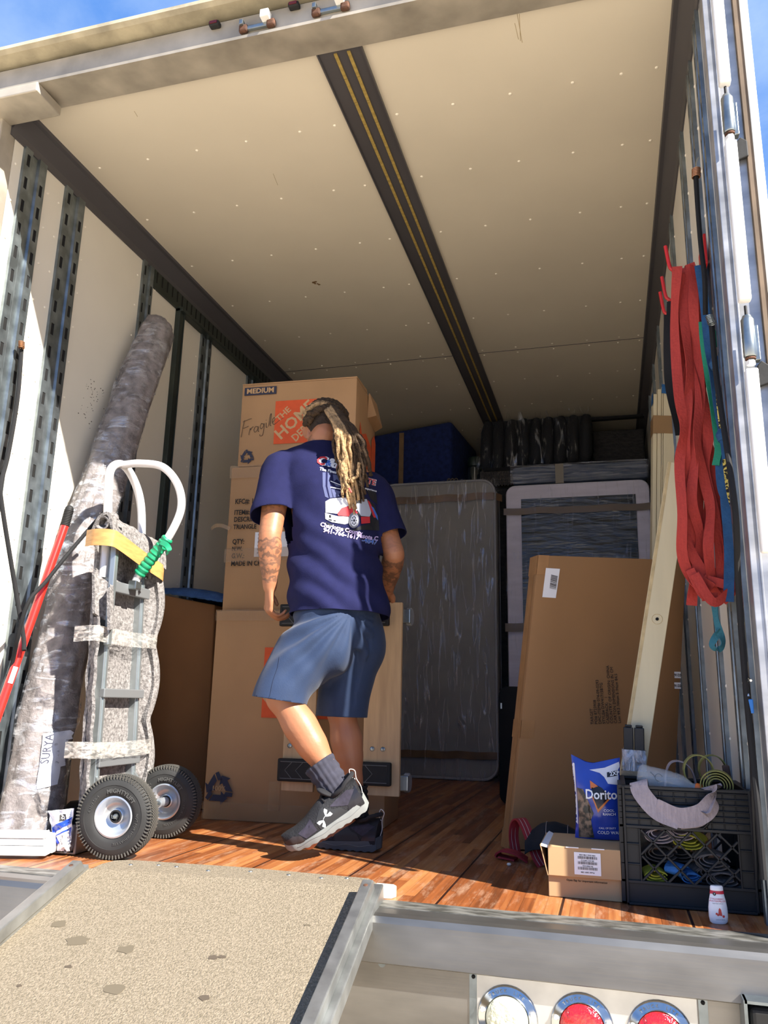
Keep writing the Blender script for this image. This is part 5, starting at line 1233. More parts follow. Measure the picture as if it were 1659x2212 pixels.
felt(lambda u, v: (-1.755 - .02 * v + .035 * math.cos(math.pi * u), 2.545 + .05 * math.sin(math.pi * u) - .05, lerp(.78, .93, v) + .06 * (u - .5)), 10, 12)
felt(lambda u, v: (-1.80 + .05 * math.cos(2.8 * u), lerp(2.50, 2.88, v) , lerp(1.06, 1.17, math.sin(math.pi * u)) - .04 * (v - .3) + .012 * wob(v * 9, u * 4)), 16, 20)
felt(lambda u, v: (-1.80 + .028 * math.cos(6.28 * u), 2.50 + .06 * v, 1.145 + .024 * math.sin(6.28 * u) + .03 * v), 16, 6, th=.006, name='felt_curl')
# tape bands
mb = MB(); mb.tube([V((-1.845, 2.49, 1.075)), V((-1.76, 2.485, 1.07)), V((-1.745, 2.53, 1.062)), V((-1.745, 2.84, 1.0)), V((-1.76, 2.87, 1.0)), V((-1.86, 2.87, 1.05))], .001, 3)
mb = MB().ribbon(polyline([V((-1.86, 2.50, 1.09)), V((-1.80, 2.476, 1.088)), V((-1.742, 2.486, 1.085)), V((-1.734, 2.53, 1.078)), V((-1.742, 2.70, 1.045)), V((-1.745, 2.86, 1.015)), V((-1.79, 2.895, 1.02)), V((-1.86, 2.88, 1.05))], 5), .062, .0015, side=(0, 0, 1))
mb.build('tan_tape_band', mat('amber_tape', 0xC9965A, .3, var=.2, vscale=20, stretch=(1, 1, 6)), t, smooth=True)
for z, h in ((.735, .055), (.335, .055)):
    xx = lerp(-1.765, -1.80, z)
    MB().ribbon(polyline([V((xx - .06, 2.48, z)), V((xx + .03, 2.470, z + .003)), V((xx + .045, 2.52, z)), V((xx + .040, 2.68, z - .003)), V((xx + .045, 2.85, z)), V((xx + .01, 2.885, z)), V((xx - .06, 2.87, z))], 6), h, .001, side=(0, .02, 1)).build('clear_tape_band', plastic_film('tape_clear', tint=(.85, .82, .76), base=.12, streak=.75, lo=.45, hi=.68, stretch=(10, 10, 30)), t, smooth=True)
# tubular handle loops
M_tube = mat('white_painted_tube', 0xD7D5D6, .28, .25)
MB().tube(polyline([V((-1.81, 2.555, .95)), V((-1.815, 2.555, 1.16)), V((-1.83, 2.56, 1.30)), V((-1.848, 2.59, 1.385)), V((-1.853, 2.66, 1.425)), V((-1.85, 2.73, 1.40)), V((-1.838, 2.785, 1.32)), V((-1.825, 2.80, 1.20)), V((-1.815, 2.80, 1.0))], 7), .0165, 16).build('upper_handle', M_tube, t, smooth=True)
MB().tube(polyline([V((-1.845, 2.66, 1.422)), V((-1.77, 2.665, 1.425)), V((-1.67, 2.67, 1.405)), V((-1.60, 2.675, 1.33)), V((-1.58, 2.68, 1.235)), V((-1.62, 2.68, 1.13)), V((-1.68, 2.68, 1.055)), V((-1.735, 2.68, .985)), V((-1.755, 2.68, .94))], 7), .0155, 16).build('rear_handle', M_tube, t, smooth=True)
M_gt = mat('green_wrap_tape', 0x1E9166, .4, var=.2, vscale=20)
hp_ = polyline([V((-1.625, 2.68, 1.12)), V((-1.68, 2.68, 1.055)), V((-1.738, 2.68, .98))], 14)
MB().tube(hp_, [.020 + .004 * abs(math.sin(k * 1.1)) for k in range(len(hp_))], 12).build('green_tape_wrap', M_gt, t, smooth=True, angle=30)
MB().ribbon(polyline([V((-1.64, 2.655, 1.10)), V((-1.61, 2.65, 1.085)), V((-1.60, 2.655, 1.065)), V((-1.615, 2.66, 1.055))], 5), .02, .0012, side=(.3, .2, 1)).build('green_tape_end', M_gt, t, smooth=True)
# wheels
M_tyre = mat('tyre_rubber', 0x2A2A29, .75, var=.25, vscale=14); M_rim = mat('silver_rim', 0xC4C9CE, .3, .7, var=.1, vscale=8)
M_emb = mat('raised_tyre_lettering', 0x4A4A48, .6)
def wheel(C, ax, lb):
    F = frame(C, V(ax).orthogonal(), z=ax); r0 = .132
    o = None
    mb = MB(F); prof = [(.060, .022), (.064, .030), (.082, .036), (.100, .036), (.1005, .0375), (.114, .034), (.124, .028), (.131, .016), (.132, 0), (.131, -.016), (.124, -.028), (.114, -.034), (.082, -.036), (.064, -.030), (.060, -.022)]
    mb.lathe(prof, 64, closed=True); o = mb.build('tyre', M_tyre, t, smooth=True, angle=50)
    mb = MB(F)
    for k in range(72):
        K = RZ(360 / 72 * k)
        for s_ in (-1, 1): mb.prism([(-.0018, .118), (.0018, .118), (.0018, .1305), (-.0018, .1305)], s_ * .030 - .004, s_ * .030 + .004, K @ T((0, 0, 0)) )
    M0 = mb.M
    for row in range(-4, 5):
        for k in range(96):
            a = 2 * math.pi * (k + .5 * (row % 2)) / 96; r = .1325 - .0022 * (abs(row) / 4) ** 2
            p = V((r * math.cos(a), r * math.sin(a), row * .0050)); tn = V((-math.sin(a), math.cos(a), 0)); nn = V((math.cos(a), math.sin(a), 0)); z_ = V((0, 0, 1))
            q0 = [p + tn * i * .0032 + z_ * j * .0018 for i, j in ((-1, -1), (0, -.3), (1, -1), (1, 1), (0, 1.7), (-1, 1))]
            A = [mb.v(x_) for x_ in q0]; B = [mb.v(x_ + nn * .0022) for x_ in q0]
            mb.face(B)
            for i in range(6): mb.face([A[i], A[(i + 1) % 6], B[(i + 1) % 6], B[i]])
    mb.build('tread', mat('worn_tread', 0x4A4843, .85), o)
    mb = MB(F); mb.lathe([(.064, .028), (.066, .033), (.061, .034), (.055, .026), (.048, .010), (.040, .004), (.026, .002), (.024, .012), (.020, .014), (.020, -.02), (.06, -.022)], 48)
    mb.build('rim', M_rim, t, smooth=True, angle=50)
    mb = MB(F); mb.lathe([(.0, .0), (.021, .002), (.021, .016), (.016, .017), (.015, .008), (0, .008)], 24); mb.build('hub_cap', M_rubber, t, smooth=True)
    MB(F).lathe([(0, .022), (.007, .021), (.0085, .018), (.0085, .0), (0, 0)], 16).build('axle_end', M_zinc, t, smooth=True)
    MB(F).tube([(.0, .010, .017), (.012, -.004, .018), (.006, -.012, .018)], .0016, 6).build('cotter_pin', M_zinc, t)
    xaxis = F.to_3x3() @ V((1, 0, 0)); up_ = F.inverted().to_3x3() @ V((0, 0, 1)); a_up = math.atan2(up_.y, up_.x)
    for word, sz, ac, rr_, bo in (('MIGHTYLIFT', .0185, -18, .082, .03), ('4.10/3.50-4', .0125, 62, .084, 0), ('NOT FOR HIGHWAY USE', .0115, -128, .084, 0)):
        text(word, sz, F @ T((0, 0, .0366)), M_emb, o, name='raised_lettering', bold=bo, extrude=.0008, space=1.08, bend=(lambda v, ac=ac, rr_=rr_: ((rr_ + v.y) * math.cos(a_up + R_(ac) - v.x / rr_), (rr_ + v.y) * math.sin(a_up + R_(ac) - v.x / rr_), v.z)))
    # raised ring
    MB(F).tube([(.1005 * math.cos(R_(a)), .1005 * math.sin(R_(a)), .0368) for a in range(0, 360, 8)], .0008, 5, closed=True).build('raised_ring', M_tyre, o, smooth=True)
WN, WF = V((-1.600, 2.475, .1335)), V((-1.665, 2.90, .1335)); axd = (WN - WF).normalized()
axn = V((.13, -1, .0)).normalized()
wheel(WN, axn, ''); wheel(WF, axn, '')
MB().tube([WN - axn * -.0 , WF], .010, 14).build('axle', M_zinc, t, smooth=True)
MB().tube([WF + axn * .02, WF + axn * .085], .017, 16).build('hub_sleeve', M_rim, t, smooth=True)
mb = MB()
for y in (2.56, 2.80): mb.prism([(0, 0), (.115, .03), (.12, .05), (.02, .16), (0, .16)], -.006, .006, T((-1.775, y, .085)) @ RX(90))
mb.build('axle_bracket', M_alr, t)
# toe plate
mb = MB(T((-1.745, 2.47, 0)) @ RZ(4)); mb.box(-.215, .0, 0, .36, .003, .010); mb.box(-.010, 0, 0, .36, .003, .105)
mb.build('toe_plate', mat('scuffed_aluminium', 0xA39C92, .45, .6, var=.35, vscale=12), t, bevel=.003)
mb = MB(); fp = polyline([V((-1.86, 2.47, .10)), V((-1.875, 2.465, .03)), V((-1.865, 2.46, .014)), V((-1.85, 2.462, .03)), V((-1.846, 2.462, .065)), V((-1.838, 2.46, .07)), V((-1.832, 2.46, .04)), V((-1.825, 2.46, .018)), V((-1.805, 2.46, .034)), V((-1.785, 2.46, .03)), V((-1.77, 2.46, .014)), V((-1.758, 2.46, .03)), V((-1.755, 2.47, .09))], 5)
mb.ribbon([p + V((.0, .04, 0)) for p in fp], .10, .006, side=(0, 1, 0)); mb.build('felt_padding', mat('grey_felt_cloth', 0x77777C, .95, var=.3, vscale=40, bump=.4, bscale=90), t, smooth=True)

# crumpled blue-white bag on the toe plate
t = thing('crumpled_bag', (-1.80, 2.46, .06), 'crumpled white and blue snack bag tucked into the hand truck toe plate', 'bag')
a_, b_, c_, d_ = at(103, 1752, y=2.455), at(160, 1746, y=2.455), at(150, 1838, y=2.45), at(124, 1838, y=2.45)
def cb(u, v, o=0): 
    top = a_.lerp(b_, u); bot = d_.lerp(c_, u); p = top.lerp(bot, v); return p + V((0, -.012 * math.sin(math.pi * v) * math.sin(math.pi * u) + .016 * wob(u * 4 + 2, v * 5, 3) - o, .0))
MB().grid(lambda u, v: cb(u, v), 24, 30).build('foil_pouch', mat('white_foil', 0xDDDDE2, .3, var=.15, vscale=18), t, smooth=True, solid=.002)
MB().grid(lambda u, v: cb(lerp(.05, .98, u), .42 + .16 * v - .22 * u, .0025), 16, 6).build('blue_band', M_bag, t, smooth=True)
MB().grid(lambda u, v: cb(lerp(.1, .98, u), .66 + .2 * v - .22 * u, .0025), 16, 6).build('blue_band', M_bag, t, smooth=True)
MB().grid(lambda u, v: cb(lerp(.5, .75, u), .12 + .16 * v, .0025), 6, 6).build('black_band', M_ink, t, smooth=True)
q0, q1 = cb(.55, .9, .004), cb(.55, .55, .004)
MB().grid(lambda u, v: cb(lerp(.35, .9, u), .62 + .34 * v - .1 * u, .004), 8, 8).build('facts_label', M_white, t, smooth=True)
text('2X', .016, frame(cb(.62, .2, .006), V((.9, .1, -.3)), z=V((.3, -1, 0))), M_white, t, bold=.03)
text('Nutrition\nFacts', .009, frame(cb(.68, .75, .008), V((.5, .1, -.9)), z=V((.3, -1, 0))), M_ink, t)
# white slats running out of frame at lower left
for k, (dz, dy) in enumerate(((0, 0), (.030, .004), (.052, .0), (.0, .05))):
    A_ = V((-1.80 - (.012 if k else 0), 2.415 + dy, .012 + dz)); D_ = V((-.50, -.012, -.0))
    M_s = frame(A_, V((-.5, -.165, -.0)), z=(0, 0, 1))
    h_ = (.028, .02, .02, .06)[k]
    MB(M_s).box(0, .62, -.0, .045, 0, h_).build('white_slat', mat('white_vinyl', 0xE6E4E2, .35), bevel=.003, label=('long white slat at the bottom of the stack on the toe plate, lower left corner', 'long white slat in the middle of the stack at the lower left corner', 'long white slat on top of the stack at the lower left corner', 'long white slat at the rear of the stack beside the rug foot')[k], category='slat', group='white slats stacked in the lower left corner')
# ------------------------------------------------------------------ the man
def remesh(mb, name, voxel, smooth=4, m=None, parent=None, factor=.6):
    bmesh.ops.recalc_face_normals(mb.bm, faces=mb.bm.faces)
    me = bpy.data.meshes.new('r'); mb.bm.to_mesh(me); mb.bm.free()
    o = bpy.data.objects.new('r', me); COL.objects.link(o)
    q = o.modifiers.new('r', 'REMESH'); q.mode = 'VOXEL'; q.voxel_size = voxel; q.adaptivity = 0
    if smooth:
        s_ = o.modifiers.new('s', 'SMOOTH'); s_.iterations = smooth; s_.factor = factor
    me2 = bpy.data.meshes.new_from_object(o.evaluated_get(bpy.context.evaluated_depsgraph_get())); bpy.data.objects.remove(o)
    r = MB(); r.bm.from_mesh(me2); return r
def limb(mb, P, seg=20):
    """closed tapered limb through [(point, radius)] with rounded ends"""
    pts = [V(p[0]) for p in P]; rs = [p[1] for p in P]; out = []; ro = []
    d0 = (pts[0] - pts[1]).normalized(); d1 = (pts[-1] - pts[-2]).normalized()
    for a in (80, 55, 28): out.append(pts[0] + d0 * rs[0] * math.sin(R_(a))); ro.append(rs[0] * math.cos(R_(a)))
    sm = polyline(pts, 5)
    for i, p in enumerate(sm):
        u = i / 5; k = min(int(u), len(rs) - 2); t_ = u - k; t_ = t_ * t_ * (3 - 2 * t_); out.append(p); ro.append(lerp(rs[k], rs[k + 1], t_))
    for a in (28, 55, 80): out.append(pts[-1] + d1 * rs[-1] * math.sin(R_(a))); ro.append(rs[-1] * math.cos(R_(a)))
    mb.tube(out, ro, seg); return mb
def blob(mb, C, rx, ry, rz, M=None, seg=24):
    M0 = mb.M; mb.M = M0 @ (M if M is not None else Matrix.Identity(4)) @ T(C) @ Matrix.Diagonal((rx, ry, rz, 1))
    mb.lathe([(math.sin(math.pi * k / 16), -math.cos(math.pi * k / 16)) for k in range(17)], seg); mb.M = M0; return mb
def body_loft(mb, rings, seg=40):
    """rings: (centre, half width, half depth, angle of the width axis, tilt vector)"""
    R0 = []
    for (c, w, d, ang, up, ex) in rings:
        up = V(up).normalized(); a = V((math.cos(R_(ang)), math.sin(R_(ang)), 0)); a = (a - a.dot(up) * up).normalized(); b = up.cross(a); ring = []
        for k in range(seg):
            q = 2 * math.pi * k / seg; cx, sy = math.cos(q), math.sin(q)
            ring.append(mb.v(V(c) + a * (abs(cx) ** ex * (1 if cx > 0 else -1)) * w + b * (abs(sy) ** ex * (1 if sy > 0 else -1)) * d))
        R0.append(ring)
    for i in range(len(R0) - 1):
        for k in range(seg): mb.face([R0[i][k], R0[i][(k + 1) % seg], R0[i + 1][(k + 1) % seg], R0[i + 1][k]])
    mb.face(R0[0][::-1]); mb.face(R0[-1]); return mb

man = thing('person', (-1.0, 2.85, 0), 'man seen from behind with long dreadlocks, navy printed t-shirt, blue shorts, black shoes, tattooed arms', 'person')
# materials
def skin_mat():
    m = mat('skin', 0xA56E4E, .5, var=.08, vscale=12, bump=.05, bscale=150); t_ = m.node_tree; b = t_.nodes['Principled BSDF']
    b.inputs['Subsurface Weight'].default_value = .08; b.inputs['Subsurface Radius'].default_value = (.02, .008, .004)
    src = b.inputs['Base Color'].links[0].from_socket
    at_ = t_.nodes.new('ShaderNodeAttribute'); at_.attribute_name = 'tattoo'
    co = t_.nodes.new('ShaderNodeTexCoord'); n1_ = t_.nodes.new('ShaderNodeTexNoise'); n1_.inputs['Scale'].default_value = 22; n1_.inputs['Detail'].default_value = 5; n1_.inputs['Distortion'].default_value = 1.6
    wv = t_.nodes.new('ShaderNodeTexWave'); wv.wave_type = 'RINGS'; wv.inputs['Scale'].default_value = 11; wv.inputs['Distortion'].default_value = 6; wv.inputs['Detail'].default_value = 2; wv.inputs['Detail Scale'].default_value = 3.5
    t_.links.new(co.outputs['Object'], n1_.inputs['Vector']); t_.links.new(co.outputs['Object'], wv.inputs['Vector'])
    r1 = t_.nodes.new('ShaderNodeMapRange'); r1.inputs['From Min'].default_value = .53; r1.inputs['From Max'].default_value = .40; t_.links.new(n1_.outputs['Fac'], r1.inputs['Value'])
    r2 = t_.nodes.new('ShaderNodeMapRange'); r2.inputs['From Min'].default_value = .42; r2.inputs['From Max'].default_value = .2; t_.links.new(wv.outputs['Fac'], r2.inputs['Value'])
    mxm = t_.nodes.new('ShaderNodeMath'); mxm.operation = 'MAXIMUM'; t_.links.new(r1.outputs[0], mxm.inputs[0]); t_.links.new(r2.outputs[0], mxm.inputs[1])
    mu = t_.nodes.new('ShaderNodeMath'); mu.operation = 'MULTIPLY'; t_.links.new(mxm.outputs[0], mu.inputs[0]); t_.links.new(at_.outputs['Fac'], mu.inputs[1])
    m2 = t_.nodes.new('ShaderNodeMath'); m2.operation = 'MULTIPLY'; m2.inputs[1].default_value = .62; t_.links.new(mu.outputs[0], m2.inputs[0])
    mx = t_.nodes.new('ShaderNodeMix'); mx.data_type = 'RGBA'; t_.links.new(m2.outputs[0], mx.inputs['Factor']); t_.links.new(src, mx.inputs['A']); mx.inputs['B'].default_value = rgb(0x3A3430)
    t_.links.new(mx.outputs['Result'], b.inputs['Base Color']); return m
M_skin = skin_mat()
M_shirt = mat('navy_jersey', 0x191B40, .92, var=.1, vscale=30, bump=.12, bscale=300, spec=.2)
M_short = mat('blue_twill', 0x172C4C, .8, var=.08, vscale=30, bump=.1, bscale=260, sheen=.1)
M_sock = mat('charcoal_rib', 0x33333F, .95, var=.2, vscale=40)
M_shoe = mat('black_shoe_mesh', 0x17171B, .7, var=.3, vscale=26, bump=.25, bscale=160); M_sole = mat('grey_foam_sole', 0x7C807E, .7, var=.12, vscale=20)
M_hair = mat('dark_brown_hair', 0x2E2118, .85, var=.5, vscale=40, bump=.8, bscale=130); M_lockd = mat('brown_dreadlock', 0x46331F, .9, var=.5, vscale=60, bump=.9, bscale=160); M_lockb = mat('blonde_dreadlock', 0xB4936A, .95, var=.5, vscale=55, bump=.9, bscale=160)

# joints -----------------------------------------------------------
HC_ = at(702, 936, y=2.965)                                     # head centre
NB = at(692, 975, y=2.93)                                       # neck base
SL, EL, WL = at(604, 1018, y=2.845), at(583, 1158, y=2.755), at(583, 1268, y=2.80)
SR, ER, WR = at(806, 1062, y=3.02), at(851, 1198, y=3.00), V((-.885, 3.195, .975))
CH = at(712, 1060, y=2.93); WA = at(722, 1210, y=2.90); PE = at(735, 1335, y=2.875)
HL, KL, AL = at(705, 1375, y=2.82), at(608, 1503, y=2.70), at(739, 1712, y=2.725)
HR, KR, AR = at(760, 1375, y=2.95), at(738, 1535, y=2.925), at(768, 1722, y=2.94)
HF = frame(HC_, V((.88, .42, -.05)), y=V((-.30, .80, -.46)))       # head frame: x right, y face, z up
def hand(mb, M, s=1, curl=(20, 38, 34), spread=0.0, thumb=((.03, .035, -.01), (.052, .042, -.022), (.072, .040, -.030))):
    """local: wrist at origin, x to the fingers, y to the thumb side (s=+1), z back of hand"""
    M0 = mb.M; mb.M = M0 @ M
    secs = [(0, .026, .018), (.02, .030, .017), (.05, .039, .015), (.08, .041, .014), (.092, .037, .012)]
    R0 = []
    for x, w, h in secs: R0.append([mb.v((x, w * math.cos(2 * math.pi * k / 16), h * math.sin(2 * math.pi * k / 16))) for k in range(16)])
    for i in range(len(R0) - 1):
        for k in range(16): mb.face([R0[i][k], R0[i][(k + 1) % 16], R0[i + 1][(k + 1) % 16], R0[i + 1][k]])
    mb.face(R0[0][::-1]); mb.face(R0[-1])
    for j, (yy, ls, r) in enumerate(((.030, (.042, .025, .020), .0088), (.010, (.046, .029, .021), .0090), (-.011, (.042, .027, .020), .0086), (-.030, (.034, .020, .018), .0075))):
        p = V((.078, yy * s, .001)); pts = [(p, r * 1.12)]; a = 0.0; q = V((.092 - (.006 if j in (0, 3) else 0), yy * s, .002)); pts.append((q, r * 1.08))
        for l, c in zip(ls, curl):
            a += R_(c + 4 * j); q = q + V((math.cos(a), spread * (1.5 - j) * s * .3, -math.sin(a))) * l; pts.append((q, r)); r *= .93
        limb(mb, pts, 12)
    pts = [(V((.012, .018 * s, -.004)), .013)] + [(V((a_, b_ * s, c_)), rr_) for (a_, b_, c_), rr_ in zip(thumb, (.0125, .0105, .0088))]
    limb(mb, pts, 12); mb.M = M0
mb = MB()
# torso core, neck, head
body_loft(mb, [(PE + V((0, 0, -.10)), .10, .09, 40, (0, 0, 1), 1), (PE, .155, .115, 38, (0, 0, 1), 1), (WA, .135, .105, 30, (0, .05, 1), 1), (CH + V((0, 0, -.03)), .165, .115, 22, (0, .1, 1), 1), (CH + V((0, .01, .08)), .165, .105, 20, (0, .12, 1), 1), (CH + V((.01, .02, .13)), .10, .08, 20, (0, .15, 1), 1), (NB + V((0, 0, .0)), .065, .062, 20, (0, .2, 1), 1)])
limb(mb, [(NB + V((.01, 0, -.04)), .064), (NB + V((0, .005, .02)), .060), (HC_ + (HF.to_3x3() @ V((0, -.03, -.045))), .058)])
blob(mb, (0, -.014, .028), .077, .097, .092, HF); blob(mb, (0, .012, -.028), .068, .078, .080, HF); blob(mb, (0, .055, -.075), .034, .032, .032, HF)
blob(mb, (0, .070, .012), .055, .026, .020, HF); blob(mb, (0, .094, -.028), .013, .018, .013, HF); limb(mb, [(HF @ V((0, .083, .008)), .008), (HF @ V((0, .100, -.024)), .011)], 10)
for s_ in (-1, 1): blob(mb, (.036 * s_, .070, -.022), .022, .018, .018, HF)
blob(mb, (0, .086, -.056), .022, .010, .006, HF); blob(mb, (0, .084, -.066), .020, .011, .007, HF)
for s_ in (-1, 1):
    E_ = HF @ T((.078 * s_, -.006, -.012)) @ RY(14 * s_) @ RZ(-28 * s_)
    M0 = mb.M; mb.M = E_; mb.tube([(.003 * s_, .016 * math.cos(R_(a)) * (1 if a < 200 else .9), .030 * math.sin(R_(a)) - .002) for a in range(0, 360, 24)], .0058, 8, closed=True); mb.M = M0
    blob(mb, (0, .002, -.004), .005, .016, .026, E_, 16); blob(mb, (0, .006, -.028), .006, .008, .008, E_, 12)
# arms
blob(mb, SL, .062, .062, .064); blob(mb, SR, .062, .062, .064)
limb(mb, [(SL + V((.05, .03, .0)), .055), (SL, .056), (SL.lerp(EL, .45), .051), (SL.lerp(EL, .85), .045), (EL, .043), (EL.lerp(WL, .22), .0465), (EL.lerp(WL, .5), .041), (EL.lerp(WL, .85), .030), (WL, .027)])
limb(mb, [(SR + V((-.05, -.03, .0)), .055), (SR, .056), (SR.lerp(ER, .45), .050), (SR.lerp(ER, .85), .044), (ER, .042), (ER.lerp(WR, .25), .045), (ER.lerp(WR, .5), .040), (ER.lerp(WR, .85), .030), (WR, .027)])
hdl = (at(581, 1308, y=2.815) - WL).normalized()
hand(mb, frz(WL + hdl * .0, V((.4, -.9, .1)), V((0, 0, 1))) @ Matrix.Identity(4) if False else frame(WL, hdl, z=V((-.75, -.65, .05))), s=1 if False else -1, curl=(46, 34, 22), thumb=((.03, .034, -.012), (.050, .036, -.030), (.070, .030, -.040)))
hdr = V((-.10, .05, -.03)).normalized()
hand(mb, frame(WR, V((-.45, .75, -.30)), z=V((.1, .3, .9))), s=-1, curl=(30, 48, 40))
# legs
limb(mb, [(HL + V((.02, .03, .05)), .095), (HL, .094), (HL.lerp(KL, .5), .078), (HL.lerp(KL, .9), .060), (KL, .059), (KL.lerp(AL, .14), .054), (KL.lerp(AL, .32), .0615), (KL.lerp(AL, .5), .056), (KL.lerp(AL, .72), .039), (KL.lerp(AL, .90), .028), (AL, .028)])
limb(mb, [(HR + V((-.01, -.03, .05)), .095), (HR, .092), (HR.lerp(KR, .5), .078), (HR.lerp(KR, .9), .060), (KR, .058), (KR.lerp(AR, .14), .053), (KR.lerp(AR, .34), .061), (KR.lerp(AR, .52), .055), (KR.lerp(AR, .75), .040), (KR.lerp(AR, .92), .034), (AR, .036)])
TL, TR = at(668, 1818, y=2.70), V((-1.04, 2.93, .035))
limb(mb, [(AL, .036), (AL.lerp(TL, .35) + V((0, 0, -.01)), .032), (TL, .026)]); limb(mb, [(AR + V((0, 0, -.03)), .036), (AR.lerp(TR, .5) + V((0, 0, -.045)), .03), (TR, .026)])
r = remesh(mb, 'body', .0048, 3)
cen = [V((0, 0, 0))]
lay = r.bm.verts.layers.float.new('tattoo')
for v in r.bm.verts:
    tt_ = 0.0
    for a, b, lo, hi in ((SL, WL, .35, .97), (SR, WR, .35, .97)):
        for (p, q, base, ln) in ((a, EL if a is SL else ER, 0, .5), (EL if a is SL else ER, b, .5, .5)):
            d = q - p; u = (v.co - p).dot(d) / d.length_squared
            if 0 <= u <= 1.02 and (v.co - (p + d * u)).length < .075:
                w = base + ln * u
                if base == .5: tt_ = max(tt_, 1.0 if w < .95 else 0)
                elif w > .25: tt_ = max(tt_, .75 if (w < .36) else .25)
    hl = HF.inverted() @ v.co
    if abs(hl.x + .062) < .02 and -.04 < hl.y < -.005 and -.10 < hl.z < -.06: tt_ = .8
    v[lay] = tt_
body = r.build('body', M_skin, man, smooth=True, angle=180)
for s_ in (-1, 1):
    MB().bm.free()
    blob(mb := MB(), (.031 * s_, .0815, .004), .0115, .0115, .0115, HF, 14); mb.build('eye', mat('eye_white', 0xE8E4DE, .2), man, smooth=True)

# ---- t-shirt
def folds(bm, f):
    bm.normal_update()
    for v in bm.verts: v.co += v.normal * f(v.co)
mb = MB()
up0 = (0, .02, 1)
body_loft(mb, [
    (at(732, 1338, y=2.875) + V((0, 0, -.03)), .192, .158, 40, (-.04, 0, 1), .9),
    (at(732, 1320, y=2.875), .190, .156, 40, (-.04, 0, 1), .9),
    (at(728, 1270, y=2.88), .182, .148, 37, (0, 0, 1), .92),
    (at(722, 1200, y=2.895), .178, .142, 32, (0, .05, 1), .95),
    (at(718, 1130, y=2.91), .186, .140, 26, (0, .08, 1), .95),
    (at(712, 1070, y=2.92), .196, .138, 22, (.0, .1, 1), .95),
    (at(706, 1025, y=2.93), .196, .125, 20, (.14, .12, 1), 1),
    (at(701, 998, y=2.935), .165, .105, 20, (.14, .15, 1), 1),
    (at(698, 978, y=2.94), .10, .085, 20, (.14, .2, 1), 1),
    (at(695, 966, y=2.94), .074, .074, 20, (.1, .2, 1), 1)])
limb(mb, [(SL + V((.07, .04, -.01)), .078), (SL + V((.0, .0, .004)), .074), (SL.lerp(EL, .40) + V((-.002, -.004, 0)), .075), (SL.lerp(EL, .68) + V((-.004, -.004, 0)), .078)], 24)
limb(mb, [(SR + V((-.07, -.04, -.0)), .080), (SR + V((.0, .0, .004)), .074), (SR.lerp(ER, .40), .074), (SR.lerp(ER, .72), .076)], 24)
r = remesh(mb, 's', .0075, 9, factor=.7)
def fshirt(p):
    lo = max(0, min(1, (1.30 - p.z) / .35)); d = 0
    sx = p.x * .9 + (p.y - 2.8) * .5
    d += .010 * lo * math.sin((p.z * 1.0 + sx * .55) * 62 + 5 * wob(p.x * 3, p.y * 3, p.z * 4)) * (.45 + .55 * wob(p.x * 5, p.y * 5, p.z * 6, 1) + .2)
    d += .012 * wob(p.x * 6 + p.z * 2, p.y * 6, p.z * 3.2) + .006 * wob(p.x * 14 - p.z * 6, p.y * 14, p.z * 8)
    # long diagonal drag from the left armpit to the lower right
    ln = (p - V((-1.24, 2.76, 1.22))); dirv = V((.28, .02, -.34)).normalized(); al = ln.dot(dirv); pe = (ln - dirv * al)
    if 0 < al < .42: d -= .016 * math.exp(-(pe.length_squared) / .0016) * math.sin(math.pi * al / .42)
    ln = (p - V((-1.20, 2.74, 1.30))); al = ln.dot(dirv); pe = (ln - dirv * al)
    if 0 < al < .34: d += .010 * math.exp(-(pe.length_squared) / .0012) * math.sin(math.pi * al / .34)
    return d
folds(r.bm, fshirt)
hemz = lambda p: .873 + .06 * (p.x + .98) - .0 * p.y + .008 * wob(p.x * 8, p.y * 8)
def cut(bm, co, no):
    g = bm.verts[:] + bm.edges[:] + bm.faces[:]
    bmesh.ops.bisect_plane(bm, geom=g, plane_co=co, plane_no=no, clear_outer=True)
def cut_local(bm, co, no, sel):
    """remove what lies beyond a plane, only near sel(centre)"""
    fs = [f for f in bm.faces if sel(f.calc_center_median())]
    g = list({v for f in fs for v in f.verts}) + list({e for f in fs for e in f.edges}) + fs
    bmesh.ops.bisect_plane(bm, geom=g, plane_co=co, plane_no=no)
    dele = [f for f in bm.faces if sel(f.calc_center_median()) and (f.calc_center_median() - co).dot(no) > 0]
    bmesh.ops.delete(bm, geom=dele, context='FACES')
hp0 = at(735, 1322, y=2.875); 
cut(r.bm, at(622, 1327, y=2.80), V((.02, -.05, -1)).normalized())
# open sleeves
for S_, E2, k, R0_ in ((SL, EL, .70, .10), (SR, ER, .735, .10)):
    dn = (E2 - S_).normalized(); co = S_.lerp(E2, k); dn2 = (dn + V((.18, 0, 0)) if S_ is SL else dn).normalized()
    cut_local(r.bm, co, dn2, lambda c, co=co, S_=S_, E2=E2: (c - co).length < .13 and (c.x < -1.15 and c.y < 2.85 if S_ is SL else c.x > -.84) and ((c - S_) - (E2 - S_) * ((c - S_).dot(E2 - S_) / (E2 - S_).length_squared)).length < .10)
# open collar
nd = V((-.02, .22, 1)).normalized(); cut_local(r.bm, NB + V((0, 0, .028)), nd, lambda c: (c - NB).length < .12)
shirt = r.build('t_shirt', M_shirt, man, smooth=True, solid=.0035, angle=180)
sbv2 = bvh_of(shirt)
# stitched hem lines
def ring_on(bvh, z, cen, n=90, off=.002):
    out = []
    for k in range(n):
        a = 2 * math.pi * k / n; d = V((math.cos(a), math.sin(a), 0)); z_ = z(a) if callable(z) else z
        loc, nr, i, ds = bvh.ray_cast(V((cen.x, cen.y, z_)) + d * .5, -d)
        if loc is not None: out.append(loc + d * off)
    return out
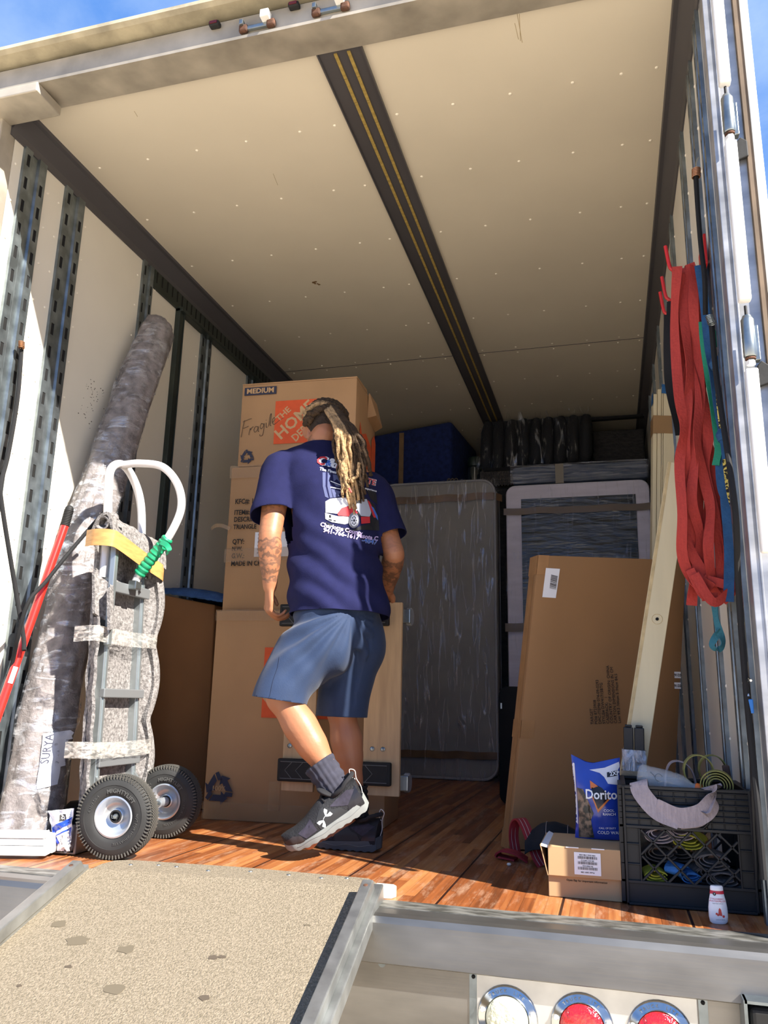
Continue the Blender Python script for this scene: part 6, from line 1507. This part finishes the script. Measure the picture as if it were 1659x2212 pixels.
# ---- printed graphic on the back
PF = frame(at(752, 1085, y=2.70), V((1, .40, -.20)), z=V((.30, -1, .02)))
def S2(u, v):
    d = ROT @ V((u - CX, v - CY, FPX)); o = V((0, 0, CAM_H)); nrm = PF.to_3x3() @ V((0, 0, 1)); p0 = PF.translation
    p = PF.inverted() @ (o + d * ((p0 - o).dot(nrm) / d.dot(nrm))); return (p.x, p.y)
CPX = lambda L: [S2(600 + x / 5.53, 850 + y / 5.53) for x, y in L]
rayd = (at(752, 1085, y=2.8) - V((0, 0, CAM_H))).normalized()
def pr(name, polys, m, off): return drape(shirt, PF, polys, m, name, sbv2, rayd, off=off, step=.012)
I_white = mat('print_white', 0xD8DAE2, .7); I_red = mat('print_red', 0xB3242E, .7); I_grey = mat('print_grey', 0x9EA4B2, .7); I_dk = mat('print_black', 0x0D0E16, .7); I_sl = mat('print_slate', 0x464D72, .8); I_blue = mat('print_blue', 0x3A64B8, .7); I_lil = mat('print_lilac', 0xBBA4D8, .7)
pr('printed_bands', [CPX([(520, 925), (560, 925), (560, 1100), (600, 1250), (555, 1230), (525, 1100)]), CPX([(585, 925), (620, 930), (612, 1060), (650, 1240), (615, 1245), (583, 1100)])], I_sl, .0016)
pr('printed_lattice', [CPX([(650, 950), (780, 965), (770, 1100), (700, 1010), (660, 1040)]), CPX([(630, 1130), (760, 1170), (720, 1200), (740, 1230), (660, 1240)]), CPX([(660, 1060), (760, 1110), (690, 1100)])], I_sl, .0016)
pr('printed_lines', [CPX([(620, 1030), (860, 1125), (860, 1135), (620, 1040)]), CPX([(620, 1105), (800, 1140), (800, 1150), (620, 1115)]), CPX([(860, 1100), (900, 1140), (870, 1145)])], I_white, .002)
pr('truck_shadow_print', [CPX([(560, 1540), (700, 1600), (900, 1640), (1000, 1590), (1230, 1540), (1240, 1660), (1000, 1640), (900, 1660), (620, 1600)]), CPX([(925, 1200), (1000, 1200), (1100, 1270), (1180, 1330), (1230, 1480), (1225, 1560), (1100, 1560), (960, 1450)]), CPX([(770, 1180), (960, 1190), (950, 1250), (830, 1240)]), CPX([(1050, 1110), (1200, 1180), (1215, 1330), (1120, 1250)])], I_dk, .0018)
pr('truck_hood_print', [CPX([(560, 1290), (620, 1255), (760, 1240), (920, 1245), (945, 1300), (955, 1400), (870, 1440), (700, 1440), (562, 1425)]), CPX([(556, 1430), (700, 1470), (845, 1480), (840, 1560), (800, 1572), (640, 1545), (560, 1505)])], I_white, .0026)
pr('truck_fender_print', [CPX([(705, 1440), (760, 1370), (840, 1345), (920, 1370), (960, 1430), (950, 1445), (900, 1430), (855, 1475), (720, 1462)]), CPX([(770, 1155), (830, 1145), (930, 1160), (975, 1190), (870, 1180), (800, 1185)]), CPX([(1000, 1480), (1115, 1482), (1118, 1560), (1005, 1568)])], I_red, .0034)
pr('truck_cab_print', [CPX([(925, 1250), (945, 1200), (975, 1200), (1000, 1260), (1075, 1260), (1100, 1330), (1140, 1440), (1110, 1480), (1000, 1470), (960, 1400)])], I_grey, .003)
pr('cab_window_print', [CPX([(940, 1230), (965, 1215), (1000, 1265), (1000, 1310), (950, 1310)]), CPX([(1140, 1400), (1150, 1490), (1230, 1500), (1228, 1560), (1130, 1565), (1120, 1470)])], I_dk, .0038)
pr('truck_flag_print', [CPX([(1085, 1270), (1110, 1290), (1180, 1420), (1210, 1530), (1190, 1540), (1130, 1420)])], I_red, .0034)
pr('truck_flag_print', [CPX([(1130, 1345), (1165, 1370), (1215, 1470), (1222, 1530), (1200, 1500)])], I_blue, .0044)
el = lambda cx, cy, rx, ry: [(cx + rx * math.cos(R_(a)), cy + ry * math.sin(R_(a))) for a in range(0, 360, 20)]
pr('wheel_print', [CPX(el(910, 1522, 66, 98))], mat('print_tyre', 0x74767E, .7), .0042); pr('wheel_print', [CPX(el(915, 1525, 46, 74))], I_white, .0050)
pr('wheel_print', [CPX(el(915 + 28 * math.cos(R_(a)), 1525 + 46 * math.sin(R_(a)), 6, 9)) for a in range(0, 360, 45)] + [CPX(el(915, 1525, 10, 16))], I_dk, .0058)
pr('bumper_print', [CPX([(605, 1455), (630, 1458), (630, 1492), (605, 1488)]), CPX([(600, 1505), (640, 1512), (640, 1530), (600, 1520)]), CPX([(660, 1518), (690, 1522), (690, 1538), (660, 1532)])], I_dk, .0034)
def prt(s_, size, u, v, m_, off, bold=0, rz=0, sx=1, sh=0):
    x, y = S2(600 + u / 5.53, 850 + v / 5.53); me_ = text_mesh(s_, size, extrude=0, bold=bold, sx=sx, shear=sh)
    return drape(shirt, PF @ T((x, y, 0)) @ RZ(rz), [me_], m_, 'printed_text', sbv2, rayd, off=off, step=.012)
prt('C&F', .050, 605, 800, I_white, .002, bold=.05, sx=1.0, sh=.15); prt('C   F', .050, 603, 800, I_red, .0034, bold=.03, sx=1.04, sh=.15); prt('&', .034, 595, 808, I_blue, .004, bold=.03)
prt('The Finest Mov', .0165, 655, 918, I_white, .0022, bold=.03, sx=1.05)
prt('TE', .032, 1142, 1040, I_white, .002, bold=.06); prt('TE', .032, 1140, 1040, I_red, .0034, bold=.02); prt('experience', .011, 1130, 1140, I_white, .0026, bold=.03)
prt('Charlotte County', .0225, 758, 1630, I_white, .0022, bold=.035); prt('Charlotte County', .0225, 758, 1630, I_lil, .0034, bold=.02)
prt('941-766-1617', .0245, 756, 1690, I_white, .0022, bold=.035); prt('941-766-1617', .0245, 756, 1690, MATS['print_lilac'], .0034, bold=.02)
prt('asota C', .0235, 1105, 1740, I_white, .0022, bold=.035); prt('asota C', .0235, 1105, 1740, I_lil, .0034, bold=.02)
prt('-4847', .0265, 1110, 1790, I_white, .0022, bold=.035); prt('-4847', .0265, 1110, 1790, I_blue, .0034, bold=.02)

# ---- shorts
mb = MB()
body_loft(mb, [(at(728, 1275, y=2.88), .150, .125, 40, (0, 0, 1), 1), (at(730, 1320, y=2.877), .160, .135, 42, (0, 0, 1), .95), (at(726, 1370, y=2.875), .165, .140, 48, (-.05, 0, 1), .95), (at(728, 1410, y=2.875), .13, .12, 60, (-.05, 0, 1), 1)])
KL2 = at(604, 1516, y=2.705); KR2 = at(737, 1552, y=2.93)
limb(mb, [(HL + V((.02, .03, .06)), .125), (at(688, 1395, y=2.80), .130), (at(645, 1440, y=2.755), .112), (at(617, 1480, y=2.72), .099), (KL2, .098), (at(598, 1545, y=2.70), .098)], 28)
limb(mb, [(HR + V((-.01, -.03, .05)), .125), (at(765, 1390, y=2.94), .122), (at(752, 1450, y=2.935), .104), (at(742, 1505, y=2.93), .097), (KR2, .096), (at(733, 1590, y=2.925), .095)], 28)
r = remesh(mb, 's', .0075, 7, factor=.65)
def fshort(p):
    d = .006 * wob(p.x * 7, p.y * 7, p.z * 4) + .003 * wob(p.x * 18, p.y * 18, p.z * 9)
    if p.y < 2.86:
        q = (p - V((-.90, 2.75, .84))); ang = math.atan2(q.z, -q.x); rad_ = math.hypot(q.x, q.z)
        d += .009 * math.sin(ang * 17 + 1.0 + 2 * wob(p.x * 3, p.z * 3)) * max(0, math.sin(min(math.pi, rad_ * 8.0))) 
    return d
folds(r.bm, fshort)
cut_local(r.bm, at(605, 1513, y=2.66), V((-.12, -.05, -1)).normalized(), lambda c: c.y < 2.818)
cut_local(r.bm, at(735, 1549, y=2.84), V((-.02, -.0, -1)).normalized(), lambda c: c.y >= 2.818)
shorts = r.build('shorts', M_short, man, smooth=True, solid=.003, angle=180)
bsh = bvh_of(shorts)
sm = [at(u, v, y=2.60) for u, v in ((600, 1418), (597, 1440), (588, 1470), (583, 1500), (580, 1508))]
pts_ = []
for p in polyline(sm, 6):
    loc, nr, i, ds = bsh.ray_cast(p, V((-.25, 1, .05)).normalized())
    if loc is not None: pts_.append(loc + V((0, -.0008, 0)))
if len(pts_) > 3: MB().tube(pts_, .0012, 5).build('side_seam', mat('seam_navy', 0x10223F, .8), shorts)

# ---- socks
def sock(name_pts, dark):
    mb = MB(); base = polyline([p for p, r_ in name_pts], 10); n = len(base); seg = 72; R0 = []; prev = None
    for i, p in enumerate(base):
        tg = (base[min(i + 1, n - 1)] - base[max(i - 1, 0)]).normalized(); a = V((0, 1, 0)); a = (a - a.dot(tg) * tg).normalized(); b = tg.cross(a)
        u = i / 10; k = min(int(u), len(name_pts) - 2); r_ = lerp(name_pts[k][1], name_pts[k + 1][1], u - k)
        R0.append([mb.v(p + (a * math.cos(2 * math.pi * q / seg) + b * math.sin(2 * math.pi * q / seg)) * (r_ + .0013 * (1 if q % 4 < 2 else -1) + .0022 * math.sin(i * 1.3 + 1.5 * wob(q * .15, i * .3)))) for q in range(seg)])
    for i in range(n - 1):
        for q in range(seg): mb.face([R0[i][q], R0[i][(q + 1) % seg], R0[i + 1][(q + 1) % seg], R0[i + 1][q]])
    return mb.build('sock', M_sock if not dark else M_dark, man, smooth=True, solid=.002, angle=180)
sock([(at(689, 1648, y=2.715), .054), (at(712, 1683, y=2.72), .051), (at(731, 1712, y=2.725), .047), (at(745, 1745, y=2.725), .044)], False)
sock([(at(767, 1697, y=2.94), .0435), (at(768, 1722, y=2.94), .043), (at(770, 1765, y=2.94), .043)], True)

# ---- shoes (local: x from heel to toe, z up, y left-right)
def shoe(heel, toe, upv, msole, lb, side, logo=True):
    L = (toe - heel).length; F = frame(heel, toe - heel, z=upv)
    def prof(x):   # half width of the sole
        u = x / L; return .030 + .016 * math.sin(math.pi * min(1, max(0, u * 1.02))) ** .8 + .006 * math.exp(-((u - .68) / .18) ** 2) - (.012 * max(0, (u - .9) / .1) ** 2)
    N_ = 40; mb = MB(F); R0 = []
    tz = lambda u: .018 * max(0, (u - .72) / .28) ** 2 + .010 * max(0, (.10 - u) / .10) ** 1.5
    for i in range(N_ + 1):
        u = i / N_; x = L * u; w = prof(x) * (math.sin(math.acos(max(-1, min(1, 1 - 2 * min(u, .06) / .12)))) ** .5 if u < .06 else 1) * (math.sqrt(max(.03, 1 - ((u - .90) / .1) ** 2)) if u > .90 else 1)
        z0 = tz(u); th = .038 - .016 * u + .006 * max(0, (.25 - u) / .25)
        ch = .003 * (1 if i % 4 < 2 else 0)
        R0.append([mb.v((x, -w * .96, z0 + ch)), mb.v((x, w * .96, z0 + ch)), mb.v((x, w * 1.04, z0 + th * .55)), mb.v((x, w, z0 + th)), mb.v((x, -w, z0 + th)), mb.v((x, -w * 1.04, z0 + th * .55))])
    for i in range(N_):
        for q in range(6): mb.face([R0[i][q], R0[i][(q + 1) % 6], R0[i + 1][(q + 1) % 6], R0[i + 1][q]])
    mb.face(R0[0][::-1]); mb.face(R0[-1])
    mb2 = MB(F)
    secs = [(.00, .030, .078, .010), (.03, .035, .090, 0), (.12, .038, .093, 0), (.25, .039, .083, 0), (.38, .042, .086, 0), (.47, .044, .090, 0), (.56, .046, .077, 0), (.68, .047, .060, 0), (.80, .045, .050, 0), (.90, .036, .044, 0), (.96, .022, .038, 0), (.985, .010, .034, 0)]
    R1 = []; seg = 28; fine = []
    for i in range(len(secs) - 1):
        for k in range(3): fine.append([lerp(a_, b_, k / 3) for a_, b_ in zip(secs[i], secs[i + 1])])
    fine.append(list(secs[-1]))
    for u, w, h, sh in fine:
        ring = []
        for k in range(seg):
            q = 2 * math.pi * k / seg; c_, s_ = math.cos(q), math.sin(q)
            y = w * (abs(c_) ** .8) * (1 if c_ > 0 else -1); z = (h * (max(0, s_) ** .75) if s_ > 0 else -.012 * abs(s_)) 
            if s_ > 0: y *= 1 - .38 * (s_ ** 2) * (1 if u < .85 else .5)
            ring.append(mb2.v((L * u + sh + (-.006 * s_ if u < .05 else 0), y, tz(u) * .8 + .026 + z * .92)))
        R1.append(ring)
    for i in range(len(R1) - 1):
        for k in range(seg): mb2.face([R1[i][k], R1[i][(k + 1) % seg], R1[i + 1][(k + 1) % seg], R1[i + 1][k]])
    mb2.face(R1[0][::-1]); mb2.face(R1[-1])
    up = mb2.build('shoe', M_shoe, man, smooth=True, angle=60)
    so_ = mb.build('sole', msole, up, smooth=True, angle=35)
    mb = MB(F)
    for s_ in (-1, 1): mb.tube([(L * u, s_ * prof(L * u) * 1.045, tz(u) + .022 - .006 * u + .003 * math.sin(u * 20)) for u in [k / 30 for k in range(2, 27)]], .0009, 5)
    mb.build('sole_line', mat('sole_groove', 0x6E7070, .8), up)
    bvs = bvh_of(up)
    fy = F.to_3x3() @ V((0, side, 0))
    LFm = F @ Matrix(((-1 if side < 0 else 1, 0, 0, 0), (0, 0, side * 1.0, side * .1), (0, 1, 0, 0), (0, 0, 0, 1)))
    def SX(x, z): return (-x if side < 0 else x, z)
    def on(name, polys, m_, off, step=.01): return drape(up, LFm, [[SX(x, z) for x, z in p_] for p_ in polys], m_, name, bvs, -fy, off=off, step=step)
    on('grey_overlay', [[(L * .30, .03), (L * .56, .026), (L * .58, .058), (L * .50, .083), (L * .44, .088), (L * .36, .066), (L * .28, .058), (L * .22, .035)]], mat('grey_overlay', 0x232426, .6), .0012)
    on('heel_overlay', [[(L * .03, .04), (L * .22, .035), (L * .17, .07), (L * .04, .092)]], mat('shiny_heel', 0x202026, .3), .0012)
    on('toe_cap', [[(L * .76, .02), (L * .97, .018), (L * .97, .05), (L * .86, .055), (L * .78, .045)]], mat('toe_rubber', 0x2E2727, .6), .0012)
    on('mesh_toe_panel', [[(L * .60, .035), (L * .74, .03), (L * .80, .055), (L * .70, .062), (L * .62, .075)]], mat('purple_grey_mesh', 0x2E2A38, .8, var=.3, vscale=80), .0012)
    on('collar_panel', [[(L * .06, .085), (L * .20, .052), (L * .30, .066), (L * .38, .078), (L * .28, .085), (L * .14, .094)]], MATS['purple_grey_mesh'], .0016)
    if logo:
        sc = .026; ang_ = R_(58)
        def U(pts): return [(L * .475 + sc * (x * math.cos(ang_) - y * math.sin(ang_)) , .055 + sc * (x * math.sin(ang_) + y * math.cos(ang_))) for x, y in pts]
        # two crossing arcs: wide flared ends, thin waist
        wing = lambda sx, sy: [(sx * .10, sy * .10), (sx * .42, sy * .20), (sx * .75, sy * .52), (sx * .45, sy * .66), (sx * .30, sy * .42), (sx * .06, sy * .22)]
        def rot(pl): return pl
        w1 = [[(-.62, .95), (-.18, 1.0), (-.06, .55), (.06, .55), (.18, 1.0), (.62, .95), (.50, .62), (.16, .34), (0, .28), (-.16, .34), (-.50, .62)]]
        w2 = [[(x, -y) for x, y in w1[0]]]
        on('white_logo', [U(w1[0]), U(w2[0])], mat('logo_white', 0xE4E8EA, .5), .0024, .006)
        on('white_logo', [U([(-.10, .30), (.0, .32), (.10, .30), (.15, .1), (.15, -.1), (.10, -.30), (0, -.32), (-.10, -.30), (-.06, -.28), (0, -.26), (.06, -.27), (.10, -.08), (.10, .08), (.06, .27), (0, .26)])], MATS['logo_white'], .0024, .006)
    # collar rim, tongue, laces, pull loop
    MB(F).tube([(L * (.15 + .155 * math.cos(R_(a))) + .004, .030 * math.sin(R_(a)), .108 - .012 * math.cos(R_(a)) + .006 * (math.cos(R_(a)) < -.3)) for a in range(0, 360, 18)], .0075, 8, closed=True).build('padded_collar', mat('black_collar', 0x15151A, .85), up, smooth=True)
    blob(mb := MB(F @ T((L * .36, 0, .118)) @ RY(-52)), (0, 0, 0), .030, .026, .009); mb.build('tongue', MATS['black_collar'], up, smooth=True)
    mb = MB(F)
    for k in range(5):
        u = .40 + .055 * k; z = .110 - .0115 * k - .0005
        mb.tube([(L * u, -.026, z - .012), (L * (u + .015), -.010, z + .001), (L * (u + .02), .010, z + .001), (L * u, .026, z - .012)], .003, 6)
    mb.tube(polyline([(L * .40, .0, .119), (L * .43, -.028, .128), (L * .39, -.040, .115), (L * .41, -.012, .117)], 5), .0024, 6); mb.tube(polyline([(L * .41, -.01, .117), (L * .47, -.034, .095), (L * .51, -.040, .07)], 5), .0024, 6); mb.tube(polyline([(L * .41, .0, .117), (L * .45, -.02, .10), (L * .53, -.028, .075)], 5), .0024, 6)
    mb.build('laces', MATS['black_collar'], up, smooth=True)
    MB(F).tube(polyline([(.006, -.0, .045), (-.003, 0, .075), (-.002, 0, .105), (-.010, .0, .130), (.004, 0, .142), (.010, 0, .120), (.002, 0, .104)], 5), .0014, 6).build('pull_loop', mat('pale_loop', 0xC9C4BE, .6), up)
    return up
hL_, tL_ = at(801, 1741, y=2.735), at(626, 1846, y=2.665)
tL_.z = max(tL_.z, .003)
shoe(hL_, tL_, V((.52, .05, .86)), M_sole, '', 1 if False else (1 if (frame(hL_, tL_ - hL_, z=V((.5, 0, .86))).to_3x3() @ V((0, 1, 0))).y < 0 else -1))
hR_ = at(806, 1842, z=.002); hR_ = V((-.815, 2.93, .002)); tR_ = V((-1.10, 2.965, .002))
shoe(hR_, tR_, V((0, 0, 1)), mat('dark_grey_sole', 0x4E5052, .75), '', 1 if (frame(hR_, tR_ - hR_, z=V((0, 0, 1))).to_3x3() @ V((0, 1, 0))).y < 0 else -1, logo=False)

# ---- hair : scalp locks gathered at the back, hanging dreadlocks
TIE = HF @ V((.012, -.115, .030)); 
mb = MB(); blob(mb, (0, -.018, .034), .082, .100, .092, HF, 40)
dele = [f for f in mb.bm.faces if (lambda q: (q.z < -.052 + .20 * q.y + (.035 if q.y > -.02 else 0)) or (q.y > .055 and q.z < .07))(HF.inverted() @ f.calc_center_median())]
bmesh.ops.delete(mb.bm, geom=dele, context='FACES')
mb.build('hair', M_hair, man, smooth=True, solid=.004, angle=180)
random.seed(8)
def lock(pts, r0, r1, m_, name='dreadlock'):
    P = polyline(pts, 6); n = len(P); mb = MB()
    rs = [lerp(r0, r1, i / (n - 1)) * (1 + .38 * wob(i * 1.1, pts[0].x * 40, pts[-1].z * 30)) for i in range(n)]
    P = [p + V((wob(i * .45, pts[-1].x * 90, 1), wob(i * .45, pts[-1].x * 90, 5), 0)) * .011 * min(1, i / 6) for i, p in enumerate(P)]
    mb.tube(P, rs, 8); return mb.build(name, m_, man, smooth=True, angle=180)
# scalp rows sweeping back from the hairline
k = 0
for a in range(-120, 121, 10):
    ar = R_(a)
    # start on the hairline ring, over the skull, to the tie
    st = V((.088 * math.sin(ar), .052 * math.cos(ar) - .010 if abs(a) < 90 else -.02 - .03 * (abs(a) - 90) / 30, .075 * math.cos(ar * .62) + .005 - (.035 if abs(a) > 80 else 0)))
    pts = []
    for j in range(7):
        u = j / 6; p = st.lerp(V((.012, -.118, .030)), u); c = V((0, -.018, .030)); d = p - c
        rr3 = 1 / math.sqrt((d.x / .086) ** 2 + (d.y / .104) ** 2 + (d.z / .097) ** 2); q = c + d * rr3 * (1.02 + .03 * math.sin(u * 3)); pts.append(HF @ q)
    bl_ = a in (-90, -80, -50, -70)
    lock(pts, .0125, .0095, M_lockb if a in (-60, -80) else M_lockd, 'scalp_lock'); k += 1
lock([TIE + V((-.025, -.005, .0)), TIE + V((-.0, -.022, .012)), TIE + V((.026, -.002, .0)), TIE + V((.0, -.018, -.012)), TIE + V((-.024, -.004, -.002))], .008, .008, M_lockd, 'tie_lock')
ends = []
for i in range(44):
    u = i / 43; lay = i % 3
    a0 = lerp(-1, 1, u) + random.uniform(-.08, .08)
    s0 = TIE + V((.024 * a0, -.006 - .006 * lay, .006 * random.uniform(-1, 1) - .006 * abs(a0)))
    um = lerp(724, 782, u) + random.uniform(-5, 5); vm = 955 + random.uniform(-6, 6)
    ue = lerp(742, 800, u) + random.uniform(-10, 8); ve = (1040 + 60 * math.sin(math.pi * min(1, .25 + u * .8))) + random.uniform(-32, 12) - (25 if u < .25 else 0)
    yb = lerp(2.80, 2.865, u) - .009 * lay
    m1 = at(lerp(735, um, .55) + (8 * (u - .5)), 928, y=yb - .006); m2 = at(um, vm, y=yb - .012); m3 = at(lerp(um, ue, .55), lerp(vm, ve, .5), y=yb - .008); e = at(ue, ve, y=yb + .004)
    blonde = (u < .55 and lay > 0) or (random.random() < .2 and u < .85)
    lock([s0, m1, m2, m3, e], random.uniform(.0068, .0092), random.uniform(.0042, .0062), M_lockb if blonde else M_lockd)
e0 = at(742, 1020, y=2.77); lock([at(738, 940, y=2.775), at(744, 980, y=2.77), e0, at(750, 1045, y=2.77), at(754, 1056, y=2.77)], .0075, .005, M_lockb)
lock([at(776, 1000, y=2.79), at(772, 1024, y=2.785), at(760, 1040, y=2.78), at(756, 1036, y=2.78)], .007, .005, M_lockb)
MB().tube([at(754, 1054, y=2.769), at(759, 1064, y=2.772)], .004, 8).build('red_hair_tip', mat('red_bead', 0xB0463A, .6), man)
